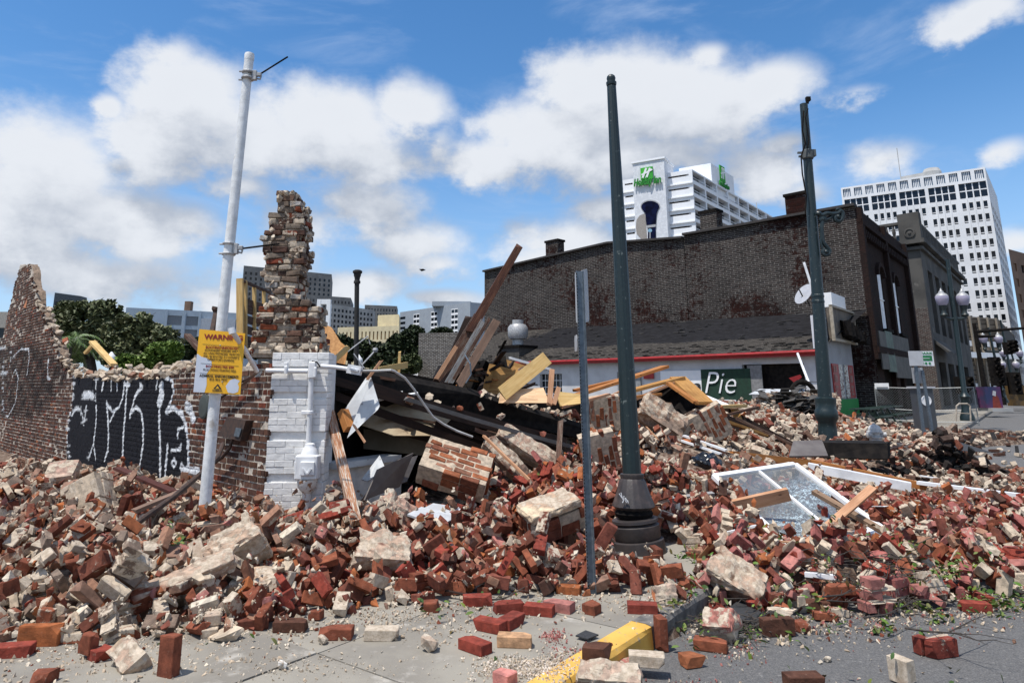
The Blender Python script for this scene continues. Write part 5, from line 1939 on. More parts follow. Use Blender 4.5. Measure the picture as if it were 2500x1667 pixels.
# upsample
ii = np.clip((np.arange(GNX) / cs), 0, HC.shape[0] - 1.001)
jj = np.clip((np.arange(GNY) / cs), 0, HC.shape[1] - 1.001)
i0, j0 = ii.astype(int), jj.astype(int)
fi, fj = (ii - i0)[:, None], (jj - j0)[None, :]
HT = HC[i0][:, j0] * (1 - fi) * (1 - fj) + HC[i0 + 1][:, j0] * fi * (1 - fj) + HC[i0][:, j0 + 1] * (1 - fi) * fj + HC[i0 + 1][:, j0 + 1] * fi * fj
def gidx(x, y):
 return min(max(int((x - GX0) / GS), 0), GNX - 1), min(max(int((y - GY0) / GS), 0), GNY - 1)
def road_z(x, y):
 return 0.0 if (Vector((x, y, 0)) - KP).dot(KN) > 0 else -.14
def htarget(x, y):
 i, j = gidx(x, y)
 return HT[i, j]
CLEAR = [onz(u, v, -.14)[:2] for u, v in ((2200, 1030), (2480, 1010), (2500, 1120), (2270, 1108), (2205, 1078))]
VOID = [(-1.85, 8.75), (-.3, 8.85), (.55, 9.4), (1.2, 10.8), (.9, 12.0), (-1.85, 12.5)]
def inp(x, y, poly):
 return bool(inpoly(np.array([x]), np.array([y]), [tuple(p) for p in poly])[0])
def allowed(x, y):
 """density 0..1 of rubble"""
 if abs(x + .3) > .80 * y + 2.2:
  return 0
 yf_ = np.interp(x, [a for a, b in YF], [b for a, b in YF])
 if y < yf_:
  return 0
 q = Vector((x, y, 0)) - WC
 if x < x0w + .05 and q.dot(N1) < .03:                  # behind the graffiti wall
  return 0
 if x0w - .05 < x < xr + .05 and WY - .03 < y < WY + .55:
  return 0
 if inp(x, y, VOID):
  return 0
 if 1.12 < x < 1.9 and 6.42 < y < 7.6:
  return .06
 if (Vector((x, y, 0)) - AF).dot(N1) < .3:
  return 0
 if inp(x, y, CLEAR):
  return .05
 d = min(1., (y - yf_) / .55 + .2)
 if 1.0 < x < 2.1 and y < 6.5:
  d *= .45
 if y > 19 and x > 15.5:
  return .28
 if y > 17 and x > 13:
  return .5
 if y > 26:
  return .25
 return d
def zone_pick(x, y):
 r = R.random()
 if y > 16 and x > 12.5:
  kd = 'clump' if r < .2 else 'full'
  c = R.choice(DRK + DRK + GRB + [(.04, .04, .042)] * 3 + MOR[:1] + RED[:1])
  return kd, c, .4
 if x < -1.5 + .1 * (y - 6) and y < 16:
  kd = 'clump' if r < .27 else 'half' if r < .50 else 'full' if r < .92 else 'double'
  c = R.choice(MOR if kd == 'clump' else RED + SAL * 2 + ORG + SAL + GRB + MOR[:1])
  return kd, c, R.choice((.35, .6, .8))
 if y < 8.3 and x < 1.8:
  kd = 'clump' if r < .12 else 'half' if r < .42 else 'full' if r < .95 else 'double'
  c = R.choice(MOR if kd == 'clump' else RED * 3 + RPT + ORG[:1] + DRK[:1] + SAL[:1] + PNK[:1])
  return kd, c, R.choice((.15, .2, .35, .7))
 if y < 10:
  kd = 'clump' if r < .13 else 'half' if r < .45 else 'full' if r < .94 else 'double'
  c = R.choice(MOR if kd == 'clump' else RED * 2 + RPT * 2 + PNK * 2 + ORG[:1] + DRK[:1] + SAL[:1] + MOR[:1])
  return kd, c, R.choice((.15, .25, .4, .7))
 kd = 'clump' if r < .34 else 'half' if r < .62 else 'full' if r < .95 else 'double'
 c = R.choice(MOR if kd == 'clump' else RED * 2 + SAL * 2 + ORG[:1] + GRB + MOR[:1] + DRK[:1])
 return kd, c, R.choice((.4, .7, .9))
# terrain under the loose pieces; the open patch of road at the right stays bare
gxx, gyy = np.meshgrid(gx, gy, indexing='ij')
clr = inpoly(gxx.ravel(), gyy.ravel(), [tuple(p) for p in CLEAR]).reshape(HT.shape)
HT = np.where(clr, -.14, HT)
HM = HT - .14 * np.clip((HT - np.where(HT < 0, -.14, 0)) / .1, 0, 1)
st = 3
tx, ty = gx[::st], gy[::st]
HS = HM[::st, ::st] + NR.uniform(-.012, .012, HM[::st, ::st].shape)
nx_, ny_ = HS.shape
TV = np.stack([np.repeat(tx, ny_), np.tile(ty, nx_), HS.ravel() - .004], 1)
bz_ = np.where(((TV[:, 0] - KP.x) * KN.x + (TV[:, 1] - KP.y) * KN.y) > 0, 0.0, -.14)
TV[:, 2] = np.where(TV[:, 2] - bz_ < .015, bz_ - .05, TV[:, 2])
ids = np.arange(nx_ * ny_).reshape(nx_, ny_)
a, b, c, d = ids[:-1, :-1].ravel(), ids[1:, :-1].ravel(), ids[1:, 1:].ravel(), ids[:-1, 1:].ravel()
TT = np.concatenate([np.stack([a, b, c], 1), np.stack([a, c, d], 1)])
# keep the interior of the ruin and the far sides low
me = np_mesh('rubble_ground', TV, TT, None)
M_DIRT = mat('rubble dirt', (.30, .24, .19), (.11, .07, .052), scale=16, rough=.98, bump=1.0, bscale=60, contrast=(.35, .6), c3=(.06, .04, .032), s3=5, r3=(.5, .65), spec=.05)
me.materials.append(M_DIRT)
o = bpy.data.objects.new('rubble_ground', me)
COL.objects.link(o)
tag(o, kind='structure')
# ================================================================== dropping the loose pieces on the heap
WTL, WTR, WBR = at(1640, 1098, 9.0), at(1825, 1070, 9.7), at(2024, 1217, 8.15)
WBL = WTL + WBR - WTR
WINQ = [(p.x, p.y) for p in (WTL, WTR, WBR, WBL)]
KEEP = [((1856, 1072, 10.8), (2092, 1118, 10.2), .16), ((2108, 1108, 10.6), (2350, 1138, 9.6), .12), ((1580, 1186, 8.0), (1812, 1134, 8.0), .12), ((1826, 1275, 7.15), (2006, 1118, 7.9), .12), ((1868, 1128, 8.35), (2130, 1278, 7.1), .12),
  ((1678, 1048, 11.2), (1856, 1068, 11.6), .16), ((1862, 1062, 11.6), (2130, 1118, 10.6), .12), ((1490, 1158, 8.4), (1636, 1140, 8.6), .12), ((1600, 930, 12.8), (1790, 1010, 14.0), .14), ((1640, 925, 14), (1880, 1050, 13.5), .14), ((1880, 1040, 12.4), (2040, 1040, 12.6), .25), ((1812, 1040, 12.2), (1900, 1040, 12.2), .2), ((800, 1160, 7.6), (818, 1200, 7.3), .1),
  ((1990, 1008, 16.0), (2030, 1008, 16.0), .3), ((845, 1140, 8.1), (930, 1110, 8.5), .2), ((950, 1185, 7.1), (1050, 1185, 7.3), .16), ((1230, 1210, 6.9), (1310, 1210, 6.9), .2), ((820, 1310, 6.05), (940, 1310, 6.05), .14), ((960, 1100, 8.2), (1130, 1130, 8.2), .3), ((1340, 1110, 9.5), (1420, 1110, 9.5), .2), ((1520, 1000, 12.0), (1680, 1010, 12), .3), ((1600, 1070, 10.1), (1645, 1070, 10.1), .2), ((185, 1160, 7.5), (240, 1160, 7.5), .2)]
KEEP = [(at(*a), at(*b), r) for a, b, r in KEEP]
def keepout(x, y):
 for a, b, r in KEEP:
  dx, dy = b.x - a.x, b.y - a.y
  k = max(0, min(1, ((x - a.x) * dx + (y - a.y) * dy) / (dx * dx + dy * dy + 1e-9)))
  if math.hypot(x - a.x - k * dx, y - a.y - k * dy) < r + .08:
   return True
 return False
PIECES = []   # kind, idx, colour, al, pos, rotmat, scale
def drop(x, y, kind, idx, c, al, scale, orient=0, sink=.0, tiltmax=.75):
 dims = {'full': (.212, .104, .064), 'half': (.115, .104, .064), 'clump': (.15, .11, .07), 'double': (.21, .11, .15), 'crumb': (.03, .03, .018)}[kind]
 L, W, T = [d_ * scale for d_ in dims]
 if orient == 1:
  W, T = T, W
 elif orient == 2:
  L, T = T, L
 th = R.uniform(0, math.pi * 2)
 ct, st_ = math.cos(th), math.sin(th)
 us = (-.5, -.17, .17, .5)
 hs, pts = [], []
 sa = sb = sh = saa = sbb = 0
 for a in us:
  for b in (-.45, 0, .45):
   la, lb = a * L, b * W
   i, j = gidx(x + la * ct - lb * st_, y + la * st_ + lb * ct)
   h = HM[i, j]
   hs.append(h)
   sa += la * h; sb += lb * h; sh += h; saa += la * la; sbb += lb * lb
   pts.append((la, lb, i, j))
 n = len(hs)
 m_ = sh / n
 ka, kb = max(-tiltmax, min(tiltmax, sa / saa)), max(-tiltmax, min(tiltmax, sb / sbb))
 ka += R.gauss(0, .09)
 kb += R.gauss(0, .10)
 res = sorted(h - (m_ + ka * p[0] + kb * p[1]) for h, p in zip(hs, pts))
 z0 = m_ + res[int(n * .72)] - sink
 nrm = Vector((-ka, -kb, 1)).normalized()
 ax = Vector((1, 0, ka)).normalized()
 ay = nrm.cross(ax)
 Rl = Matrix(((ax.x, ay.x, nrm.x), (ax.y, ay.y, nrm.y), (ax.z, ay.z, nrm.z)))
 Rz = Matrix.Rotation(th, 3, 'Z')
 Rm = Rz @ Rl
 if orient == 1:
  Rm = Rm @ Matrix.Rotation(math.pi / 2, 3, 'X')
 elif orient == 2:
  Rm = Rm @ Matrix.Rotation(math.pi / 2, 3, 'Y')
 ctr = Vector((x, y, z0)) + (Rz @ nrm) * (T / 2)
 for a in (-.42, -.2, 0, .2, .42):
  for b in (-.4, 0, .4):
   la, lb = a * L, b * W
   i, j = gidx(x + la * ct - lb * st_, y + la * st_ + lb * ct)
   h = z0 + ka * la + kb * lb + T * .92
   if h > HM[i, j]:
    HM[i, j] = h
 PIECES.append((kind, idx, c, al, ctr, Rm, scale))
def scatter(n, x0, x1, y0, y1, smin=.76, smax=1.0):
 for _ in range(n):
  y = R.uniform(y0, y1)
  x = R.uniform(max(x0, -.80 * y - 2.0), min(x1, .80 * y + 1.6))
  if R.random() > allowed(x, y):
   continue
  kd, c, al = zone_pick(x, y)
  if keepout(x, y) and R.random() < .9:
   continue
  if inp(x, y, WINQ) and R.random() < .93:
   continue
  r = R.random()
  ori = 0 if (kd == 'clump' or r < .55) else 1 if r < .88 else 2
  k = R.uniform(.8, 1.2)
  c = tuple(q * k for q in c)
  s = R.uniform(smin, smax) * (R.choice((.45, .6, .8, 1.1)) if kd == 'clump' else 1)
  drop(x, y, kd, R.randrange(len(LIB[kd])), c, al, s, ori)
# bonded lumps first, then layers of loose pieces, finer ones last
scatter(3900, -9, 8, 4.6, 9.2)
scatter(2600, -13, 11, 9.2, 14)
scatter(4200, -6, 18, 14, 27, 1.0, 1.25)
scatter(1800, 10, 26, 17, 33, 1.0, 1.3)
NLATE = len(PIECES)
cc_ = at(2180, 1092, 13.3)
for _ in range(150):
 a_, r_ = R.uniform(0, 6.3), abs(R.gauss(0, .75))
 drop(cc_.x + math.cos(a_) * r_ * 1.5, cc_.y + math.sin(a_) * r_ * .8, R.choice(('full', 'half', 'clump')), R.randrange(10), R.choice([(.02, .018, .017), (.03, .024, .022), (.012, .012, .012), (.06, .04, .033)]), .03, R.uniform(.9, 1.3), R.choice((0, 0, 1)))
scatter(3300, -9, 8, 4.6, 9.2, .72, 1.0)
scatter(1500, -13, 11, 9.2, 14)
scatter(1700, 2, 18, 14, 27, 1.0, 1.25)
def ground_h(x, y):
 i, j = gidx(x, y)
 return max(HM[i, j], road_z(x, y))
# ---- choose the pieces that show largest: they become single things
def proj(p):
 d = Vector(p) - Vector((0, 0, EYE))
 f_ = d.y * math.cos(PITCH) + d.z * math.sin(PITCH)
 up_ = -d.y * math.sin(PITCH) + d.z * math.cos(PITCH)
 return (X0 + F * d.x / f_, Y0 - F * up_ / f_, f_)
cand = []
for i, pc in enumerate(PIECES):
 p = pc[4]
 u, v, f_ = proj(p)
 if not (5 < u < 2495 and v < 1660):
  continue
 gi_, gj_ = gidx(p.x, p.y)
 if HM[gi_, gj_] > p.z + .075:
  continue
 cand.append((f_ / pc[6] * (1.25 if pc[0] == 'clump' else 1.1 if pc[0] == 'half' else 1), i))
cand.sort()
quota = {'clump': 190, 'full': 290, 'half': 170, 'double': 60}
LMK = [((40, 1180), 'at the left edge before the wall'), ((120, 1350), 'at the lower left edge'), ((200, 1140), 'by the bonded dark cluster'), ((330, 1060), 'close under the graffiti'), ((300, 1280), 'just below the long rusty pipe'), ((330, 1430), 'at the pavement edge, lower left'),
       ((462, 1230), 'by the foot of the white pole'), ((560, 1300), 'by the large beige rock of mortar'), ((680, 1170), 'below the white pier'), ((700, 1330), 'in the front spread below the pier'), ((640, 1400), 'just behind the pavement brick row'), ((800, 1190), 'by the leaning timber foot'),
       ((880, 1290), 'by the big cream topped boulder'), ((930, 1370), 'at the front below the cream boulder'), ((1000, 1200), 'by the flat pale grey boards'), ((1050, 1120), 'by the large tilted brick slab'), ((1270, 1190), 'by the cream faced block'), ((1120, 1300), 'between cream boulder and sign post'),
       ((1350, 1330), 'by the foot of the metal sign post'), ((1230, 1060), 'by the long beige masonry beam'), ((1460, 1220), 'by the base of the thick green pole'), ((1380, 1060), 'by the leaning brick courses'), ((1550, 1060), 'by the black plastic bag'), ((1600, 1190), 'by the bare cedar plank'), ((1560, 1330), 'between green pole and yellow kerb'),
       ((1610, 980), 'by the long sloping slab of brick courses'), ((1690, 1340), 'by the big cream chunk near the kerb'), ((1800, 1180), 'by the broken window'), ((1950, 1230), 'by the crossed wooden strips'), ((1850, 1320), 'in the road below the window'), ((2030, 1360), 'by the bonded pink blocks'), ((2000, 1110), 'by the white box gutter'),
       ((2180, 1150), 'below the white trim board at the right'), ((2180, 1260), 'right of the crossed strips'), ((2200, 1350), 'among the green leaves, right'), ((2320, 1300), 'at the right edge of the spread'), ((1780, 1040), 'by the orange beam behind the window'), ((1900, 1010), 'by the second green pole'), ((2010, 1000), 'by the fire hydrant'), ((2140, 1010), 'by the parking sign posts'), ((2180, 1080), 'by the charred debris at the right')]
CN = [(RED, 'reddish brown'), (ORG, 'orange'), (DRK, 'dark brown'), (PNK, 'pinkish'), (RPT, 'deep red'), (SAL, 'salmon tan'), (MOR, 'mortar coloured'), (GRB, 'grey brown')]
def piece_label(kd, c, p, Rm, s):
 u, v, _ = proj(p)
 u, v = u / K, v / K
 lm = min(LMK, key=lambda q: (q[0][0] - u) ** 2 + 1.6 * (q[0][1] - v) ** 2)[1]
 cn = min(((sum((a - b) ** 2 for a, b in zip(q, c)), n) for qs, n in CN for q in qs))[1]
 if kd == 'clump':
  return ('large ' if s > .9 else 'small ' if s < .55 else '') + {'mortar coloured': 'beige'}.get(cn, cn) + ' mortar lump ' + lm
 up = [abs(Rm[2][i]) for i in range(3)]
 k = up.index(max(up))
 return cn + {'full': ' brick', 'half': ' broken brick', 'double': ' bonded bricks'}[kd] + (' standing on end ', ' on its side ', ' lying flat ')[k] + lm
NAMES = {'full': ('brick', 'brick'), 'half': ('half_brick', 'half brick'), 'clump': ('mortar_lump', 'mortar lump'), 'double': ('bonded_bricks', 'bonded bricks')}
solo = set()
GRP = {'full': 'whole bricks in the heap', 'half': 'broken bricks in the heap', 'clump': 'mortar lumps in the heap', 'double': 'bonded bricks in the heap'}
for _, i in cand:
 kd = PIECES[i][0]
 if quota[kd] > 0:
  quota[kd] -= 1
  solo.add(i)
for i in sorted(solo):
 kd, idx, c, al, p, Rm, s = PIECES[i]
 c = min(RED + ORG + DRK + PNK + RPT + SAL + MOR + GRB, key=lambda q: sum((a - b) ** 2 for a, b in zip(q, c)))
 LB = piece_label(kd, c, p, Rm, s)
 place_piece(NAMES[kd][0], kd, idx, c, p, Rm, s, LB, NAMES[kd][1], GRP[kd], al)
def joined(items, name, colf=None):
 Vs, Ts, Cs = [], [], []
 k0 = 0
 by = {}
 for it in items:
  by.setdefault((it[0], it[1]), []).append(it)
 for (kd, idx), lst in by.items():
  v, f, a = LIB[kd][idx]
  Rm = np.array([[list(r) for r in it[5]] for it in lst])
  P_ = np.array([list(it[4]) for it in lst])
  S_a = np.array([it[6] for it in lst])
  W_ = np.einsum('nij,kj->nki', Rm, v) * S_a[:, None, None] + P_[:, None, :]
  n = len(lst)
  Vs.append(W_.reshape(-1, 3))
  Ts.append((f[None] + (np.arange(n) * len(v))[:, None, None] + k0).reshape(-1, 3))
  C_ = np.zeros((n, len(v), 4))
  C_[:, :, :3] = np.array([it[2] for it in lst])[:, None, :]
  al = np.array([it[3] for it in lst])
  C_[:, :, 3] = np.where(a[None] > .03, np.clip(a[None] * al[:, None] * 1.8, 0, 1.4), a[None])
  Cs.append(C_.reshape(-1, 4))
  k0 += n * len(v)
 me = np_mesh(name, np.concatenate(Vs), np.concatenate(Ts), np.concatenate(Cs))
 me.materials.append(M_MAS)
 o = bpy.data.objects.new(name, me)
 COL.objects.link(o)
 return o
o = joined([p for i, p in enumerate(PIECES) if i not in solo], 'brick_rubble')
tag(o, 'mass of broken bricks and mortar filling the heap', 'rubble', kind='stuff')
print('pieces', len(PIECES), 'solo', len(solo))
# crumbs: on the heap, thinning out over the pavement and the road
items = []
def crumb(x, y, s, c):
 r = Euler((R.uniform(0, 6), R.uniform(0, 6), R.uniform(0, 6))).to_matrix()
 items.append(('crumb', R.randrange(8), c, 0, Vector((x, y, ground_h(x, y) + .004 * s)), r, s))
for _ in range(5200):
 y = R.uniform(4.6, 10)
 x = R.uniform(-.8 * y - .5, .8 * y)
 if R.random() < allowed(x, y):
  crumb(x, y, R.uniform(1.6, 3.6), R.choice(MOR * 2 + SAL + RED * 2 + ORG + PNK[:1] + RPT[:1]))
for _ in range(9000):
 y = R.uniform(4.6, 13)
 x = R.uniform(-.8 * y - .5, .8 * y)
 if R.random() < allowed(x, y):
  crumb(x, y, R.uniform(.5, 2.2), R.choice(MOR * 3 + SAL + RED[:2] + PNK[:1]))
for _ in range(5200):       # fringe in front of the heap
 x = R.uniform(-3.3, 6)
 yf_ = np.interp(x, [a for a, b in YF], [b for a, b in YF])
 y = yf_ + R.uniform(-.1, .35) - abs(R.gauss(0, .30 if x > -1.2 else .55))
 if y < 3.7:
  continue
 crumb(x, y, R.choice((.25, .4, .4, .7, 1.2)), R.choice(MOR * 4 + RED[:1] + PNK + SAL[:1]) if x > 1 else R.choice(MOR * 4 + RED[:1]))
for (u, v, su, sv, n, cl) in ((1210, 1535, 110, 26, 2600, MOR + [(.70, .62, .55)]), (1290, 1500, 50, 25, 260, PNK + MOR), (1270, 1460, 26, 14, 300, PNK + [(.5, .25, .22)]), (480, 1450, 130, 30, 900, MOR), (330, 1490, 100, 40, 700, MOR),
                              (1560, 1530, 90, 28, 420, PNK + MOR), (1690, 1440, 60, 30, 300, PNK + MOR), (150, 1500, 130, 30, 500, MOR), (900, 1420, 160, 18, 320, MOR), (1840, 1540, 300, 40, 420, MOR + PNK + GRB), (1500, 1560, 200, 20, 300, MOR + PNK), (700, 1530, 260, 30, 420, MOR), (1050, 1450, 130, 30, 260, MOR)):
 for _ in range(n):
  uu, vv = R.gauss(u, su * .55), R.gauss(v, sv * .55)
  gp = onz(uu, max(vv, 1300), 0)
  crumb(gp.x, gp.y, R.choice((.12, .18, .25, .4, .7)), R.choice(cl))
o = joined(items, 'mortar_crumbs')
tag(o, 'mortar crumbs and brick dust strewn over heap, pavement and road', 'crumbs', kind='stuff')
# ================================================================== bricks lying by themselves in front
def lay(u, v, kd, c, yaw, label, al=.3, s=1.0, pitch=0, roll=0, name=None, cat=None, zoff=0, idx=None):
 half = {'full': .032, 'half': .032, 'clump': .035, 'double': .07}[kd] * s
 if abs(roll) > 1:
  half = .052 * s
 if abs(pitch) > 1:
  half = .106 * s
 z_ = .9
 while z_ > -.15:
  p = onz(u, v, z_ + half)
  gz = road_z(p.x, p.y)
  if ground_h(p.x, p.y) > z_ or gz > z_:
   gz = max(gz, z_)
   break
  z_ -= .01
 Rm = Euler((roll, pitch, yaw)).to_matrix()
 idx = R.randrange(len(LIB[kd])) if idx is None else idx
 vv_ = np.array(Rm) @ LIB[kd][idx][0].T * s
 p = Vector((p.x - (vv_[0].max() + vv_[0].min()) / 2, p.y - (vv_[1].max() + vv_[1].min()) / 2, gz - vv_[2].min() - .003))
 place_piece(name or NAMES[kd][0], kd, idx, c, p + Vector((0, 0, zoff)), Rm, s, label, cat or NAMES[kd][1], al=al)
 i, j = gidx(p.x, p.y)
 HM[max(i - 1, 0):i + 2, max(j - 1, 0):j + 2] = np.maximum(HM[max(i - 1, 0):i + 2, max(j - 1, 0):j + 2], p.z + half)
lay(1097, 1377, 'full', RPT[0], .12, 'whole red topped brick on the pavement just left of the metal sign post', .05)
lay(990, 1391, 'half', RED[0], .1, 'single reddish half brick alone on the pavement below the heap, centre', .1)
lay(1168, 1392, 'full', RPT[1], .25, 'red brick lying behind the pair touching at right angles on the pavement', .08)
lay(1238, 1398, 'full', RPT[0], -.3, 'red brick close to the foot of the metal sign post, its end toward the kerb', .08)
lay(1284, 1390, 'full', PNK[0], -.5, 'pinkish brick with mortar smears touching the heap by the sign post', .5)
lay(1125, 1434, 'full', RPT[0], -.55, 'red brick, front one of the pair touching at right angles on the pavement', .05)
lay(1174, 1424, 'full', RPT[1], 1.0, 'red brick, right one of the pair touching at right angles on the pavement', .05)
lay(1182, 1468, 'full', (.50, .30, .17), -.12, 'orange tan brick with pink dusted top near the yellow kerb', .6)
lay(1091, 1481, 'full', RPT[0], -.75, 'red topped brick standing alone on the open pavement, nearest the camera', .04, s=.95)
lay(987, 1477, 'clump', MOR[2], .3, 'round lump of brick and white mortar alone on the pavement, centre', s=1.05)
lay(877, 1453, 'full', RED[1], 0.0, 'brick with white mortar on its top, third from left in the row before the heap', 1.0, idx=None)
lay(773, 1451, 'full', RED[0], .03, 'plain reddish brown brick, second from left in the row before the heap', .05)
lay(668, 1434, 'full', DRK[1], .0, 'dark brick capped with mortar, first from left in the row before the heap', 1.0)
lay(578, 1430, 'full', RED[2], .35, 'brown brick at the foot of the beige lumps, left of the row of bricks', .1)
lay(650, 1526, 'clump', (.74, .72, .68), .6, 'small white plaster lump alone on the pavement, bottom of the picture', s=.55)
lay(742, 1468, 'clump', MOR[0], .2, 'beige stone lump touching the second brick of the row', s=.6)
lay(1160, 1556, 'half', (.55, .22, .19), .9, 'pink topped brick end in the white dust at the bottom edge', .05, pitch=0)
lay(390, 1503, 'full', RED[0], 1.2, 'brick standing on end among mortar lumps, lower left', .15, pitch=1.5708)
lay(237, 1500, 'half', RPT[0], -.6, 'red broken brick on the pavement, lower left of the upright one', .2)
lay(205, 1466, 'half', RED[0], 1.1, 'brown half brick standing behind the red broken brick, lower left', .3, pitch=1.5708)
lay(94, 1457, 'full', ORG[0], .05, 'big orange brown brick with mortar stains at the lower left', .7, s=1.15, roll=1.5708)
lay(30, 1492, 'full', RPT[0], .15, 'flat red brick at the left edge of the picture', .1)
lay(290, 1452, 'half', ORG[0], .5, 'orange broken brick with a pale spot, lower left', .4)
lay(98, 1555, 'half', RED[0], .2, 'small brown brick end at the bottom left edge', .5)
lay(520, 1447, 'clump', MOR[0], .9, 'large beige flat stone leaning on the heap, left of the brick row', s=1.5)
lay(1372, 1497, 'half', DRK[1], -.3, 'dark broken brick sitting on the yellow kerb', .6, s=1.25, zoff=.0)
lay(1444, 1527, 'half', PNK[0], -.5, 'pink topped brick in the gutter below the kerb, beside the dark broken one', .3, s=1.1)
lay(1485, 1512, 'full', SAL[0], -.2, 'white crusted brick lying behind the pink topped one in the gutter', 1.1)
lay(1518, 1453, 'full', RED[0], .2, 'brick standing on end against the dark kerb face', .08, pitch=1.5708, s=.95)
lay(1632, 1478, 'full', RED[1], -.4, 'reddish brick before the large pink topped chunk in the road', .2)
lay(1590, 1514, 'half', ORG[1], .3, 'small rounded orange broken brick alone in the road', .1)
lay(1785, 1437, 'full', DRK[1], .1, 'dark brown brick under the pale lump at the road edge', .5, s=1.1, roll=1.5708)
lay(1838, 1436, 'half', RED[0], .5, 'small brick end right of the dark brown brick at the road edge', .5)
lay(1797, 1397, 'clump', (.70, .58, .46), .1, 'pale cream lump behind the dark brown brick at the road edge', s=1.2)
lay(1868, 1389, 'full', DRK[1], -.05, 'flat brown brick right of the pale cream lump', .2, s=1.1)
lay(1475, 1394, 'full', RPT[1], -.15, 'brown red brick lying at the head of the yellow kerb', .1)
lay(1358, 1394, 'half', RED[0], .9, 'small brown brick touching the foot of the metal sign post', .1)
lay(2150, 1483, 'double', RPT[1], .3, 'block of two dark red bricks alone in the road, lower right', .4, s=1.0, roll=1.5708)
lay(2068, 1513, 'half', GRB[0], .4, 'brick with white mortar sides standing on end in the road', 1.0, pitch=1.5708, s=1.2)
lay(1846, 1561, 'full', DRK[1], .05, 'brick cut by the bottom edge of the picture, on the road', .1)
lay(2238, 1391, 'full', RPT[0], -.2, 'dark red brick at the ragged road edge of the spread, right', .1)
lay(2110, 1352, 'half', PNK[0], .3, 'pink broken brick among green leaves, right', .2)
lay(1928, 1352, 'full', RED[1], .1, 'flat brown brick behind the bonded pink block, right', .15)
lay(1900, 1512, 'clump', MOR[2], .3, 'small white lump on the open asphalt', s=.35)
lay(2015, 1440, 'clump', PNK[0], .3, 'small pink lump below the bonded pink block', s=.45)
lay(2015, 1375, 'double', PNK[0], .2, 'bonded block of three pinkish bricks at the road edge, right', .4, s=1.15)
lay(2060, 1368, 'double', PNK[1], .5, 'second pink bonded block behind the three brick block, right', .4, s=1.0)
# ================================================================== big pieces of walling
def basis(xd, nd):
 x = Vector(xd).normalized()
 n = Vector(nd)
 n = (n - x * n.dot(x)).normalized()
 z = n.cross(x) * -1
 z = x.cross(-n)
 return Matrix(((x.x, -n.x, z.x), (x.y, -n.y, z.y), (x.z, -n.z, z.z)))
def big_clump(name, label, cat, ctr, dims, B, cA, cB, seed=0, parent=None, amp=.16, nn=7, al=0., box=0):
 """boxy broken lump: mortar on most of it, brick coloured where the noise says so"""
 if parent is None and 'mound' not in cat:
  dims = [d_ * .82 for d_ in dims]
 bm = bmesh.new()
 bmesh.ops.create_cube(bm, size=1)
 bmesh.ops.subdivide_edges(bm, edges=bm.edges[:], cuts=nn, use_grid_fill=True)
 V, C_ = [], []
 lx, ly, lz = dims
 m_ = min(dims)
 for v in bm.verts:
  p = v.co.copy()
  q = p.normalized() * .62
  p = p.lerp(q, .05 if box else .16)
  w = Vector((p.x * lx, p.y * ly, p.z * lz))
  nz = mnoise.noise(w * 4.5 + Vector((seed, 0, 0))) * .7 + mnoise.noise(w * 12 + Vector((seed, 3, 0))) * .6 + mnoise.noise(w * 33 + Vector((seed, 3, 9))) * .5
  w += p.normalized() * nz * m_ * amp * 1.4
  V.append(Vector(ctr) + B @ w)
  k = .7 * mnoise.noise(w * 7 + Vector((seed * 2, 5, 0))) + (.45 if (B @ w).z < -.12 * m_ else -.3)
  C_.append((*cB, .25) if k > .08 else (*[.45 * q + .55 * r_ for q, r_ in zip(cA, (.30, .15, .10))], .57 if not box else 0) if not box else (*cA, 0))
 F_ = [tuple(v.index for v in f.verts) for f in bm.faces]
 bm.free()
 mb = MB()
 mb.v, mb.f, mb.c = V, F_, C_
 o = mb.build(name, M_MAS, parent)
 if parent is None:
  tag(o, label, cat)
 return o
def masonry_chunk(label, ctr, xd, nd, nx, nz, nw, cols, al=.5, miss=.08, seed=0, ragged=.25, cat='wall fragment', group=None, mort=(.47, .39, .30)):
 """nx x nz bricks on the face, nw wythes deep; face normal nd, courses along xd"""
 B = basis(xd, nd)
 t = thing('brickwork_fragment', label, cat, Vector(ctr), group)
 bl, bw, bh = .205, .098, .062
 px, pz_, pw = .217, .0745, .108
 lx, lz, ly = nx * px, nz * pz_, nw * pw
 for r_ in range(nz):
  off = (r_ % 2) * px / 2
  lo = R.uniform(0, ragged) * px
  hi = R.uniform(0, ragged) * px
  for w in range(nw):
   x = -lx / 2 + off - px / 2
   while x < lx / 2:
    a, b = max(x, -lx / 2 + lo), min(x + bl, lx / 2 - hi)
    edge = w in (0, nw - 1) or r_ in (0, nz - 1) or x < -lx / 2 + px or x > lx / 2 - px * 1.3
    rim = r_ in (0, nz - 1) or x < -lx / 2 + px * .6 or x > lx / 2 - px * 1.2
    if b - a > .05 and edge and R.random() > (.45 if rim else miss * 1.4):
     mb = MB()
     c = R.choice(cols)
     k = R.uniform(.8, 1.2)
     p = Vector(((a + b) / 2, -ly / 2 + (w + .5) * pw + R.uniform(-.006, .006), -lz / 2 + (r_ + .5) * pz_))
     mb.box(Vector(ctr) + B @ p, (b - a - .004, bw + .006, bh), B @ Matrix.Rotation(R.gauss(0, .03), 3, 'Y') @ Matrix.Rotation(R.gauss(0, .03), 3, 'Z'), jit=.007)
     mb.build('brick', M_MAS, t, bevel=.006, col=(c[0] * k, c[1] * k, c[2] * k, al))
    x += px
 big_clump('mortar_core', None, None, ctr, (lx - .07, ly * .93, lz - .04), B, mort, mort, seed, parent=t, amp=.022, nn=10, box=1)
 return t
OB = [(.24, .085, .042), (.30, .105, .05), (.20, .075, .045), (.27, .13, .085)]
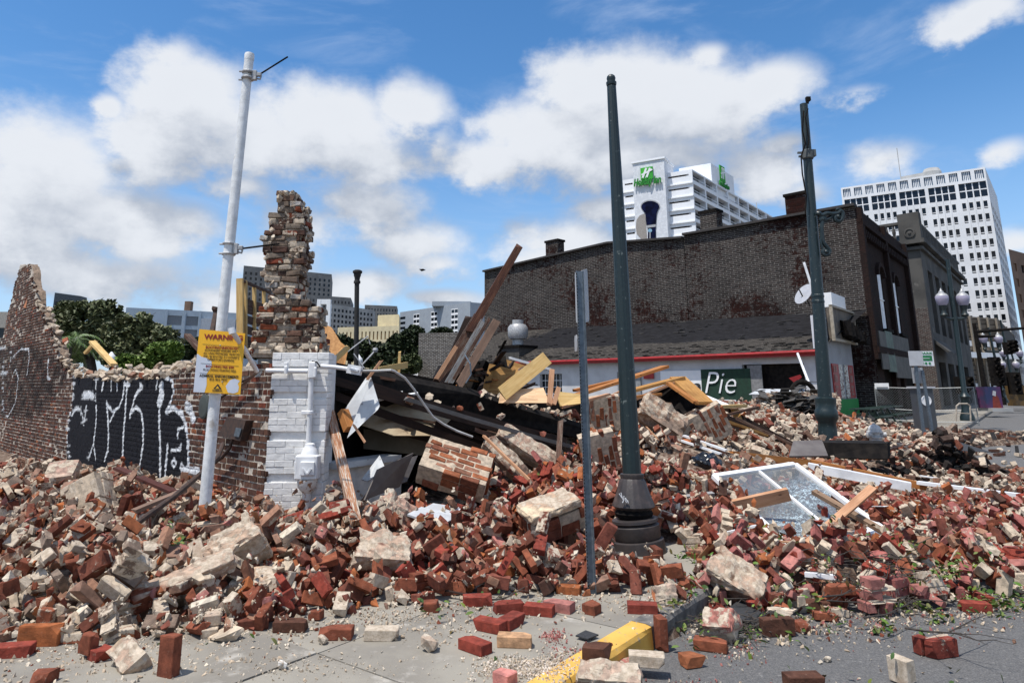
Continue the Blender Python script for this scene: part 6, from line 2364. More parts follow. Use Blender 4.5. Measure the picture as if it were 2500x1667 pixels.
masonry_chunk('large tilted slab of brick wall showing neat courses, lying before the dark void', at(1046, 1076, 8.35), (.95, -.05, -.28), (-.05, -.62, .78), 4, 7, 3, OB, .15, .05, 1, .45)
masonry_chunk('wall fragment with steep brick courses leaning behind the thick green pole, lower one', at(1380, 1058, 9.7), (.22, .25, -.95), (-.1, -.93, .35), 4, 7, 2, OB, .15, .05, 2, .3)
masonry_chunk('upright brick courses just left of the green pole, above the lower leaning fragment', at(1386, 948, 12.0), (.1, .2, -.97), (-.1, -.95, .3), 3, 8, 2, OB, .2, .06, 3, .4)
masonry_chunk('long broken slab of brick courses sloping down right of the green pole', at(1612, 985, 12.2), (.45, .2, -.85), (-.25, -.85, .45), 3, 13, 2, OB, .2, .06, 4, .5)
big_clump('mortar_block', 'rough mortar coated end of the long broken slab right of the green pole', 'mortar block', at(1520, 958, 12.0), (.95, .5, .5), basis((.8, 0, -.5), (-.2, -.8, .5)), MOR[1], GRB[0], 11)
t = masonry_chunk('block with broad cream mortar face and dark brick side left of the metal sign post', at(1272, 1196, 7.0), (.86, .42, .25), (-.35, -.45, .8), 3, 4, 2, RED[:3], .3, .05, 5, .2)
B_ = basis((.86, .42, .25), (-.35, -.45, .8))
big_clump('mortar_face', None, None, at(1262, 1182, 6.97) + (B_ @ Vector((0, -.1, 0))), (.56, .07, .32), B_, (.66, .55, .40), (.60, .48, .34), 6, parent=t, amp=.25, nn=9)
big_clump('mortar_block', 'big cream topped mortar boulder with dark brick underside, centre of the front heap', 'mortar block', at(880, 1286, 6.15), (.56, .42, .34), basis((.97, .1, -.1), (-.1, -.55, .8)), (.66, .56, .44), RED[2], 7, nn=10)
big_clump('mortar_block', 'long beige masonry beam lying diagonally above the big brick slab, upper one', 'masonry beam', at(1222, 1040, 9.6), (1.25, .32, .30), basis((.85, -.1, -.52), (-.3, -.6, .75)), (.56, .45, .36), GRB[0], 8, nn=12, amp=.12)
big_clump('mortar_block', 'shorter grey masonry beam lying under the long beige one', 'masonry beam', at(1165, 1060, 9.3), (.9, .25, .25), basis((.7, -.1, -.7), (-.3, -.6, .75)), GRB[0], GRB[1], 9, nn=12, amp=.12)
masonry_chunk('cluster of dark bricks on edge still bonded, in the heap before the graffiti', at(210, 1142, 7.6), (.45, -.3, -.85), (-.3, -.75, .55), 2, 5, 3, DRK + RED[:2] + GRB[:1], .75, .05, 10, .2)
big_clump('mortar_block', 'flat pinkish slab of mortar in the heap, upper left', 'mortar slab', at(143, 1083, 8.6), (.42, .12, .30), basis((.95, .1, .1), (-.1, -.7, .7)), (.56, .43, .37), (.5, .38, .3), 12)
big_clump('mortar_block', 'large beige rock of mortar right of the white pole foot', 'mortar block', at(540, 1265, 5.75), (.50, .34, .30), basis((.6, .3, .4), (-.1, -.6, .7)), (.64, .55, .42), (.5, .38, .26), 13, nn=10)
big_clump('mortar_block', 'long beige strip of mortar and brick lying diagonally, lower left of the white pole', 'masonry beam', at(425, 1330, 5.25), (.85, .15, .16), basis((.82, .45, .3), (-.1, -.6, .7)), (.66, .57, .45), RED[0], 14, nn=11)
big_clump('mortar_block', 'cracked beige slab lying flat below the large beige rock', 'mortar slab', at(588, 1335, 5.5), (.42, .12, .26), basis((.95, .1, .1), (0, -.35, .93)), (.62, .53, .38), (.36, .26, .16), 15, nn=10)
big_clump('mortar_block', 'pinkish crumbling block above the big cream topped boulder', 'mortar block', at(908, 1180, 7.2), (.42, .3, .28), basis((.6, .3, -.5), (-.1, -.7, .6)), (.60, .46, .38), (.5, .3, .22), 16, nn=10)
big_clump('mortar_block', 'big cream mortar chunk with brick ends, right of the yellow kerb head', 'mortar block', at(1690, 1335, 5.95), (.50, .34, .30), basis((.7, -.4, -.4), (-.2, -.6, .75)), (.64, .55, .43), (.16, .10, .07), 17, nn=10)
big_clump('mortar_block', 'pale mortar chunk cut by the bottom edge beside the kerb', 'mortar block', at(1400, 1553, 4.15), (.42, .16, .15), basis((.95, -.2, 0), (-.1, -.6, .75)), (.62, .55, .45), (.28, .2, .15), 18, nn=10)
big_clump('mortar_block', 'block with pink painted top and mortar core in the road beyond the kerb', 'mortar block', at(1655, 1432, 5.2), (.26, .2, .2), basis((.7, -.5, .1), (-.2, -.6, .75)), (.50, .19, .18), (.5, .42, .34), 19)
big_clump('mortar_block', 'round white and orange rubble lump behind the brick on the kerb head', 'mortar block', at(1527, 1375, 5.6), (.2, .17, .22), basis((1, 0, 0), (0, -1, .3)), (.66, .60, .5), (.40, .15, .07), 20)
big_clump('mortar_block', 'beige chunk at the lower left beside the upright brick', 'mortar block', at(300, 1515, 4.35), (.26, .18, .16), basis((.7, -.5, -.3), (-.2, -.6, .75)), (.62, .53, .42), (.5, .38, .26), 21)
big_clump('mortar_block', 'cream block standing near the right of the thick green pole foot, left one', 'mortar block', at(1668, 1275, 7.0), (.2, .2, .36), basis((1, 0, 0), (0, -1, .2)), (.62, .53, .42), (.5, .38, .26), 22)
big_clump('mortar_block', 'cream block standing near the right of the thick green pole foot, right one', 'mortar block', at(1742, 1280, 7.0), (.22, .2, .38), basis((.9, 0, -.3), (0, -1, .2)), (.62, .53, .42), (.5, .38, .26), 23)
big_clump('mortar_block', 'low mound of grey roof shingles and plaster before the dark opening', 'debris mound', at(1820, 938, 25.2), (2.7, 1.8, .7), basis((1, 0, 0), (0, -1, .3)), (.10, .09, .08), (.16, .14, .12), 25, nn=22, amp=.10)
# ================================================================== white pole with warning sign
def q3(u, v, Y):
 return at(u, v, Y)
def zoomp(x, y, ox, oy, s):
 return ((ox + x / s) / K, (oy + y / s) / K)
Yp = 7.0
pb, pm, pt = at(463, 1240, Yp), at(519, 640, Yp + .03), at(573, 128, Yp + .05)
t = thing('white_pole', 'tall white painted pole leaning slightly, carrying the yellow warning sign', 'pole', (pb.x, pb.y, 0))
foot = pb - (pm - pb).normalized() * .35
mb = MB()
mb.tube([foot, pb, pm, pt], .060, 20, rend=.050)
mb.lathe(pt, [(.052, -.06), (.054, .0), (.05, .02), (.02, .025)], 16)
mb.build('shaft', M_POLEW, t, smooth=True)
for (u, v, rod_end, kk) in ((570, 175, (661, 131), 'top'), (526, 572, (642, 560), 'mid')):
 p = at(u, v, Yp + .03)
 br = MB()
 dirp = (pt - pb).normalized()
 for s in (-.055, .055) if kk == 'mid' else (-.03, .04):
  br.lathe(p + dirp * s, [(.066, -.012), (.072, -.008), (.072, .008), (.066, .012)], 16, axis=dirp)
 br.box(p + Vector((.075, -.01, 0)), (.05, .05, .11))
 br.box(p + Vector((-.075, -.01, .05)), (.05, .018, .018))
 br.box(p + Vector((-.075, -.01, -.05)), (.05, .018, .018))
 br.tube([p + Vector((.09, 0, -.03)), p + Vector((.14, -.01, -.045)), p + Vector((.145, -.01, -.01))], .012, 6)
 br.box(p + Vector((.12, -.01, .01)), (.06, .04, .04))
 b_ = br.build('clamp_bracket', M_STEELW, t, bevel=.004)
 e = at(rod_end[0], rod_end[1], Yp + .1)
 mb = MB()
 mb.tube([p + Vector((.1, 0, .0 if kk == 'mid' else .0)), e], .010, 8)
 mb.build('rod', M_BLACK, b_)
# sign: a flat plate, bent slightly, in front of the pole
sx = lambda x, y: zoomp(x, y, 400, 780, 2.8)
PLN = at(500, 830, Yp - .085)
nS = Vector((-.10, -1, .0)).normalized()
c4 = [onpl(*sx(*q), PLN, nS) for q in ((202, 495), (522, 512), (556, 95), (243, 65))]
sgn = thing('warning_sign', 'yellow and white warning notice about parking on the white pole, one corner peeled', 'sign', c4[0])
mb = MB()
mb.slab(c4, nS, .004)
mb.build('plate', M_SIGNY, sgn)
bl_, br_, tr_, tl_ = c4
def sp(a, b, o=.003):
 return bl_.lerp(br_, a).lerp(tl_.lerp(tr_, a), b) + nS * o
def patchp(pts, name, m, o=.0015):
 mb = MB()
 mb.slab([sp(a, b, o) for a, b in pts], nS, .001)
 return mb.build(name, m, sgn, fixn=False)
SPL = mat('faded sign white', (.56, .60, .68), (.50, .54, .62), scale=4, rough=.35, bump=0)
patchp([(0, .0), (.24, .0), (.27, .12), (.25, .3), (.34, .42), (.33, .5), (.28, .52), (.2, .55), (.10, .56), (.02, .60), (.0, .60)], 'faded_patch', SPL)
patchp([(.74, .0 + .02), (.86, .01), (.95, .04), (.96, .12), (.93, .17), (.97, .22), (.85, .25), (.76, .22), (.72, .17), (.68, .12), (.70, .08)], 'torn_patch', SPL)
du, dv = (br_ - bl_).normalized(), (tl_ - bl_).normalized()
SW, SH = (br_ - bl_).length, (tl_ - bl_).length
def stext(s, a, b, w, h, m, bold=.0, name='lettering'):
 o_ = sp(a, b, .003)
 text_mb(s, o_, du, dv, width=w * SW, height=h * SH, th=.0015, bold=bold).build(name, m, sgn, fixn=False)
stext('WARNING', .12, .845, .84, .085, M_INKM, .03)
stext('BOOTING ENFORCED', .18, .70, .70, .042, M_INKM, .02)
stext('AUTHORIZED PARKERS ONLY.', .16, .655, .74, .034, M_INKB)
stext('ALL UNAUTHORIZED VEHICLES', .14, .605, .78, .034, M_INKB)
stext("WILL BE BOOTED AT OWNER'S/", .14, .555, .78, .034, M_INKB)
stext("OPERATOR'S EXPENSE.", .24, .51, .58, .034, M_INKB)
stext('BOOTING FEE $90', .22, .395, .60, .042, M_INKM, .02)
stext('PLUS UNPAID PARKING FEES', .17, .345, .70, .032, M_INKB)
stext('ADMIRAL ENFORCEMENT', .10, .245, .84, .042, M_INKB, .02)
stext('855-465-7800', .32, .20, .38, .032, M_INKB)
stext('ADMIRAL', .40, .03, .22, .028, M_INKB, .02)
for b in (.765, .455, .30):
 patchp([(.1, b), (.92, b), (.92, b + .004), (.1, b + .004)], 'rule_line', M_INKB, .003)
patchp([(.42, .07), (.60, .07), (.51, .15)], 'emblem', M_INKB, .003)
patchp([(.47, .078), (.55, .078), (.51, .115)], 'emblem_inner', M_SIGNY, .0045)
mb = MB()
mb.lathe(sp(.49, .77, .002), [(.006, 0), (.006, .006), (.002, .008)], 8, axis=nS)
mb.lathe(sp(.6, .185, .002), [(.006, 0), (.006, .006), (.002, .008)], 8, axis=nS)
mb.build('bolt', M_STEELW, sgn)
# dark round plate and dark box hung on the graffiti wall behind the pole, cable down to the ground
p = onpl(512, 985, WC, N1)
t = thing('rusty_box', 'dark rusty electrical box with small grey plate on the wall behind the white pole', 'electrical box', p)
mb = MB()
cz = [onpl(*sx(*q), WC + N1 * .1, N1) for q in ((372, 790), (520, 830), (560, 690), (430, 665))]
mb.slab(cz, N1, .12)
mb.build('housing', M_RUST, t)
mb = MB()
mb.slab([onpl(*sx(*q), WC + N1 * .115, N1) for q in ((478, 795), (512, 803), (530, 745), (492, 738))], N1, .01)
mb.build('plate', M_GALV, t)
mb = MB()
pts = [onpl(*sx(*q), WC + N1 * .09, N1) for q in ((350, 560), (410, 520), (520, 430), (620, 380))]
mb.tube(pts, .016, 6)
pts = [onpl(*sx(*q), WC + N1 * .09, N1) for q in ((470, 810), (450, 880), (400, 940), (330, 990))]
mb.tube(pts, .022, 6)
mb.build('cable', M_RUST, t)
mb = MB()
c_ = onpl(*sx(285, 595), WC + N1 * .05, N1)
mb.lathe(c_, [(.16, 0), (.16, .03), (.13, .04), (.02, .045)], 20, axis=N1)
one('round_plate', mb, mat('dark green steel', (.05, .06, .055), bump=.1), 'dark round steel plate on the wall directly left of the white pole', 'plate')
mb = MB()
mb.tube([at(512, 1020, 8.2), at(500, 1050, 7.6), at(470, 1080, 7.2), at(400, 1140, 6.7), at(330, 1190, 6.3), at(250, 1250, 5.8), at(183, 1330, 5.3)], .026, 8)
one('rusty_pipe', mb, M_RUST, 'long rusty pipe lying across the heap from behind the white pole to the lower left', 'pipe')
# ---- white pipe leaning by the sign, timber bits at the top of the pier
mb = MB()
mb.tube([at(534, 762, 6.75), at(560, 800, 7.0), at(590, 852, 7.5)], .024, 10)
mb.lathe(at(533, 760, 6.75), [(.035, -.03), (.035, .03)], 10, axis=(.3, 0, -1))
one('white_pipe', mb, M_WHITE, 'short white pipe standing askew at the right edge of the warning sign', 'pipe')
mb = MB()
mb.beam(at(596, 850, 7.75), at(545, 895, 7.7), .045, .03)
one('wood_strip', mb, M_OLDW, 'short brown wooden strip leading down from the foot of the askew white pipe', 'wood strip')
# ================================================================== conduit and meter box on the pier
fy = WY - .05
zx = lambda x, y, Y=fy: at(*sx(x, y), Y)
t = thing('electrical_conduit', 'white painted conduit with junction fittings and alarm box fixed to the white pier', 'conduit', zx(1000, 900))
mb = MB()
mb.tube([zx(700, 348), zx(850, 350), zx(985, 352)], .026, 12)
mb.build('horizontal_pipe', M_WHITE, t, smooth=True)
mb = MB()
mb.tube([zx(1010, 300), zx(1008, 380), zx(1000, 600), zx(988, 850)], .030, 12)
mb.build('vertical_pipe', M_WHITE, t, smooth=True)
mb = MB()
mb.box(zx(1018, 345), (.085, .08, .19), jit=.003)
mb.box(zx(1034, 360, fy - .04), (.035, .02, .12))
mb.build('junction_fitting', M_WHITE, t, bevel=.01)
mb = MB()
mb.box(zx(838, 310), (.045, .05, .06))
mb.box(zx(838, 345), (.035, .08, .09))
mb.build('pipe_clip', M_WHITE, t, bevel=.006)
mb = MB()
mb.box(zx(980, 635), (.13, .05, .045))
mb.lathe(zx(998, 635), [(.042, -.02), (.042, .02)], 14)
mb.build('pipe_clip', M_WHITE, t, bevel=.006)
mb = MB()
mb.tube([zx(1075, 318), zx(1180, 326, fy - .02), zx(1265, 338, fy - .04)], .024, 12)
mb.build('side_pipe', M_WHITE, t, smooth=True)
mb = MB()
mb.beam(zx(1260, 335, fy - .04), zx(1350, 352, fy - .05), .095, .10)
mb.beam(zx(1275, 338, fy - .10), zx(1330, 350, fy - .11), .07, .02)
mb.build('pipe_body_fitting', M_WHITE, t, bevel=.012)
mb = MB()
mb.tube([zx(1350, 350, fy - .05), zx(1450, 350, fy), zx(1550, 345, fy), at(905, 852, 8.3), at(930, 868, 8.4), at(950, 893, 8.5), at(975, 930, 8.6), at(995, 958, 8.7), at(1020, 975, 8.8), at(1050, 990, 8.9), at(1085, 1003, 9.0)], .0145, 10)
mb.build('flexible_pipe', mat('dirty white conduit', (.55, .54, .52), (.40, .39, .37), bump=.2), t, smooth=True)
mb = MB()
mb.tube([zx(1015, 285), zx(1045, 290, fy - .04), zx(1068, 322, fy - .05)], .008, 6)
mb.build('black_cable', M_BLACK, t)
# alarm box
wx = lambda x: zx(x, 1000, fy - .06).x
zz2 = lambda y: zx(980, y, fy - .06).z
cxb, wb_ = (wx(905) + wx(1060)) / 2, wx(1060) - wx(905)
mb = MB()
mb.lathe((cxb - .0, fy - .0, 0), [(.03, zz2(845)), (.055, zz2(852)), (.055, zz2(866)), (.075, zz2(885)), (.095, zz2(915)), (.095, zz2(940))][::-1], 16)
mb.build('dome_cap', M_WHITE, t, smooth=True)
mb = MB()
mb.box((cxb, fy - .05, (zz2(925) + zz2(1090)) / 2), (wb_, .16, zz2(925) - zz2(1090)), jit=.002)
mb.build('alarm_box', M_WHITE, t, bevel=.012)
mb = MB()
mb.box((cxb + .02, fy - .145, (zz2(965) + zz2(1060)) / 2), (wb_ * .62, .03, (zz2(965) - zz2(1060))), jit=.002)
mb.beam((cxb - .02, fy - .165, zz2(1010)), (cxb + .03, fy - .165, zz2(1050)), .03, .015)
mb.beam((cxb + .07, fy - .165, zz2(1010)), (cxb + .03, fy - .165, zz2(1050)), .03, .015)
mb.build('box_door', M_WHITE, t, bevel=.006)
mb = MB()
mb.box((cxb - wb_ / 2 - .01, fy - .05, zz2(1000)), (.025, .05, .10))
mb.build('hinge', M_WHITE, t, bevel=.006)
mb = MB()
mb.lathe((cxb, fy - .03, 0), [(.13 * .9, zz2(1092)), (.115, zz2(1105)), (.10, zz2(1150)), (.06, zz2(1178)), (.055, zz2(1185)), (.05, zz2(1187)), (.045, zz2(1300))], 16)
mb.build('bottom_cap', mat('flaking white rust', (.70, .68, .64), (.66, .64, .60), scale=4, bump=.4, c3=(.28, .13, .06), s3=16, r3=(.52, .6)), t, smooth=True)
# low white wall continuing right of the pier at the foot of the void
lw = thing('low_wall', 'low white painted brick wall at the foot of the void, right of the pier', 'wall', at(800, 1110, 8.6))
A_ = at(752, 1120, 8.5); B__ = at(900, 1085, 9.6)
mb = MB()
mb.prism([(A_.x, A_.y), (B__.x, B__.y), (B__.x + .1, B__.y + .25), (A_.x + .1, A_.y + .25)], 0, at(752, 1100, 8.5).z + .12)
mb.build('face', M_PIERW, lw)
mb = MB()
zc = at(752, 1100, 8.5).z + .12
mb.beam((A_.x, A_.y, zc + .03), (B__.x, B__.y, zc + .03), .3, .07, up=(0, 0, 1))
mb.build('sill', M_LGREY, lw)
# ================================================================== collapsed roof: dark slabs, beams, ceiling boards
def plank(name, u0, v0, Y0_, u1, v1, Y1_, w, h, m_, label, cat='plank', up=None, rag=.02, group=None, sag=0, seg=1):
 mb = MB()
 mb.beam(at(u0, v0, Y0_), at(u1, v1, Y1_), w, h, up=up, ragged=rag, seg=seg, sag=sag)
 return one(name, mb, m_, label, cat, group, bevel=.004)
def sheet(name, pts, m_, label, cat, th=.02, group=None, parent=None):
 """pts: (u, v, Y) corners, made a thickened sheet"""
 ps = [at(*p) for p in pts]
 n = (ps[1] - ps[0]).cross(ps[2] - ps[0]).normalized()
 if n.y > 0:
  n = -n
 mb = MB()
 mb.slab(ps, n, th)
 o = mb.build(name, m_, parent)
 return tag(o, label, cat, group) if parent is None else o
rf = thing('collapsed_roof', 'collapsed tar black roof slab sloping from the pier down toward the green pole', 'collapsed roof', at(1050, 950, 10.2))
# the void behind is closed by the roof deck and its dark underside
sheet('roof_deck', [(752, 842, 9.0), (1085, 905, 10.0), (1345, 985, 11.2), (1345, 1010, 11.2), (1050, 945, 10.0), (752, 895, 9.0)], M_TAR, None, None, .1, parent=rf)
# deck top surface running back
a1, a2 = at(752, 842, 9.0), at(1345, 985, 11.2)
mb = MB()
bk = Vector((-.6, 3.2, -.25))
mb.slab([a1, a2, a2 + bk, a1 + bk], Vector((0, -.1, 1)), .12)
mb.build('roof_top', M_TAR, rf)
mb = MB()
# black sheets put in as the shade of the void: back, sides, floor
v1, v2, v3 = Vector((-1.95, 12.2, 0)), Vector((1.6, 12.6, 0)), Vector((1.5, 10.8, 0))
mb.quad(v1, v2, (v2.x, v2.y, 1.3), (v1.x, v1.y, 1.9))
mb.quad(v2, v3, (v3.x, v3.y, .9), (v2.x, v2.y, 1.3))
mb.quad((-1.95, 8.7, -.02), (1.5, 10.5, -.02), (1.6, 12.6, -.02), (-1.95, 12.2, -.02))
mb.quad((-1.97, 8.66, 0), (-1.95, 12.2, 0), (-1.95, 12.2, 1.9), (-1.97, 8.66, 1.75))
mb.build('void_shade_sheets', M_BLACK, rf)
for i, (p0, p1, w_, h_, m_) in enumerate((((760, 872, 8.8), (1330, 1042, 10.6), .10, .10, M_DKW), ((850, 893, 8.7), (1300, 1018, 10.3), .045, .16, M_DKW), ((930, 915, 8.6), (1330, 1030, 10.2), .04, .05, mat('faded grey lath', (.14, .13, .12), bump=.2)),
                                          ((760, 905, 8.9), (1240, 1075, 10.2), .09, .10, M_DKW), ((760, 880, 9.3), (1100, 985, 10.5), .09, .14, M_DKW), ((1000, 975, 9.6), (1310, 1075, 10.6), .08, .10, M_DKW), ((755, 940, 9.4), (1010, 1010, 10.2), .08, .14, M_DKW), ((1090, 985, 9.2), (1345, 1090, 10.4), .04, .05, M_OLDW))):
 mb = MB()
 mb.beam(at(*p0), at(*p1), w_, h_, up=(0, 0, 1), ragged=.04, seg=3, sag=R.uniform(-.02, .03))
 mb.build('joist', m_, rf, bevel=.004)
for i in range(16):
 mb = MB()
 u = 760 + 36 * i + R.uniform(-10, 10)
 v = 892 + .26 * (u - 760) + R.uniform(0, 50)
 mb.beam(at(u, v, 9.3 + R.uniform(0, 1)), at(u + R.uniform(40, 130), v + R.uniform(10, 50), 9.6 + R.uniform(0, 1)), .05, .03, ragged=.04)
 mb.build('splinter', R.choice((M_DKW, M_OLDW, M_DKW)), rf)
sheet('ceiling_board', [(830, 975, 9.4), (845, 925, 9.6), (960, 905, 9.9), (1040, 958, 10.0), (1000, 1000, 9.6), (905, 1000, 9.4)], M_CREAM, None, None, .02, parent=rf)
sheet('ceiling_board', [(835, 1030, 10.1), (835, 985, 10.2), (1010, 1002, 10.3), (1110, 1035, 10.4), (1100, 1060, 10.2)], mat('ceiling shade cream', (.32, .27, .2), (.22, .18, .13), scale=3, bump=.1), None, None, .02, parent=rf)
mb = MB()
mb.tube([at(838, 926, 9.2), at(900, 912, 9.25), at(960, 903, 9.3)], .02, 6)
mb.tube([at(845, 916, 9.2), at(925, 900, 9.2)], .016, 6)
mb.build('edge_trim', M_WHITEP, rf)
for i, (u, v, Y) in enumerate(((1102, 935, 9.55), (940, 925, 9.0), (985, 915, 9.2), (1040, 940, 9.4), (1010, 930, 9.3), (1150, 960, 9.7), (1060, 938, 9.4), (960, 930, 9.1), (1250, 1000, 10.0))):
 kd = ('half', 'half', 'clump')[i % 3]
 place_piece(NAMES[kd][0], kd, i % 8, (RED + MOR)[i % 5], at(u, v - 2, Y - .02), rnd_rot(.5), 1.0 if i < 3 else .75, ('pale ' if kd == 'clump' else '') + ('mortar lump' if kd == 'clump' else 'broken brick') + ' resting on the collapsed black roof beams', NAMES[kd][1], 'pieces resting on the collapsed roof, ' + NAMES[kd][1], al=.4)
# sheet metal piece with its stick, and a wood block
t = thing('bent_sheet_metal', 'pale bent sheet of metal standing on its corner right of the pier', 'sheet metal', at(815, 1000, 8.3))
cc = (
 ((776, 985, 8.35), (846, 872, 8.3), (872, 930, 8.1), (803, 1005, 8.1)),
)
sheet('panel', [(777, 962, 8.3), (840, 868, 8.45), (852, 866, 8.3), (806, 990, 8.2)], M_LGREY, None, None, .006, parent=t)
sheet('panel', [(806, 990, 8.2), (852, 866, 8.3), (872, 932, 8.15), (868, 940, 8.12), (797, 1006, 8.1)], M_LGREY, None, None, .006, parent=t)
plank('wood_stick', 843, 872, 8.25, 876, 828, 8.3, .045, .03, M_PEACH, 'short pale wooden stick behind the bent sheet metal', 'wood stick')
plank('wood_block', 792, 945, 8.3, 806, 985, 8.2, .15, .10, M_ORW, 'square brown wood block beside the bent sheet metal', 'wood block', rag=.01)
plank('splinter', 812, 975, 8.0, 840, 1018, 7.9, .02, .02, M_PEACH, 'thin pale splinter under the bent sheet metal', 'wood splinter')
# leaning timber in front of the void
mb = MB()
mb.beam(at(757, 945, 8.55), at(818, 1200, 7.35), .10, .07, ragged=.02)
o = one('leaning_timber', mb, wood('weathered red timber', (.42, .20, .10), (.24, .10, .05), worn=(.55, .5, .42)), 'long weathered timber leaning in front of the dark void, right of the pier', 'timber', bevel=.006)
# cabinet panels
for i, (pts, m_, lab) in enumerate((
  ([(838, 1148, 7.95), (868, 1078, 8.15), (950, 1040, 8.7), (918, 1118, 8.5)], M_PANELG, 'grey brown cabinet panel standing on edge before the void, front one'),
  ([(893, 1120, 8.35), (935, 1052, 8.75), (960, 1045, 8.9), (935, 1105, 8.6)], M_PANELG, 'second grey brown panel behind the front cabinet panel'),
  ([(830, 1100, 8.6), (872, 1045, 8.8), (885, 1075, 8.7), (845, 1105, 8.5)], M_LGREY, 'grey triangular panel behind the standing cabinet panels'))):
 sheet('cabinet_panel', pts, m_, lab, 'panel', .02)
for i, (pts, lab) in enumerate((([(936, 1180, 7.05), (968, 1163, 7.35), (1048, 1187, 7.25), (1010, 1207, 6.95)], 'pale grey board lying flat below the big brick slab, front one'),
        ([(962, 1172, 7.3), (995, 1155, 7.6), (1060, 1165, 7.6), (1045, 1188, 7.3)], 'pale grey board lying behind the front flat one'),
        ([(692, 1262, 6.55), (748, 1240, 6.7), (752, 1285, 6.4), (700, 1300, 6.3)], 'pale blue grey tile piece in the red bricks below the pier'),
        ([(735, 1200, 7.0), (752, 1165, 7.1), (765, 1170, 7.1), (752, 1205, 7.0)], 'narrow white board piece right below the pier'))):
 sheet('pale_board', pts, M_LGREY, lab, 'board', .018)
# brick coping length below the pier
masonry_chunk('row of moulded red bricks with white edge lying below the pier', at(705, 1190, 7.0), (.95, .1, .25), (-.1, -.9, .4), 4, 2, 1, RPT + RED[:1], .35, .02, 31, .1)
# ---- tall leaning timbers
t = thing('leaning_timbers', 'group of tall dark timbers and boards leaning up to the right, rising above the roofs', 'leaning timbers', at(1050, 885, 10.6))
for (p0, p1, w_, h_, m_, tp) in (((1010, 880, 10.4), (1100, 728, 10.7), .20, .10, M_OLDW, .9), ((1080, 760, 10.6), (1192, 567, 10.9), .14, .10, wood('red brown timber', (.085, .03, .016), (.035, .014, .010), worn=(.13, .055, .03)), .8),
                                 ((1030, 880, 10.35), (1112, 738, 10.6), .12, .04, M_GREYW, 1), ((1052, 888, 10.2), (1140, 738, 10.5), .12, .05, M_TANW, 1), ((1015, 870, 10.6), (1075, 730, 10.9), .1, .05, M_DKW, 1),
                                 ((1042, 870, 10.3), (1122, 735, 10.5), .05, .03, M_OLDW, 1), ((1003, 868, 10.3), (1045, 800, 10.4), .06, .03, M_PEACH, 1)):
 mb = MB()
 mb.beam(at(*p0), at(*p1), w_, h_, up=(.3, -1, .2), taper=tp, ragged=.05, seg=2)
 mb.build('timber', m_, t, bevel=.006)
mb = MB()
mb.tube([at(1068, 815, 10.1), at(1080, 835, 10), at(1082, 860, 10), at(1070, 880, 10)], .012, 6)
mb.build('wire', M_GALV, t)
# debris riding on the slab edge and the black tangle at the foot of the timbers
for k in range(64):
 u = R.uniform(1090, 1342)
 v = float(np.interp(u, [752, 1085, 1345], [842, 905, 985]))
 Y_ = float(np.interp(u, [752, 1085, 1345], [9.0, 10.0, 11.2]))
 kd = R.choice(('clump', 'clump', 'half', 'full'))
 p = at(u, v, Y_) + Vector((R.uniform(-.1, .1), R.uniform(.02, .35), R.uniform(-.02, .05) + .16 * R.random() * max(0, (u - 1130) / 200)))
 place_piece(NAMES[kd][0], kd, R.randrange(10), R.choice(MOR + SAL if kd == 'clump' else RED + SAL + PNK[:1]), p, rnd_rot(.5), R.uniform(.6, 1.0), {'clump': 'pale mortar lump', 'half': 'broken brick', 'full': 'whole brick'}[kd] + ' along the upper edge of the collapsed black roof slab', NAMES[kd][1], 'pieces along the slab edge, ' + NAMES[kd][1], al=.6)
for k in range(26):
 u, v = R.gauss(1120, 34), R.gauss(868, 18)
 a_ = R.uniform(-.4, 1.3)
 L_ = R.uniform(18, 60)
 mb = MB()
 mb.beam(at(u, v, 11.0 + R.uniform(-.3, .5)), at(u + math.cos(a_) * L_, v - math.sin(a_) * L_, 11.1 + R.uniform(-.3, .5)), R.uniform(.03, .10), R.uniform(.015, .04), ragged=.04)
 mb.build('broken_lath', R.choice((M_BLACK, M_DKW, M_DKW, M_OLDW, M_ORW)), t)
mb = MB()
for k in range(14):
 c_ = at(R.gauss(1115, 26), R.gauss(876, 14), 11.5)
 mb.box(c_, (R.uniform(.2, .6), R.uniform(.2, .4), R.uniform(.1, .4)), rnd_rot(.7).to_matrix(), jit=.08)
tag(mb.build('charred_tangle', M_BLACK, t), kind='stuff')
for k, (a, b, w_, m_, lab) in enumerate((((770, 850, 9.3), (905, 872, 9.4), .07, M_OLDW, 'brown batten lying along the slab top right of the pier'), ((1150, 912, 10.2), (1230, 880, 10.5), .05, M_DKW, 'dark batten end sticking up from the slab edge'),
                                         ((1290, 935, 10.9), (1400, 905, 11.6), .08, M_PEACH, 'pale plank end behind the metal sign post'), ((1420, 915, 12), (1520, 905, 12.4), .10, M_ORW, 'orange plank lying level under the fallen gable'),
                                         ((1660, 955, 13.4), (1740, 935, 13.9), .07, M_OLDW, 'brown stick rising beside the yellow beam'), ((1560, 955, 12.5), (1700, 985, 12.7), .06, M_DKW, 'dark lath lying before the long sloping slab'))):
 plank('roof_batten', *a, *b, w_, .04, m_, lab, 'batten', up=(0, 0, 1), rag=.04)
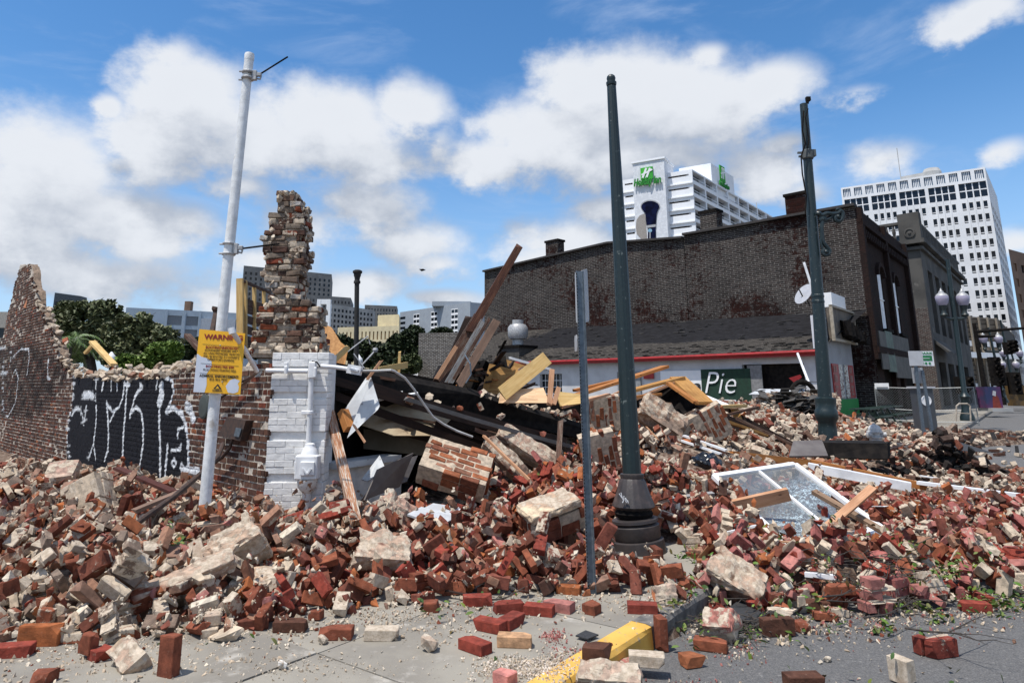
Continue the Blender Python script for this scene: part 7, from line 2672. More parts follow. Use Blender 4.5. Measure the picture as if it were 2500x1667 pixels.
# ---- fresh lumber and plywood
plank('lumber_board', 1152, 905, 10.0, 1256, 822, 10.5, .21, .04, M_PINE, 'wide fresh yellow pine board slanting up to the right', 'board', up=(.35, -1, .3), rag=.01)
plank('lumber_board', 1262, 928, 9.8, 1268, 848, 10.0, .07, .03, M_PEACH, 'narrow pale board standing upright right of the wide yellow board', 'board', up=(.2, -1, .2))
plank('lumber_board', 1272, 928, 9.8, 1284, 888, 9.9, .06, .03, M_PEACH, 'shorter pale board beside the narrow upright one', 'board', up=(.2, -1, .2))
sheet('plywood_sheet', [(1145, 925, 10.1), (1150, 896, 10.2), (1248, 890, 10.3), (1262, 925, 10.0)], M_PLY, 'pinkish plywood sheet under the wide yellow board', 'plywood', .02)
sheet('plywood_sheet', [(1105, 905, 10.8), (1125, 835, 11.0), (1185, 850, 11.1), (1170, 905, 10.8)], wood('amber plywood', (.40, .22, .07), (.26, .13, .04)), 'amber plywood box side behind the wide yellow board', 'plywood', .03)
sheet('plywood_sheet', [(1128, 850, 11.4), (1140, 818, 11.5), (1215, 842, 11.6), (1195, 862, 11.4)], wood('amber plywood', (.40, .22, .07), (.26, .13, .04)), 'tilted amber plywood piece at the top of the lumber', 'plywood', .03)
sheet('plywood_sheet', [(1288, 932, 10.9), (1275, 898, 11), (1335, 905, 11.1), (1345, 925, 11)], M_PINE, 'yellow plywood piece left of the sign post top of heap', 'plywood', .03)
plank('white_rafter', 1170, 822, 11.3, 1262, 848, 11.5, .08, .04, M_WHITEP, 'white board edge sloping behind the wide yellow board', 'board')
sheet('particle_board', [(735, 860, 9.2), (732, 738, 9.6), (762, 752, 9.6), (782, 785, 9.5), (800, 800, 9.4), (790, 850, 9.3)], M_OSB, 'jagged orange particle board right of the broken stack', 'particle board', .02)
plank('lumber_stud', 748, 845, 8.95, 800, 797, 9.2, .09, .045, M_PINE, 'yellow stud slanting up right of the pier top', 'stud')
plank('lumber_stud', 750, 862, 9.2, 790, 835, 9.4, .06, .04, M_ORW, 'short orange stud under the yellow one right of the pier top', 'stud')
plank('lumber_stud', 916, 860, 14, 918, 808, 14, .05, .05, M_PINE, 'small upright stake before the dark trees', 'stake')
plank('lumber_stud', 870, 850, 13.6, 935, 838, 14, .05, .12, M_PINE, 'far off lumber frame lying before the dark trees', 'lumber')
plank('lumber_stud', 195, 812, 15, 222, 782, 15, .10, .05, M_PINE, 'short pale stud sticking up behind the wall crest, left one of the crossed pair', 'stud')
plank('lumber_stud', 212, 785, 14.6, 262, 838, 13.6, .13, .05, M_PINE, 'long yellow stud sloping down behind the wall crest', 'stud')
plank('lumber_stud', 430, 770, 10.5, 462, 805, 10.2, .10, .05, M_OLDW, 'dark brown stud sticking up behind the crest left of the warning sign', 'stud')
mb = MB()
mb.tube([at(488, 765, 9.6), at(498, 715, 9.8)], .045, 10)
mb.lathe(at(499, 712, 9.8), [(.05, -.04), (.08, .0), (.08, .04)], 12, axis=(.2, 0, 1))
one('iron_vent_pipe', mb, M_RUST, 'rusty iron vent pipe sticking up left of the white pole', 'pipe')
# roof frame with slats behind the white pole
t = thing('wall_frame', 'standing remains of a wooden wall frame with brown slats, behind the white pole', 'wooden frame', at(575, 800, 9.2))
for (u0, v0, u1, v1, w_) in ((552, 800, 551, 640, .085), (563, 800, 563, 645, .05), (584, 795, 584, 655, .045), (606, 780, 606, 668, .04)):
 mb = MB()
 mb.beam(at(u0, v0, 9.2 + (u0 - 552) * .02), at(u1, v1, 9.2 + (u0 - 552) * .02), w_, .05)
 mb.build('stud', M_PINE, t, bevel=.003)
for k, v in enumerate((645, 690, 705, 728, 752, 775, 795)):
 mb = MB()
 mb.beam(at(556 if k == 0 else 548, v, 9.3), at(622, v + 22 + (6 if k == 0 else 0), 10.6), .04 if k == 0 else .02, .035 if k == 0 else .11, up=(0, 0, 1), ragged=.03)
 mb.build('slat', M_OLDW, t)
# ---- the fallen gable of orange lumber right of the pole
for (a, b, w_, h_, m_, lab) in (
  ((1322, 908, 12.6), (1528, 842, 13.2), .30, .05, M_ORW, 'long orange plank ramping up to the right behind the green pole, top one'),
  ((1318, 897, 12.8), (1450, 866, 13.2), .16, .05, M_ORW, 'orange plank under the top ramping one'),
  ((1440, 900, 12.5), (1562, 868, 13.0), .26, .05, wood('amber lumber', (.46, .25, .08), (.32, .15, .04)), 'amber beam rising to the fallen gable peak'),
  ((1556, 868, 13.0), (1618, 925, 12.2), .34, .06, MATS['amber lumber'], 'amber beam falling right from the gable peak'),
  ((1535, 880, 12.6), (1600, 925, 12.0), .10, .05, M_ORW, 'inner orange beam below the gable peak'),
  ((1440, 925, 12.3), (1545, 880, 12.8), .08, .04, M_PEACH, 'pale strip under the fallen gable'),
  ((1340, 935, 12.2), (1450, 888, 12.6), .04, .03, M_PEACH, 'thin pale strip behind the green pole, sloping up'),
  ((1622, 935, 13.2), (1705, 932, 14.0), .22, .06, M_PINE, 'yellow beam lying right of the fallen gable'),
  ((1600, 930, 12.8), (1790, 1010, 14.0), .12, .08, M_DKW, 'long dark rafter sloping down right from the gable'),
  ((1610, 948, 12.8), (1760, 1000, 13.6), .14, .05, MATS['amber lumber'], 'amber plank sloping down under the dark rafter'),
  ((1640, 925, 14), (1880, 1050, 13.5), .10, .08, M_DKW, 'second long dark rafter running toward the second green pole'),
  ((1690, 960, 13), (1860, 1040, 12.5), .06, .05, M_OLDW, 'thin brown batten beside the long dark rafters'),
  ((1688, 942, 13.8), (1700, 975, 13.6), .14, .05, MATS['amber lumber'], 'short amber block hanging at the end of the yellow beam')):
 plank('roof_timber', *a, *b, w_, h_, m_, lab, 'roof timber', up=(0, 0, 1), rag=.03)
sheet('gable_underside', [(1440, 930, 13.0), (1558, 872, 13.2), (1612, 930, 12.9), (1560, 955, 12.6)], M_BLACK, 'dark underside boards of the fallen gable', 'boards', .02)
sheet('torn_membrane', [(1618, 905, 17), (1650, 920, 17), (1690, 935, 16.5), (1640, 928, 16.5)], M_WHITEP, 'torn white membrane scrap right of the fallen gable', 'membrane', .01)
# ---- planks and trim in front of the heap on the right
plank('lumber_beam', 1678, 1048, 11.2, 1856, 1068, 11.6, .12, .17, M_ORW, 'thick orange beam lying behind the broken window', 'beam', up=(0, 0, 1))
plank('lumber_beam', 1862, 1062, 11.6, 2130, 1118, 10.6, .07, .10, M_ORW, 'long thin orange beam behind the white gutter', 'beam', up=(0, 0, 1))
plank('white_gutter', 1856, 1072, 10.8, 2092, 1118, 10.2, .16, .12, M_WHITE, 'white painted box gutter lying right of the broken window', 'gutter', up=(0, 0, 1), rag=0)
plank('white_trim', 2108, 1108, 10.6, 2350, 1138, 9.6, .09, .045, M_WHITEP, 'long white trim board reaching the right edge', 'trim board', up=(0, 0, 1), rag=0)
plank('cedar_plank', 1580, 1186, 8.0, 1812, 1134, 8.0, .05, .14, M_PEACH, 'bare cedar plank lying over the corner of the broken window', 'plank', up=(0, -.3, 1))
plank('cedar_plank', 1826, 1275, 7.15, 2006, 1118, 7.9, .085, .035, M_PEACH, 'cedar strip crossing upward to the right over the window, one arm of the cross', 'strip', up=(0, -.6, 1))
plank('wood_strip', 1868, 1128, 8.35, 2130, 1278, 7.1, .07, .045, wood('grey brown strip', (.30, .19, .12), (.17, .11, .07)), 'brown strip crossing downward to the right over the window, other arm of the cross', 'strip', up=(0, -.6, 1))
plank('wood_strip', 1985, 1262, 7.3, 2140, 1278, 7.1, .05, .05, M_OLDW, 'dark brown bar lying at the foot of the crossed strips', 'bar')
plank('white_trim', 1900, 1258, 7.5, 2020, 1222, 7.9, .06, .04, M_WHITEP, 'white trim piece at the lower corner of the broken window', 'trim')
plank('white_trim', 1690, 1245, 7.6, 1770, 1218, 7.8, .035, .02, M_WHITEP, 'thin white stick left of the broken window', 'trim')
plank('grey_trim', 1490, 1158, 8.4, 1636, 1140, 8.6, .05, .11, mat('grey vinyl', (.32, .31, .30), (.25, .24, .235), scale=2, bump=0), 'grey ribbed trim piece just right of the green pole base', 'trim', up=(0, -.4, 1))
plank('cream_trim', 1300, 1150, 8.3, 1380, 1150, 8.4, .10, .13, mat('cream trim', (.50, .44, .32), bump=.1), 'cream trim block left of the green pole base', 'trim', up=(0, 0, 1))
plank('white_stick', 1300, 1142, 8.2, 1366, 1136, 8.3, .10, .03, M_WHITEP, 'white board edge left of the green pole base', 'trim', up=(0, 0, 1))
plank('dark_bar', 1280, 1250, 6.8, 1415, 1285, 6.6, .04, .035, M_DKW, 'black bar lying behind the metal sign post near the ground', 'bar')
plank('dark_timber', 1475, 1092, 9.5, 1535, 1088, 9.6, .1, .14, M_OLDW, 'short dark timber right of the green pole above its base', 'timber')
plank('white_lath', 1570, 1000, 10.8, 1670, 1035, 10.3, .04, .03, M_WHITEP, 'thin white lath sloping down over bricks, right of the green pole', 'lath')
plank('white_lath', 1560, 1010, 10.7, 1655, 1042, 10.2, .03, .03, M_WHITEP, 'second thin white lath beside the first, right of the green pole', 'lath')
plank('white_lath', 1848, 1318, 6.1, 1918, 1325, 6.0, .04, .035, M_WHITEP, 'short white moulding among leaves at the road edge', 'lath')
plank('thin_bar', 1110, 1000, 9.0, 1245, 1130, 8.3, .03, .03, M_PEACH, 'thin pale lath lying across the masonry beams', 'lath')
plank('dark_post', 1288, 968, 9.8, 1282, 1075, 9.3, .07, .06, M_OLDW, 'short brown post standing behind the metal sign post', 'post')
plank('dark_board', 640, 1195, 7.0, 735, 1180, 7.2, .03, .02, M_OLDW, 'thin dark lath lying below the pier', 'lath')
plank('dark_board', 270, 1075, 8.6, 400, 1130, 7.6, .10, .03, wood('maroon plank', (.10, .03, .02), (.06, .02, .015)), 'maroon plank lying before the graffiti', 'plank')
plank('dark_board', 305, 1175, 7.0, 425, 1125, 7.3, .12, .035, M_TANW, 'grey brown board crossing under the rusty pipe', 'plank')
plank('dark_board', 1985, 1300, 6.4, 2090, 1312, 6.3, .05, .04, M_OLDW, 'dark bar among the leaves, right', 'bar')
sheet('grey_metal_sheet', [(1812, 1047, 12.0), (1822, 1012, 12.4), (1888, 1010, 12.4), (1902, 1046, 12.0)], M_PANELG, 'smooth grey metal panel before the second green pole', 'panel', .03)
t = thing('black_box', 'long open black box lying before the second green pole', 'box', at(1970, 1052, 12.5))
sheet('front', [(1884, 1050, 12.4), (1880, 1016, 12.5), (2038, 1018, 12.6), (2040, 1054, 12.4)], M_BLACK, None, None, .04, parent=t)
sheet('top', [(1880, 1016, 12.5), (1900, 1010, 12.9), (2030, 1012, 13.0), (2038, 1018, 12.6)], M_TAR, None, None, .03, parent=t)
sheet('end', [(2040, 1054, 12.4), (2038, 1018, 12.6), (2044, 1014, 13.0), (2046, 1046, 12.9)], M_BLACK, None, None, .03, parent=t)
# black plastic lump
mb = MB()
bm = bmesh.new()
bmesh.ops.create_icosphere(bm, subdivisions=4, radius=1)
c_ = at(1622, 1064, 10.2)
for v in bm.verts:
 w = Vector((v.co.x * .21, v.co.y * .2, v.co.z * .13))
 w += v.co * (mnoise.noise(v.co * 2.2) * .05 + abs(mnoise.noise(Vector((v.co.x * 1, v.co.y * 3, v.co.z * 9)))) * .03)
 mb.v.append(c_ + w)
mb.f = [tuple(v.index for v in f.verts) for f in bm.faces]
bm.free()
one('black_plastic_bag', mb, mat('black plastic', (.008, .009, .011), rough=.22, bump=.2, bscale=14, spec=.6), 'crumpled black plastic bag right of the green pole', 'plastic bag', smooth=True)
# roofing felt pieces
for (pts, lab) in (([(1660, 1410, 5.5), (1700, 1378, 5.9), (1752, 1410, 5.6), (1745, 1440, 5.4)], 'sheet of black roofing felt between the mortar chunk and the road'),
                   ([(1322, 1462, 0), (1345, 1450, 0), (1375, 1460, 0), (1350, 1470, 0)], 'scrap of grey roofing felt on the pavement near the yellow kerb'),
                   ([(2100, 1335, 6.1), (2160, 1325, 6.4), (2200, 1340, 6.2), (2150, 1358, 6.0)], 'bent scrap of dark felt among the leaves, right'),
                   ([(2140, 1012, 17), (2200, 1035, 15.5), (2280, 1040, 15.5), (2180, 1008, 18)], 'broken dark grey sheet lying on the far road rubble')):
 ps = []
 for (u, v, Y) in pts:
  ps.append(onz(u, v, .012) if Y == 0 else at(u, v, Y))
 mb = MB()
 n = (ps[1] - ps[0]).cross(ps[2] - ps[0]).normalized()
 n = n if n.z > 0 else -n
 mb.slab([p + Vector((0, 0, .01)) for p in ps], n, .008)
 one('roofing_felt', mb, mat('roof felt', (.022, .023, .025), (.035, .035, .037), scale=60, bump=.5, rough=.85), lab, 'roofing felt')
# ================================================================== the broken window
win = thing('broken_window', 'white framed window with shattered panes lying on the bricks', 'window', WTL)
nw_ = (WTR - WTL).cross(WBL - WTL).normalized()
nw_ = nw_ if nw_.z > 0 else -nw_
def wq(a, b, o=0.):
 return WTL.lerp(WTR, a).lerp(WBL.lerp(WBR, a), b) + nw_ * o
def wbar(a0, b0, a1, b1, w_, h_, name):
 mb = MB()
 mb.beam(wq(a0, b0, h_ / 2), wq(a1, b1, h_ / 2), w_, h_, up=nw_)
 mb.build(name, M_WHITEP, win, bevel=.003)
wbar(0, 0, 1, 0, .075, .045, 'frame_rail')
wbar(1, 0, 1, 1, .075, .045, 'frame_rail')
wbar(0, 0, 0, 1.0, .075, .045, 'frame_rail')
wbar(.45, 1, 1, 1, .075, .045, 'frame_rail')
wbar(.52, .02, .52, .98, .035, .035, 'muntin')
wbar(0.02, .47, .50, .47, .030, .032, 'muntin')
gm = bpy.data.materials.new('shattered glass')
gm.use_nodes = True
g = G(gm.node_tree)
bs = gm.node_tree.nodes['Principled BSDF']
tcx = g.n('ShaderNodeTexCoord')
vv = tcx.outputs['UV']
nz = g.n('ShaderNodeTexNoise')
g.link(vv, nz.inputs['Vector'])
nz.inputs['Scale'].default_value = 5
nz.inputs['Detail'].default_value = 6
ad = g.n('ShaderNodeVectorMath', operation='MULTIPLY_ADD')
g.link(nz.outputs['Color'], ad.inputs[0])
ad.inputs[1].default_value = (.10, .10, 0)
g.link(vv, ad.inputs[2])
lines = None
for sc_v, wd in ((3.5, .015), (9, .04), (26, .11)):
 vo = g.n('ShaderNodeTexVoronoi', feature='DISTANCE_TO_EDGE')
 g.link(ad.outputs[0], vo.inputs['Vector'])
 vo.inputs['Scale'].default_value = sc_v
 l_ = g.mr(vo.outputs['Distance'], wd, 0)
 lines = l_ if lines is None else g.m('MAXIMUM', lines, l_)
# star centres: denser crazing around two impacts
cen = None
for (cx, cy) in ((.72, .45), (.35, .78)):
 sb = g.n('ShaderNodeVectorMath', operation='DISTANCE')
 g.link(vv, sb.inputs[0])
 sb.inputs[1].default_value = (cx * 1.1, cy * 1.9, 0)
 k_ = g.mr(sb.outputs['Value'], .62, .08)
 cen = k_ if cen is None else g.m('MAXIMUM', cen, k_)
crz = g.m('MULTIPLY', lines, g.m('MULTIPLY', cen, g.mr(g.noise(vv, 14, 5, .7), .38, .6)))
dirt = g.m('MULTIPLY', g.mr(g.noise(vv, 2.2, 6, .6), .4, .8), .35)
g.put(bs.inputs['Base Color'], g.mix(crz, (.24, .26, .27), (.62, .74, .76)))
bs.inputs['Roughness'].default_value = .08
g.put(bs.inputs['Alpha'], g.m('ADD', g.m('ADD', g.m('MULTIPLY', crz, .8), dirt), .30, clamp=True))
bs.inputs['Specular IOR Level'].default_value = .8
for (a0, b0, a1, b1, hole) in ((.03, .02, .50, .45, 0), (.03, .49, .50, .98, 0), (.54, .02, .97, .98, 1)):
 mb = MB()
 N_ = 14
 pts = []
 if hole:
  ring = [(a0, b0), (a1, b0), (a1, .50), (.90, .55), (.86, .66), (.80, .70), (.78, .80), (.70, .82), (.66, .93), (.54, .98)]
 else:
  ring = [(a0, b0), (a1, b0), (a1, b1), (a0, b1)]
 if b0 == .49:
  ring = [(a0, b0), (a1, b0), (a1, b1), (.30, b1), (.20, .93), (.06, .80), (.03, .72)]
 i0 = len(mb.v)
 mb.quad(*[wq(a, b, .018) for a, b in ring], uv=[(a * 1.1, b * 1.9) for a, b in ring])
 mb.quad(*[wq(a, b, .014) for a, b in reversed(ring)], uv=[(a * 1.1, b * 1.9) for a, b in reversed(ring)])
 mb.build('glass_pane', gm, win, fixn=False)
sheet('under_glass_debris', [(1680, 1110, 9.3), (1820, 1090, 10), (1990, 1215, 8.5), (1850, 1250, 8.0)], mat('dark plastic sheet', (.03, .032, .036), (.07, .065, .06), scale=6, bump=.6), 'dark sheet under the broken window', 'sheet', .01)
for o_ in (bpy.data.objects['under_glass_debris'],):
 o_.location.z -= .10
# ================================================================== thick green pole
Yg = 7.25
gb, gtp = at(1452, 1100, Yg), at(1404, 190, Yg + .1)
t = thing('green_lamp_pole', 'thick dark green headless lamp pole on a wide brown iron base, nearest the camera', 'lamp pole', (gb.x, gb.y, 0))
ax = (gtp - gb).normalized()
mb = MB()
L_ = (gtp - gb).length
mb.lathe(gb - ax * .05, [(.096, 0), (.092, .3), (.083, 1.5), (.072, 2.8), (.052, L_ + .0)], 48, axis=ax, flute=.07, flutes=12)
mb.build('shaft', M_GREEN, t, smooth=True)
mb = MB()
mb.lathe(gtp, [(.055, -.04), (.060, -.02), (.060, .0), (.045, .01), (.048, .03), (.052, .05), (.046, .075), (.03, .092), (.008, .10)], 20, axis=ax)
mb.build('ball_finial', M_GREEN, t, smooth=True)
hz_ = lambda v: at(1455, v, Yg).z
zB = [hz_(v) for v in (1092, 1100, 1135, 1150, 1172, 1180, 1195, 1200, 1222, 1232, 1290)]
pc = (.092, .1)
lean = -ax.x / ax.z
base_c = Vector((gb.x, gb.y, 0)) + Vector((.06, 0, 0))
mb = MB()
z0 = hz_(1168)
mb.lathe(gb - ax * (gb.z - z0), [(.155, -.02), (.215, .03), (.205, .06), (.165, .16), (.135, .26), (.118, hz_(1098) - z0), (.122, hz_(1094) - z0), (.122, hz_(1088) - z0), (.095, hz_(1086) - z0)], 48, axis=ax, flute=.06, flutes=16)
mb.build('base_bell', M_BASE, t, smooth=True)
mb = MB()
zb1 = hz_(1172)
ax2 = (ax + Vector((-.09, 0, 0))).normalized()
zt2 = hz_(1178)
cB = gb - ax * (gb.z - zt2)
mb.lathe(cB, [(.19, -.03 - .01), (.225, -.05), (.228, -.075), (.205, -.09), (.215, -.10), (.232, -.11), (.232, -.225), (.225, -.235), (.255, -.245), (.258, -.265), (.275, -.55), (.285, -.72)][::-1], 40, axis=ax2)
mb.build('base_drum', M_BASE, t, smooth=True)
mb = MB()
mb.lathe(gb - ax * (gb.z - hz_(1170)), [(.17, -.07), (.19, -.03), (.175, .0), (.15, .02)], 32, axis=ax)
mb.build('base_neck', M_BLACK, t, smooth=True)
mb = MB()
for k in range(9):
 a_ = at(1434 + R.uniform(-9, 9), 1146 + R.uniform(-10, 8), Yg - .20)
 mb.box(a_, (.006, .012, R.uniform(.02, .05)), Euler((0, R.uniform(-.6, .6), 0)).to_matrix())
mb.build('white_scrape', M_WHITEP, t)
# second green pole
Y2 = 15.0
b2, t2 = at(1905, 1050, Y2), at(1846, 240, Y2 + .2)
ax = (t2 - b2).normalized()
t = thing('green_street_pole', 'tall dark green street pole with a scrolled bracket and strapped cables, before the restaurant', 'street pole', (b2.x, b2.y, 0))
L_ = (t2 - b2).length
mb = MB()
mb.lathe(b2 - ax * .3, [(.145, 0), (.145, 1.2), (.125, L_ * .45), (.105, L_ * .75), (.088, L_ + .3)], 24, axis=ax)
mb.build('shaft', M_GREEN, t, smooth=True)
mb = MB()
hh = lambda v: at(1900, v, Y2).z - b2.z
mb.lathe(b2, [(.24, -.4), (.215, -.1), (.20, .1), (.185, hh(985)), (.175, hh(970)), (.22, hh(962)), (.235, hh(952)), (.22, hh(942)), (.20, hh(938)), (.21, hh(925)), (.215, hh(915)), (.15, hh(912))], 28, axis=ax)
mb.build('base', M_GREEN, t, smooth=True)
for v in (682, 695):
 mb = MB()
 mb.lathe(b2 + ax * (hh(v)), [(.11, 0), (.135, .01), (.135, .05), (.12, .07)], 20, axis=ax)
 mb.build('collar', M_GREEN, t)
mb = MB()
p = at(1855, 355, Y2 + .15)
mb.lathe(p - ax * .12, [(.11, 0), (.125, .02), (.125, .2), (.11, .22)], 18, axis=ax)
mb.box(p + Vector((.12, 0, .03)), (.12, .1, .16))
mb.box(p + Vector((-.16, 0, .04)), (.14, .05, .04))
mb.box(p + Vector((-.16, 0, -.05)), (.1, .05, .04))
mb.build('clamp_bracket', mat('pole clamp', (.10, .11, .11), bump=.1), t)
mb = MB()
mb.box(at(1856, 228, Y2 + .2), (.10, .08, .10))
mb.tube([at(1854, 238, Y2 + .2), at(1855, 230, Y2 + .2)], .04, 8)
mb.tube([at(1846, 255, Y2), at(1843, 300, Y2), at(1850, 330, Y2), at(1840, 360, Y2), at(1843, 400, Y2), at(1852, 450, Y2), at(1850, 490, Y2)], .018, 6)
mb.tube([at(1855, 340, Y2), at(1858, 325, Y2), at(1850, 270, Y2), at(1856, 250, Y2)], .014, 6)
mb.build('cable', M_BLACK, t)
# scroll bracket
def bp(x, y, Y=Y2 - .05):
 return at(*zoomp(x, y, 1900, 220, 3.267), Y)
mb = MB()
for pts, r_ in (([(318, 990), (350, 1000), (390, 985), (430, 990), (470, 985), (500, 965), (512, 990), (508, 1020), (490, 1045), (465, 1045), (452, 1020), (465, 1000)], .05),
    ([(460, 955), (490, 950), (512, 975)], .03), ([(345, 1010), (352, 1060), (345, 1110), (350, 1160), (358, 1210), (385, 1250), (408, 1280), (400, 1310), (370, 1318), (355, 1290), (372, 1268)], .045),
    ([(330, 1100), (345, 1150), (340, 1210), (355, 1270)], .028), ([(352, 1040), (400, 1030), (440, 1000)], .03)):
 # smooth polyline
 P_ = [Vector(bp(*q)) for q in pts]
 fine_ = []
 for i in range(len(P_) - 1):
  for k in range(4):
   tt = k / 4
   a_, b_, c_, d_ = P_[max(i - 1, 0)], P_[i], P_[i + 1], P_[min(i + 2, len(P_) - 1)]
   fine_.append(.5 * ((2 * b_) + (c_ - a_) * tt + (2 * a_ - 5 * b_ + 4 * c_ - d_) * tt ** 2 + (3 * b_ - a_ - 3 * c_ + d_) * tt ** 3))
 fine_.append(P_[-1])
 mb.tube(fine_, r_, 8)
for q, r_ in (((355, 1030), .09), ((322, 985), .06), ((380, 1290), .07), ((475, 1010), .07)):
 c_ = bp(*q)
 mb.lathe(c_ - Vector((0, .06, 0)), [(.02, 0), (r_, .04), (r_, .08), (.02, .12)], 12, axis=(0, 1, 0))
mb.build('scroll_bracket', M_GREEN, t, smooth=True)
# ================================================================== metal sign post with two plates seen from behind
Yq = 5.75
pb2, pt2 = at(1360, 1375, Yq), at(1331, 622, Yq)
t = thing('sign_post', 'galvanised metal sign post with sign plates seen from behind, on the pavement', 'sign post', (pb2.x, pb2.y, 0))
ax = (pt2 - pb2).normalized()
xa = Vector((1, .15, 0)).normalized()
xa = (xa - ax * xa.dot(ax)).normalized()
na = ax.cross(xa) * -1
mb = MB()
sec = [(-.033, .012), (-.031, -.012), (-.016, -.016), (.016, -.016), (.031, -.012), (.033, .012), (.029, .012), (.027, -.008), (.014, -.011), (-.014, -.011), (-.027, -.008), (-.029, .012)]
for q in (pb2 - ax * .1, pt2):
 mb.v += [q + xa * s[0] - na * (-s[1]) for s in sec]
k = len(sec)
mb.f += [(i, (i + 1) % k, k + (i + 1) % k, k + i) for i in range(k)] + [tuple(range(k)), tuple(range(2 * k - 1, k - 1, -1))]
mb.build('channel', M_GALV, t)
L_ = (pt2 - pb2).length
mb = MB()
for i in range(int(L_ / .026)):
 c_ = pb2 + ax * (.02 + i * .026) - xa * .031 + na * .014
 mb.box(c_, (.006, .006, .012), jit=0)
mb.build('edge_holes', M_BLACK, t)
# right plate (its grey back) and the edge of the left one
ps = [at(1339, 742, Yq + .03), at(1354, 738, Yq + .36), at(1349, 617, Yq + .36), at(1335, 622, Yq + .03)]
def plate(ps, name, m_):
 n = (ps[1] - ps[0]).cross(ps[2] - ps[0]).normalized()
 # rounded corners
 out = []
 r_ = .12
 for i in range(4):
  p, q, s = ps[i - 1], ps[i], ps[(i + 1) % 4]
  a, b = q + (p - q).normalized() * .035, q + (s - q).normalized() * .035
  out += [a, q * .34 + (a + b) * .33, b]
 mb = MB()
 mb.slab(out, n, .003)
 return mb.build(name, m_, t)
plate(ps, 'sign_plate', M_SIGNBACK)
plate([at(1323, 740, Yq + .25), at(1330, 744, Yq + .02), at(1326, 628, Yq + .02), at(1320, 626, Yq + .25)], 'sign_plate', M_SIGNBACK)
plate([at(1320, 808, Yq + .25), at(1326, 806, Yq + .02), at(1325, 768, Yq + .02), at(1319, 772, Yq + .25)], 'sign_plate', M_SIGNBACK)
# ================================================================== street furniture beyond the heap
# hydrant
p = at(2010, 1000, 16.5)
hz0 = p.z - .25
t = thing('fire_hydrant', 'silver fire hydrant half buried in the far rubble', 'fire hydrant', (p.x, p.y, hz0))
ztp = at(2010, 972, 16.5).z
h_ = ztp - hz0
mb = MB()
mb.lathe((p.x, p.y, hz0), [(.13, 0), (.13, h_ * .36), (.17, h_ * .38), (.17, h_ * .43), (.12, h_ * .45), (.12, h_ * .58), (.175, h_ * .60), (.175, h_ * .66), (.15, h_ * .68)], 20)
mb.build('barrel', mat('silver paint', (.50, .50, .49), (.36, .36, .355), scale=9, rough=.5, bump=.1), t, smooth=True)
mb = MB()
mb.lathe((p.x, p.y, hz0), [(.15, h_ * .68), (.14, h_ * .78), (.10, h_ * .90), (.05, h_ * .95), (.035, h_ * .96), (.035, h_), (.02, h_ * 1.01)], 20, flute=.06, flutes=10)
mb.build('bonnet', mat('silver paint', (.50, .50, .49), (.36, .36, .355), scale=9, rough=.5, bump=.1), t, smooth=True)
mb = MB()
mb.lathe((p.x - .1, p.y - .05, hz0 + h_ * .52), [(.05, 0), (.055, .08), (.06, .08), (.06, .12), (.02, .13)], 12, axis=(-1, -.3, 0))
mb.lathe((p.x + .1, p.y - .05, hz0 + h_ * .52), [(.05, 0), (.055, .08), (.06, .08), (.06, .12), (.02, .13)], 12, axis=(1, -.3, 0))
mb.build('nozzles', mat('silver paint', (.50, .50, .49), (.36, .36, .355), scale=9, rough=.5, bump=.1), t)
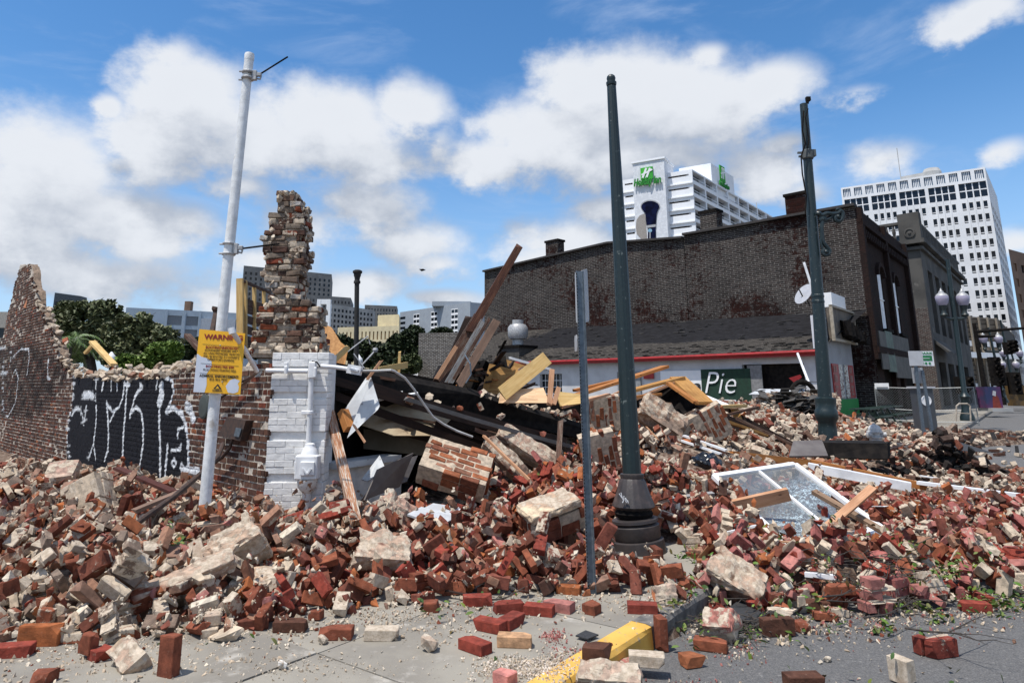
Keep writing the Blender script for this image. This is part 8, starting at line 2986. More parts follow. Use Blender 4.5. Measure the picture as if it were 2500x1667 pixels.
# parking sign posts and pay station
Yk = 20.0
for (u0, v0, u1, v1, nm) in ((2123, 1010, 2100, 812, 'left'), (2142, 995, 2118, 850, 'right')):
 a, b = at(u0, v0, Yk), at(u1, v1, Yk)
 lab = 'galvanised post holding the pay to park sign, nearest the pay station' if nm == 'left' else 'second galvanised post right behind the pay to park sign post'
 t = thing('parking_sign_post' if nm == 'left' else 'metal_post', lab, 'sign post', (a.x, a.y, 0))
 mb = MB()
 mb.beam(a - (b - a).normalized() * .3, b, .075, .05, up=(0, -1, 0))
 mb.build('post', M_GALV, t)
 if nm == 'left':
  c0, c1 = at(2090, 840, Yk - .05), at(2145, 806, Yk - .05)
  w_, hgt = c1.x - c0.x, c1.z - c0.z
  mb = MB()
  mb.slab([c0, c0 + Vector((w_ * .5, -.05, 0)), c0 + Vector((w_ * .5, -.05, hgt)), c0 + Vector((0, 0, hgt))], (0, -1, 0), .01)
  mb.build('sign_back', M_SIGNBACK, t)
  o_ = c0 + Vector((w_ * .46, .08, 0))
  mb = MB()
  mb.slab([o_, o_ + Vector((w_ * .56, 0, 0)), o_ + Vector((w_ * .56, 0, hgt)), o_ + Vector((0, 0, hgt))], (0, -1, 0), .01)
  sg_ = mb.build('sign_plate', M_WHITEP, t)
  text_mb('PARK', o_ + Vector((.06, -.004, hgt * .78)), (1, 0, 0), (0, 0, 1), width=w_ * .46, height=hgt * .16, th=.006, bold=.02).build('sign_lettering', M_SGREEN, sg_)
  mb = MB()
  mb.slab([o_ + Vector((.08, -.006, hgt * .34)), o_ + Vector((w_ * .5, -.006, hgt * .34)), o_ + Vector((w_ * .5, -.006, hgt * .70)), o_ + Vector((.08, -.006, hgt * .70))], (0, -1, 0), .004)
  mb.build('green_field', M_SGREEN, sg_)
  mb = MB()
  mb.slab([o_ + Vector((.10, -.012, hgt * .50)), o_ + Vector((w_ * .4, -.012, hgt * .50)), o_ + Vector((w_ * .4, -.012, hgt * .53)), o_ + Vector((.10, -.012, hgt * .53))], (0, -1, 0), .003)
  mb.build('white_line', M_WHITEP, sg_)
  for q in (.12, .24, .38):
   mb = MB()
   mb.lathe(o_ + Vector((w_ * q, 0, hgt * .17)), [(.035, 0), (.035, .01), (.01, .012)], 14, axis=(0, -1, 0))
   mb.build('round_symbol', M_SGREEN, sg_)
  mb = MB()
  e0, e1 = at(2098, 880, Yk + .1), at(2119, 844, Yk + .1)
  mb.slab([e0, Vector((e1.x, e0.y, e0.z)), e1, Vector((e0.x, e0.y, e1.z))], (0, -1, 0), .01)
  mb.build('second_sign_back', M_SIGNBACK, t)
a, b = at(2128, 990, Yk + .8), at(2128, 892, Yk + .8)
t = thing('pay_station', 'dark grey parking pay station with a round P emblem', 'pay station', (a.x, a.y, 0))
mb = MB()
mb.box((a.x, a.y, (b.z + a.z) / 2 - .2), (.50, .35, b.z - a.z + .4))
mb.build('cabinet', mat('meter grey', (.06, .065, .075), (.05, .055, .06), bump=0, rough=.4), t, bevel=.02)
mb = MB()
mb.box((a.x, a.y, b.z + .03), (.60, .42, .06))
mb.build('top_cap', M_SIGNBACK, t)
mb = MB()
c_ = Vector((a.x, a.y - .18, b.z - .35))
mb.lathe(c_, [(.15, 0), (.15, .012), (.12, .013), (.12, .002)], 20, axis=(0, -1, 0))
mb.build('emblem_ring', M_WHITEP, t)
text_mb('P', c_ + Vector((-.05, -.01, -.07)), (1, 0, 0), (0, 0, 1), width=.1, height=.14, th=.01, bold=.03).build('emblem_letter', M_WHITEP, t)
# picnic tables and benches in front of the restaurant end wall
M_DG = mat('dark bench green', (.008, .022, .016), (.012, .03, .02), bump=0, rough=.5)
def picnic(x, y, rz, s, lab):
 t = thing('picnic_table', lab, 'picnic table', (x, y, 0), 'dark picnic tables by the restaurant')
 Rm = Matrix.Rotation(rz, 3, 'Z')
 o_ = Vector((x, y, 0))
 def bx(name, c, d, r=None):
  mb = MB()
  mb.box(o_ + Rm @ Vector(c), d, Rm @ r if r else Rm)
  mb.build(name, M_DG, t)
 for k in range(4):
  bx('table_plank', (0, -.3 + k * .2, .75), (1.9 * s, .18, .045))
 for sd in (-1, 1):
  for k in range(2):
   bx('bench_plank', (0, sd * (.66 + .14 * k), .45), (1.9 * s, .12, .045))
  for e in (-1, 1):
   bx('leg', (e * .7 * s, sd * .35, .37), (.08, .08, .86), Matrix.Rotation(sd * .45, 3, 'X'))
 for e in (-1, 1):
  bx('cross_bar', (e * .7 * s, 0, .42), (.06, 1.6, .08))
az_ = math.atan2(E2.y, E2.x)
n2 = Vector((E2.y, -E2.x, 0))
for i, (s_, o_) in enumerate(((-.6, 1.7), (2.6, 1.6), (5.6, 1.5))):
 c_ = AF + E2 * s_ + n2 * o_
 picnic(c_.x, c_.y, az_, 1.0, ('dark picnic table closest to the second green pole', 'middle dark picnic table before the green dado', 'dark picnic table closest to the pay station')[i])
# fence
M_WIRE = mat('fence wire', (.30, .31, .31), (.24, .25, .25), bump=0, metal=.4, rough=.5)
f0, f1 = at(2008, 885, 34), at(2236, 890, 31)
F0 = Vector((f0.x, f0.y, 0)); F1 = Vector((f1.x, f1.y, 0))
t = thing('chain_link_fence', 'temporary chain link fence panels between the restaurant and the street lamp', 'fence', (F0 + F1) / 2)
fz = 1.62
df = (F1 - F0)
Lf = df.length
df = df / Lf
for z_, r_ in ((fz, .022), (.62, .022), (.12, .022)):
 mb = MB()
 mb.tube([F0 + Vector((0, 0, z_ + .05)), F0.lerp(F1, .5) + Vector((0, 0, z_ - .03)), F1 + Vector((0, 0, z_ + .03))], r_, 6)
 mb.build('rail', M_WIRE, t)
for s in (0, Lf / 2, Lf):
 mb = MB()
 c_ = F0 + df * s
 mb.tube([c_, c_ + Vector((0, 0, fz + .05))], .024, 6)
 mb.build('post', M_WIRE, t)
mb = MB()
s = -fz
while s < Lf:
 for sg_ in (1, -1):
  a_, b_ = (s, s + fz) if sg_ > 0 else (s + fz, s)
  z0_, z1_ = 0, fz
  if a_ < 0: z0_, a_ = (-a_) if sg_ > 0 else z0_, 0
  p0_, p1_ = F0 + df * max(0, min(Lf, a_)) + Vector((0, 0, z0_)), F0 + df * max(0, min(Lf, b_)) + Vector((0, 0, z1_))
  if (p1_ - p0_).length > .3:
   mb.tube([p0_, p1_], .003, 3, cap=False)
 s += .11
tag(mb.build('wire_mesh', M_WIRE, t), kind='stuff')
c0 = at(2010, 893, 33.6)
t = thing('company_sign', 'small white sign with black letters hung on the chain link fence', 'sign', c0)
mb = MB()
u_ = df
mb.slab([c0, c0 + u_ * .62, c0 + u_ * .62 + Vector((0, 0, .27)), c0 + Vector((0, 0, .27))], (0, -1, 0), .01)
mb.build('plate', M_WHITEP, t)
text_mb('NATIONAL', c0 + Vector((.05, -.03, .13)), u_, (0, 0, 1), width=.5, height=.10, th=.01, bold=.03).build('lettering', M_INKB, t)
mb = MB()
mb.slab([c0 + Vector((.0, -.03, .05)) + u_ * .06, c0 + Vector((.0, -.03, .05)) + u_ * .56, c0 + Vector((.0, -.03, .09)) + u_ * .56, c0 + Vector((.0, -.03, .09)) + u_ * .06], (0, -1, 0), .01)
mb.build('blurred_line', mat('line grey', (.12, .12, .12), bump=0), t)
# hoop barrier
t = thing('hoop_rack', 'pale metal hoop rack standing at the foot of the twin globe lamp', 'bike rack', at(2205, 965, 27))
mb = MB()
mb.tube([at(2196, 968, 27), at(2197, 932, 27), at(2203, 927, 27), at(2222, 927, 27), at(2228, 932, 27), at(2230, 968, 27)], .03, 8)
mb.tube([at(2197, 948, 27), at(2229, 950, 27)], .018, 6)
mb.build('hoop', mat('tan metal', (.42, .36, .29), bump=0), t)
# street lamps
M_GLOBE = mat('lavender globe glass', (.36, .33, .42), (.30, .275, .36), scale=2, rough=.2, bump=0, spec=.6)
M_LAMPM = mat('lamp dark metal', (.012, .022, .022), (.02, .03, .03), rough=.5, bump=0)
def lamp(ub, vb, Yl, ut, vt, vg, rg, arm, lab, one_globe=False, base_r=.28):
 b_, t_ = at(ub, vb, Yl), at(ut, vt, Yl)
 ax = (t_ - b_).normalized()
 t = thing('street_lamp', lab, 'street lamp', (b_.x, b_.y, b_.z), 'lamps along the street')
 L_ = (t_ - b_).length
 mb = MB()
 mb.lathe(b_, [(base_r, 0), (base_r, .15), (base_r * .8, .3), (base_r * .62, .5), (base_r * .55, .9), (base_r * .75, 1.0), (base_r * .5, 1.1), (.10, 1.2), (.095, L_ * .6), (.075, L_)], 16, axis=ax)
 mb.build('post', M_GREEN, t, smooth=True)
 zg = at(ut, vg, Yl).z
 cg_ = b_ + ax * ((zg - b_.z) / ax.z)
 for sd in ((1,) if one_globe else (-1, 1)):
  g0 = cg_ + Vector((sd * arm, 0, 0))
  mb = MB()
  mb.tube([cg_ + Vector((0, 0, -rg * 3.2)), cg_ + Vector((sd * arm * .5, 0, -rg * 3.3)), g0 + Vector((0, 0, -rg * 3.0)), g0 + Vector((0, 0, -rg * 2.2)), g0 + Vector((0, 0, -rg))], .07, 8)
  mb.lathe(g0, [(.09, -rg * 2.9), (.16, -rg * 2.6), (.09, -rg * 2.2), (.10, -rg * 1.7), (rg * .6, -rg * 1.15), (rg * .62, -rg)], 14)
  mb.build('arm', M_LAMPM, t, smooth=True)
  mb = MB()
  mb.lathe(g0, [(rg * .6, -rg), (rg * .85, -rg * .6), (rg * 1.0, 0), (rg * 1.02, rg * .45), (rg * .95, rg * .6), (rg * .9, rg * .62)], 18)
  gl_ = mb.build('globe', M_GLOBE, t, smooth=True)
  mb = MB()
  mb.lathe(g0, [(rg * .97, rg * .6), (rg * .7, rg * .95), (rg * .42, rg * 1.15), (rg * .40, rg * 1.35), (rg * .2, rg * 1.5), (.02, rg * 1.95)], 16)
  mb.build('globe_cap', M_STEELW, gl_, smooth=True)
 return t
lamp(2223, 966, 30, 2176, 596, 688, .26, .46, 'street lamp with twin lavender globes, nearest the camera, right of the stone building')
lamp(2308, 925, 55, 2270, 752, 779, .3, .6, 'black street lamp with one globe near the traffic signals', one_globe=False)
lamp(2352, 905, 75, 2318, 795, 812, .34, .9, 'farthest twin globe street lamp at the right edge')
lamp(2333, 915, 62, 2298, 735, 838, .28, .6, 'slim black lamp post between the others near the right edge')
# traffic signal poles with mast arms
def sig(ub, vb, Ys, ut, vt, arms, heads, lab):
 b_, t_ = at(ub, vb, Ys), at(ut, vt, Ys)
 t = thing('traffic_signal', lab, 'traffic signal', b_, 'traffic signals at the crossing')
 mb = MB()
 mb.tube([b_, t_], .16, 10, rend=.11)
 mb.lathe(b_, [(.35, 0), (.33, .5), (.2, .7)], 12)
 mb.build('pole', M_BLACK, t)
 for (u0, v0, u1, v1) in arms:
  mb = MB()
  mb.tube([at(u0, v0, Ys), at(u1, v1, Ys)], .11, 8, rend=.07)
  mb.build('mast_arm', M_BLACK, t)
 for (u, v, w_, h__) in heads:
  p_ = at(u, v, Ys - .3)
  mb = MB()
  mb.box(p_, (w_, .4, h__))
  for k in (-1, 0, 1):
   mb.lathe(p_ + Vector((0, -.2, k * h__ / 3.2)), [(.15, 0), (.15, .2), (.1, .02)], 10, axis=(0, -1, 0))
  mb.build('signal_head', M_BLACK, t)
sig(2268, 932, 45, 2237, 742, [(2240, 762, 2400, 750), (2245, 773, 2285, 772)], [(2206, 885, .5, 1.1), (2224, 885, .5, 1.1)], 'black traffic signal pole with long mast arm near the painted utility box')
sig(2300, 930, 52, 2290, 820, [], [(2285, 842, .7, 1.4), (2292, 862, .9, 1.5), (2314, 800, .4, .9), (2326, 795, .4, .9), (2330, 880, .8, 1.6)], 'cluster of traffic signals left of the farthest lamps')
# painted utility box
Yu = 44
c0, c1 = at(2268, 937, Yu), at(2297, 888, Yu)
t = thing('painted_utility_box', 'utility cabinet painted purple and red with a figure, on the far corner', 'utility box', ((c0.x + c1.x) / 2, Yu, c0.z))
w_, h_ = c1.x - c0.x, c1.z - c0.z
mb = MB()
mb.box((c0.x + w_ / 2, Yu + .4, c0.z + h_ / 2), (w_, .8, h_))
mb.build('cabinet', mat('box purple', (.09, .02, .08), (.02, .03, .09), scale=1.2, bump=0), t)
mb = MB()
mb.slab([(c0.x + w_ * .35, Yu - .01, c0.z), (c0.x + w_ * .9, Yu - .01, c0.z), (c0.x + w_ * .8, Yu - .01, c0.z + h_ * .5), (c0.x + w_ * .6, Yu - .01, c0.z + h_ * .68), (c0.x + w_ * .42, Yu - .01, c0.z + h_ * .5)], (0, -1, 0), .01)
mb.build('red_shape', mat('box red', (.20, .03, .02), bump=0), t)
mb = MB()
mb.slab([(c0.x + w_ * .42, Yu - .02, c0.z + h_ * .6), (c0.x + w_ * .62, Yu - .02, c0.z + h_ * .55), (c0.x + w_ * .68, Yu - .02, c0.z + h_ * .78), (c0.x + w_ * .5, Yu - .02, c0.z + h_ * .82)], (0, -1, 0), .01)
mb.build('pale_shape', M_SIGNBACK, t)
mb = MB()
mb.box((c0.x + w_ / 2 + .2, Yu + .3, c0.z - .1), (w_ * 1.3, 1.3, .2))
mb.build('plinth', M_CONC, t)
c0, c1 = at(2325, 932, 58), at(2348, 885, 58)
mb = MB()
mb.box(((c0.x + c1.x) / 2, 58, (c0.z + c1.z) / 2), (c1.x - c0.x, 1, c1.z - c0.z))
mb.box(((c0.x + c1.x) / 2, 57.4, c1.z - .4), ((c1.x - c0.x) * .8, .1, .5))
one('dark_kiosk', mb, mat('kiosk dark', (.03, .025, .02), (.12, .07, .02), scale=1.4, bump=0), 'dark kiosk with orange marks at the far right corner of the street', 'kiosk')
# parked cars far down the street
def car(u, v, Yc_, col_, lab, yaw):
 p_ = at(u, v, Yc_)
 t = thing('parked_car', lab, 'car', (p_.x, p_.y, -.14), 'cars far down the street')
 o_ = Vector((p_.x, p_.y, -.14))
 Rm = Matrix.Rotation(yaw, 3, 'Z')
 prof_ = [(-2.2, .35), (-2.2, .85), (-1.5, .98), (-1.0, 1.42), (.6, 1.45), (1.25, 1.0), (2.1, .85), (2.2, .4)]
 mb = MB()
 n = len(prof_)
 for sd in (-.88, .88):
  mb.v += [o_ + Rm @ Vector((a, sd * (.86 if b > 1.1 else 1), b)) for a, b in prof_]
 mb.f = [tuple(range(n)), tuple(range(2 * n - 1, n - 1, -1))] + [((i + 1) % n, i, n + i, n + (i + 1) % n) for i in range(n)]
 mb.build('body', mat('car ' + lab[:5], col_, col_, bump=0, rough=.3), t, bevel=.05)
 mb = MB()
 for sd in (-.9, .9):
  mb.box(o_ + Rm @ Vector((-.2, sd * .82, 1.18)), (1.7, .06, .34), Rm)
 mb.build('windows', M_DGLASS, t)
 for a in (-1.35, 1.35):
  for sd in (-1, 1):
   mb = MB()
   mb.lathe(o_ + Rm @ Vector((a, sd * .8, .32)), [(.32, 0), (.32, .18), (.2, .19)], 14, axis=Rm @ Vector((0, sd, 0)))
   mb.build('wheel', M_BLACK, t)
car(2238, 893, 95, (.6, .6, .62), 'white car seen small under the parking garage', .3)
car(2345, 890, 98, (.12, .12, .13), 'dark car seen small at the right edge of the street', .2)
# thin black lamp post above the trees, globes among the trees
Yl = 24
b_, t_ = at(818, 850, Yl), at(820, 625, Yl)
t = thing('thin_lamp_post', 'thin black lamp post with flared top and no lamp before the far hospital', 'lamp post', (b_.x, b_.y, 0))
mb = MB()
mb.tube([(b_.x, Yl, -.1), b_, t_], .085, 12)
mb.build('shaft', mat('post black', (.02, .021, .02), bump=.05), t, smooth=True)
mb = MB()
mb.lathe(at(820, 652, Yl), [(.085, 0), (.12, .02), (.12, .1), (.09, .12), (.10, .22), (.13, .3), (.13, .36), (.17, .40), (.17, .46), (.1, .5)], 16)
mb.build('capital', MATS['post black'], t, smooth=True)
for i, (u, v, lab) in enumerate(((255, 824, 'small white globe lamp in front of the oak trees, left of the other globe'), (465, 840, 'small white globe lamp just left of the warning sign'), (823, 920 - 90, 'tiny globe lamp right of the thin black lamp post'))):
 p_ = at(u, v, 45)
 t = thing('globe_lamp', lab, 'globe lamp', (p_.x, p_.y, 0), 'small globe lamps in the park')
 mb = MB()
 mb.tube([(p_.x, p_.y, 0), (p_.x, p_.y, p_.z - .3)], .06, 6)
 mb.build('post', MATS['post black'], t)
 mb = MB()
 mb.lathe(p_, [(.1, -.32), (.26, -.15), (.3, .0), (.26, .18), (.16, .28), (.05, .45)], 14)
 mb.build('globe', M_WHITEP, t, smooth=True)
# thin aerial antenna with small blue can right of the pier
mb = MB()
mb.tube([at(825, 845, 12), at(862, 805, 12.2)], .014, 6)
mb.tube([at(780, 822, 12), at(845, 772, 12.3), at(850, 790, 12.3)], .012, 6)
mb.tube([at(812, 812, 12), at(840, 850, 12)], .012, 6)
mb.lathe(at(862, 804, 12.2), [(.035, -.04), (.05, .0), (.035, .04)], 10)
one('bent_antenna', mb, M_STEELW, 'bent thin metal antenna sticking out behind the pier', 'antenna')
# leaning white pole, torn panels and umbrella remains by the restaurant opening
mb = MB()
mb.tube([at(1832, 812, 29.5), at(1905, 1000, 24)], .05, 8)
one('white_prop', mb, M_WHITE, 'thin white prop leaning from the red gutter to the ground', 'prop')
mb = MB()
ctr_ = at(1850, 960, 24.5)
for k in range(9):
 a_ = k / 9 * 2 * math.pi
 mb.slab([ctr_, ctr_ + Vector((math.cos(a_) * .7, math.sin(a_) * .4, -.6 + .4 * math.sin(3 * a_))), ctr_ + Vector((math.cos(a_ + .6) * .7, math.sin(a_ + .6) * .4, -.6 + .5 * math.cos(2 * a_)))], (0, -1, .2), .01)
one('torn_parasol', mb, M_LGREY, 'torn white and grey parasol cloth beside the white prop', 'parasol', fixn=False)
mb = MB()
c_ = at(1848, 912, 25.2)
pts = [c_ + Vector((.45 * math.cos(a), .1, .55 * math.sin(a))) for a in [k * 2 * math.pi / 20 for k in range(21)]]
mb.tube(pts, .09, 8)
one('tyre', mb, M_BLACK, 'dark tyre standing on the mound by the white prop', 'tyre')
sheet('white_sheet', [(1720, 905, 24.5), (1745, 893, 25.5), (1850, 893, 25.5), (1846, 908, 24.8)], M_LGREY, 'pale sheet lying on the shingle mound before the dark opening', 'sheet', .03)
sheet('red_flag_scrap', [(1812, 868, 27), (1838, 860, 27), (1842, 866, 27), (1826, 880, 27)], M_RED, 'red scrap of cloth caught on the white prop', 'cloth scrap', .01)
# loose shingles stacked on the mound
mb = MB()
for k in range(420):
 u = R.gauss(1822, 34)
 v = 962 - abs(R.gauss(0, 1)) * 24
 p_ = at(u, v, R.uniform(23.6, 25.4))
 mb.box(p_, (R.uniform(.25, .7), R.uniform(.2, .4), .02), Euler((R.gauss(0, .25), R.gauss(0, .25), R.uniform(0, 3))).to_matrix())
tag(one('loose_shingles', mb, MATS['shingle edge'], 'loose grey roof shingles heaped before the dark opening', 'shingles', fixn=False), kind='stuff')
# ================================================================== trees
def leaf_mat(name, c, c2, c3):
 m = bpy.data.materials.new(name)
 m.use_nodes = True
 g = G(m.node_tree)
 bs = m.node_tree.nodes['Principled BSDF']
 a_ = g.n('ShaderNodeAttribute', attribute_name='col')
 g.put(bs.inputs['Base Color'], a_.outputs['Color'])
 bs.inputs['Roughness'].default_value = .6
 bs.inputs['Specular IOR Level'].default_value = .3
 MATS[name] = m
 return m
M_LEAF = leaf_mat('leaf', None, None, None)
M_BARK = mat('bark', (.075, .06, .048), (.04, .033, .028), scale=8, bump=.5)
def tree(label, base, blobs, n, size, cols, trunk_r=.35, limbs=6, group='trees beyond the ruin', name='oak_tree', flat=.5, cat='tree'):
 t = thing(name, label, cat, base, group)
 base = Vector(base)
 V = np.zeros((n * 4, 3)); C_ = np.ones((n * 4, 4))
 T = []
 vol = [b[3] * b[4] * b[5] for b in blobs]
 cum = np.cumsum(vol) / sum(vol)
 k = 0
 tries = 0
 while k < n and tries < n * 6:
  tries += 1
  b = blobs[int(np.searchsorted(cum, R.random()))]
  d = Vector((R.gauss(0, 1), R.gauss(0, 1), R.gauss(0, 1))).normalized() * (R.random() ** .28)
  p = Vector((b[0] + d.x * b[3], b[1] + d.y * b[4], b[2] + d.z * b[5]))
  nn = mnoise.noise(p * (1.1 / max(b[3], 1) * 2.2)) + .6 * mnoise.noise(p * 1.3)
  if nn < -.10:
   continue
  s = size * R.uniform(.6, 1.3)
  e = Euler((R.uniform(-1, 1), R.uniform(-1, 1), R.uniform(0, 6.3))).to_matrix()
  c = R.choice(cols)
  q = R.uniform(.75, 1.3)
  for m_, (a, b2) in enumerate(((-.5, 0), (0, -.28), (.5, 0), (0, .28))):
   w = p + e @ Vector((a * s, b2 * s * 1.3, R.uniform(-.1, .1) * s))
   V[k * 4 + m_] = w - base
   C_[k * 4 + m_, :3] = [x * q for x in c]
  k += 1
 V, C_ = V[:k * 4], C_[:k * 4]
 idx = np.arange(k) * 4
 T = np.concatenate([np.stack([idx, idx + 1, idx + 2], 1), np.stack([idx, idx + 2, idx + 3], 1)])
 me = np_mesh('crown', V, T, C_)
 me.materials.append(M_LEAF)
 o = bpy.data.objects.new('crown', me)
 COL.objects.link(o)
 o.parent = t
 if trunk_r:
  mb = MB()
  top = Vector((sum(b[0] for b in blobs) / len(blobs), sum(b[1] for b in blobs) / len(blobs), min(b[2] for b in blobs)))
  mb.tube([base, base.lerp(top, .5) + Vector((R.uniform(-.3, .3), 0, 0)), top], trunk_r, 8, rend=trunk_r * .6)
  for b in blobs[:limbs]:
   e_ = Vector((b[0], b[1], b[2] + b[5] * .3))
   m1 = top.lerp(e_, .5) + Vector((R.uniform(-.5, .5), R.uniform(-.5, .5), R.uniform(0, .6)))
   mb.tube([top - Vector((0, 0, .4)), m1, e_], trunk_r * .45, 6, rend=trunk_r * .1)
   for _ in range(4):
    q_ = m1.lerp(e_, R.random())
    mb.tube([q_, q_ + Vector((R.uniform(-1, 1) * b[3] * .7, R.uniform(-1, 1) * b[4] * .7, R.uniform(.0, 1) * b[5] * .9))], trunk_r * .14, 5, rend=.01)
  mb.build('trunk', M_BARK, t)
 return t
OAK = [(.085, .10, .042), (.11, .125, .055), (.06, .072, .03), (.15, .155, .08)]
LIGHT = [(.085, .14, .02), (.11, .17, .025), (.06, .11, .018), (.14, .20, .04)]
DARKG = [(.018, .030, .013), (.028, .042, .016), (.014, .022, .010), (.04, .055, .02)]
def blob(u, v, Y, ru, rv, ry=None):
 p_ = at(u, v, Y)
 a = ru * K / F * Y * 1.0
 b = rv * K / F * Y * 1.0
 return (p_.x, p_.y, p_.z, a, ry or a * .8, b)
Yo = 52
tree('large dark live oak behind the graffiti wall, its crown highest of the park trees', at(215, 900, Yo) * 1.0 - Vector((0, 0, at(215, 900, Yo).z)),
     [blob(200, 740, Yo, 62, 50), blob(150, 730, Yo, 36, 40), blob(240, 720, Yo, 40, 34), blob(180, 790, Yo, 70, 40), blob(255, 780, Yo, 50, 50)], 15000, .42, OAK, .6)
tree('broad live oak right of the tallest one, before the pale blue hall', at(340, 900, Yo - 4) - Vector((0, 0, at(340, 900, Yo - 4).z)),
     [blob(310, 765, Yo - 4, 60, 50), blob(350, 790, Yo - 4, 66, 46), blob(290, 810, Yo - 4, 60, 40), blob(385, 800, Yo - 4, 36, 30), blob(330, 830, Yo - 4, 80, 30)], 15000, .40, OAK, .5)
tree('bright green bushy tree behind the wall crest, left of the warning sign', at(372, 860, 40) - Vector((0, 0, at(372, 860, 40).z)),
     [blob(370, 812, 40, 34, 26), blob(395, 808, 40, 26, 24), blob(350, 830, 40, 36, 20), blob(290, 835, 40, 26, 22)], 7000, .30, LIGHT, .15)
tree('dark tree showing between warning sign and brown iron pipe', at(440, 860, 60) - Vector((0, 0, at(440, 860, 60).z)),
     [blob(440, 800, 60, 40, 26), blob(480, 795, 60, 46, 24), blob(520, 800, 60, 40, 24), blob(590, 800, 60, 50, 24)], 8000, .42, DARKG, .3)
tree('dark tree band under the cream building, left one', at(800, 860, 70) - Vector((0, 0, at(800, 860, 70).z)),
     [blob(780, 790, 70, 30, 22), blob(830, 805, 70, 46, 26), blob(860, 815, 70, 50, 28), blob(750, 820, 70, 40, 26)], 10000, .5, DARKG, .3)
tree('dark tree with a rounded top before the grey apartment block', at(950, 860, 66) - Vector((0, 0, at(950, 860, 66).z)),
     [blob(950, 768, 66, 26, 20), blob(925, 790, 66, 36, 26), blob(900, 815, 66, 46, 30), blob(960, 800, 66, 40, 30)], 11000, .46, DARKG, .3)
tree('small dark round tree top above the low brick building', at(1015, 800, 75) - Vector((0, 0, at(1015, 800, 75).z)),
     [blob(1015, 764, 75, 26, 12), blob(1000, 775, 75, 30, 12)], 3500, .42, DARKG, .3)
tree('olive green shrubby tree between the dark trees and the low brick building', at(930, 860, 45) - Vector((0, 0, at(930, 860, 45).z)),
     [blob(945, 835, 45, 24, 24), blob(925, 840, 45, 26, 22), blob(890, 850, 45, 40, 16)], 6000, .26, [(.05, .065, .022), (.07, .085, .03), (.035, .05, .018)], .15)
# palm
p_ = at(158, 800, 38)
t = thing('palm_tree', 'palm with drooping fronds between the ruin and the live oaks', 'palm tree', (p_.x, p_.y, 0))
crown_ = at(160, 785, 38)
mb = MB()
mb.tube([(p_.x, p_.y, 0), (p_.x, p_.y, crown_.z)], .22, 10, rend=.16)
mb.build('trunk', M_BARK, t)
for k in range(34):
 a = R.uniform(0, 6.28)
 el0 = R.uniform(-.2, 1.3)
 Lf_ = R.uniform(1.5, 2.1)
 mb = MB()
 pts = []
 for q in range(9):
  s = q / 8
  e_ = el0 - s * 1.7
  pts.append(Vector((math.cos(a) * Lf_ * s * .8, math.sin(a) * Lf_ * s * .8, Lf_ * (s * math.sin(el0) - .75 * s * s))))
 C_ = []
 for q in range(8):
  c0, c1 = crown_ + pts[q], crown_ + pts[q + 1]
  d = (c1 - c0).normalized()
  sd = d.cross(Vector((0, 0, 1))).normalized()
  for sg_ in (-1, 1):
   for z_ in range(3):
    c = c0.lerp(c1, z_ / 3)
    ll = .42 * (1 - (q / 9) ** 2)
    tip = c + sd * sg_ * ll + d * .22 - Vector((0, 0, .15))
    mb.add([c, c + d * .05, tip], [(0, 1, 2)])
    mb.c += [(*R.choice([(.12, .20, .05), (.16, .24, .07), (.08, .14, .04), (.26, .30, .18)]), 1)] * 3
 if mb.v:
  o_ = mb.build('frond', M_LEAF, t, fixn=False)
# splinters and scraps of wood strewn over the heap
for k in range(64):
 y = R.uniform(5.4, 13)
 x = R.uniform(-.62 * y, .62 * y)
 if allowed(x, y) < .3 or keepout(x, y):
  continue
 a, L_ = R.uniform(0, 3.14), R.uniform(.12, .6)
 dx, dy = math.cos(a) * L_ / 2, math.sin(a) * L_ / 2
 p0, p1 = Vector((x - dx, y - dy, ground_h(x - dx, y - dy) + .02)), Vector((x + dx, y + dy, ground_h(x + dx, y + dy) + .03))
 if abs(p0.z - p1.z) > .5:
  continue
 i_ = R.choice((0, 0, 1, 2, 3))
 mb = MB()
 mb.beam(p0, p1, R.uniform(.02, .07), R.uniform(.008, .02), up=(0, 0, 1), ragged=.02)
 u, v, _ = proj((p0 + p1) / 2)
 lm = min(LMK, key=lambda q: (q[0][0] - u / K) ** 2 + 1.6 * (q[0][1] - v / K) ** 2)[1]
 one('wood_splinter', mb, (M_PEACH, M_OLDW, M_WHITEP, M_DKW)[i_], ('pale', 'brown', 'white painted', 'blackened')[i_] + (' long' if L_ > .35 else ' short') + ' wood splinter ' + lm, 'wood splinter', 'wood splinters strewn over the heap')
# leaves and twigs in the rubble
V, T, C_ = [], [], []
def leaf_patch(u, v, su, sv, n, zup=.05):
 for _ in range(int(n * .55)):
  uu, vv_ = R.gauss(u, su), R.gauss(v, sv)
  gp = onz(uu, vv_, 0)
  h = ground_h(gp.x, gp.y)
  gp = onz(uu, vv_, min(h, .35))
  p = Vector((gp.x, gp.y, min(ground_h(gp.x, gp.y), .5) + R.uniform(.0, zup)))
  s = R.uniform(.018, .038)
  e = Euler((R.gauss(0, .6), R.gauss(0, .6), R.uniform(0, 6.3))).to_matrix()
  k = len(V)
  for a, b, z_ in ((-1, 0, 0), (-.2, -.45, .1), (.5, -.35, .1), (1, 0, -.1), (.5, .35, .1), (-.2, .45, .1)):
   V.append(p + e @ Vector((a * s, b * s, z_ * s)))
  c = R.choice(LIGHT + [(.05, .09, .02), (.16, .20, .06), (.12, .10, .03)])
  C_.extend([(*[x * R.uniform(.7, 1.1) for x in c], 1)] * 6)
  T.extend([(k, k + 1, k + 5), (k + 1, k + 2, k + 4), (k + 1, k + 4, k + 5), (k + 2, k + 3, k + 4)])
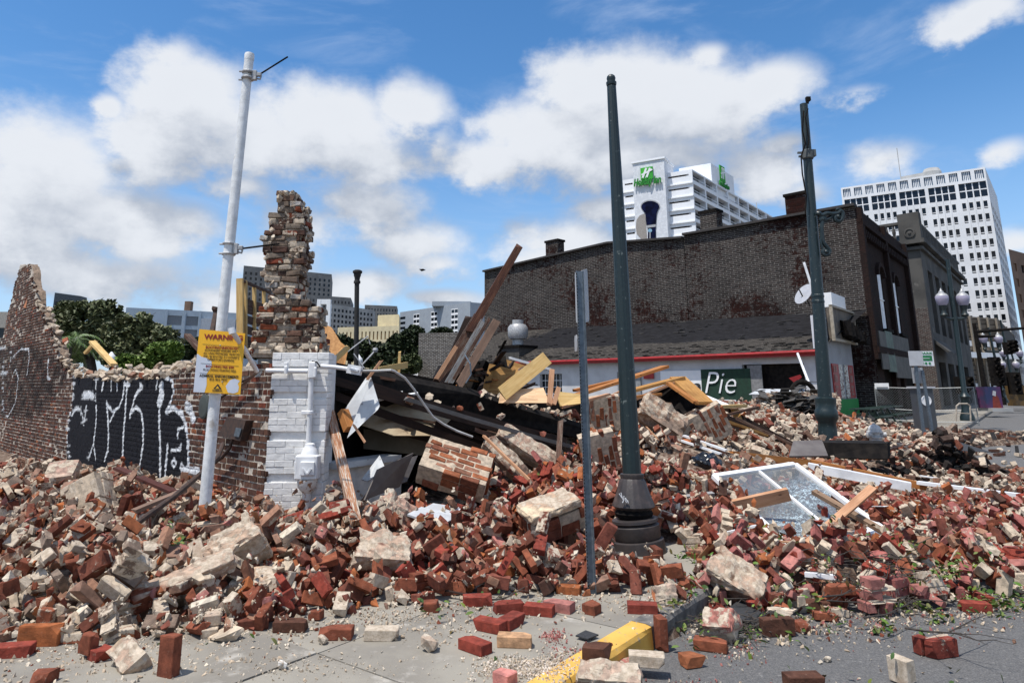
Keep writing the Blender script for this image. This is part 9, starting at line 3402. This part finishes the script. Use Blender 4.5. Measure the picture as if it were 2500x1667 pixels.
for a in ((2110, 1345, 60, 14, 520), (2020, 1335, 40, 10, 160), (2240, 1370, 70, 14, 380), (2300, 1395, 40, 12, 160), (1880, 1308, 30, 14, 160), (1760, 1290, 40, 16, 160), (1590, 1272, 20, 8, 90),
          (1640, 1430, 50, 30, 150), (1760, 1460, 60, 20, 70), (412, 1245, 18, 14, 160), (1590, 1380, 50, 25, 90), (1000, 1395, 60, 10, 26), (1130, 1365, 80, 6, 30), (450, 1470, 90, 30, 16), (1820, 1400, 60, 20, 110), (2130, 1520, 200, 50, 40), (1235, 1120, 8, 6, 60)):
 leaf_patch(*a)
me = np_mesh('fallen_leaves', np.array([list(v) for v in V]), np.array(T), np.array(C_))
me.materials.append(M_LEAF)
o = bpy.data.objects.new('fallen_leaves', me)
COL.objects.link(o)
tag(o, 'green leaves blown among the bricks and on the road', 'leaves', kind='stuff')
M_TWIG = mat('twig bark', (.055, .042, .033), (.03, .024, .02), bump=.2, scale=30)
def twig(pts_uv, r0, lab, branches=4):
 pts = [onz(u, v, 0) for u, v in pts_uv]
 pts = [Vector((p.x, p.y, max(road_z(p.x, p.y), 0 if ground_h(p.x, p.y) < .02 else ground_h(p.x, p.y)) + r0 + .004 + R.uniform(0, .03))) for p in [onz(u, v, road_z(q.x, q.y)) for (u, v), q in zip(pts_uv, pts)]]
 t = MB()
 t.tube(pts, r0, 6, rend=r0 * .35)
 for _ in range(branches):
  i = R.randrange(len(pts) - 1)
  p = pts[i].lerp(pts[i + 1], R.random())
  d = (pts[i + 1] - pts[i]).normalized()
  sd = Vector((-d.y, d.x, 0)) * R.choice((-1, 1))
  L_ = R.uniform(.08, .25)
  t.tube([p, p + (d + sd * .6) * L_ * .5 + Vector((0, 0, .02)), p + (d + sd) * L_], r0 * .45, 5, rend=r0 * .15)
 return one('twig', t, M_TWIG, lab, 'twig')
twig([(2085, 1500), (2130, 1510), (2200, 1515), (2260, 1538)], .008, 'long dark twig lying from the upright brick to the right on the road')
twig([(1990, 1478), (2040, 1465), (2090, 1440), (2105, 1430)], .006, 'thin twig above the upright brick in the road')
twig([(1895, 1430), (1940, 1420), (1975, 1400), (2010, 1390)], .007, 'forked twig at the road edge below the pink blocks')
twig([(1905, 1438), (1940, 1436), (1980, 1436)], .006, 'short straight twig beside the forked one at the road edge')
twig([(2190, 1510), (2240, 1490), (2280, 1470)], .005, 'slender twig lower right crossing toward the edge')
twig([(1120, 1385), (1160, 1380), (1220, 1372), (1250, 1378)], .007, 'twig along the edge of the heap left of the sign post')
twig([(1445, 1400), (1480, 1392), (1520, 1398)], .008, 'twig by the head of the yellow kerb')
for k in range(3):
 mb = MB()
 for _ in range(90):
  u, v = R.gauss((1700, 1950, 2080)[k] - 20, 40), R.gauss((1395, 1330, 1350)[k], 12)
  p = onz(u, v, 0)
  p = Vector((p.x, p.y, min(ground_h(p.x, p.y), .4) + R.uniform(0, .06)))
  a = R.uniform(0, 6.3)
  L_ = R.uniform(.08, .3)
  mb.tube([p, p + Vector((math.cos(a) * L_ * .5, math.sin(a) * L_ * .5, R.uniform(0, .05))), p + Vector((math.cos(a + .3) * L_, math.sin(a + .3) * L_, R.uniform(-.02, .05)))], .0035, 4, cap=False)
 tag(one('brushwood', mb, M_TWIG, ('tangle of dry twigs right of the yellow kerb head', 'tangle of twigs below the crossed strips', 'tangle of twigs among the green leaves, right')[k], 'twigs', fixn=False), kind='stuff')
# a bird far off in the sky
mb = MB()
p_ = at(968, 623, 80)
mb.slab([p_, p_ + Vector((.5, 0, .15)), p_ + Vector((.2, 0, .3)), p_ + Vector((-.3, 0, .25))], (0, -1, 0), .1)
one('bird', mb, M_BLACK, 'tiny dark bird in the sky left of the brick building', 'bird')
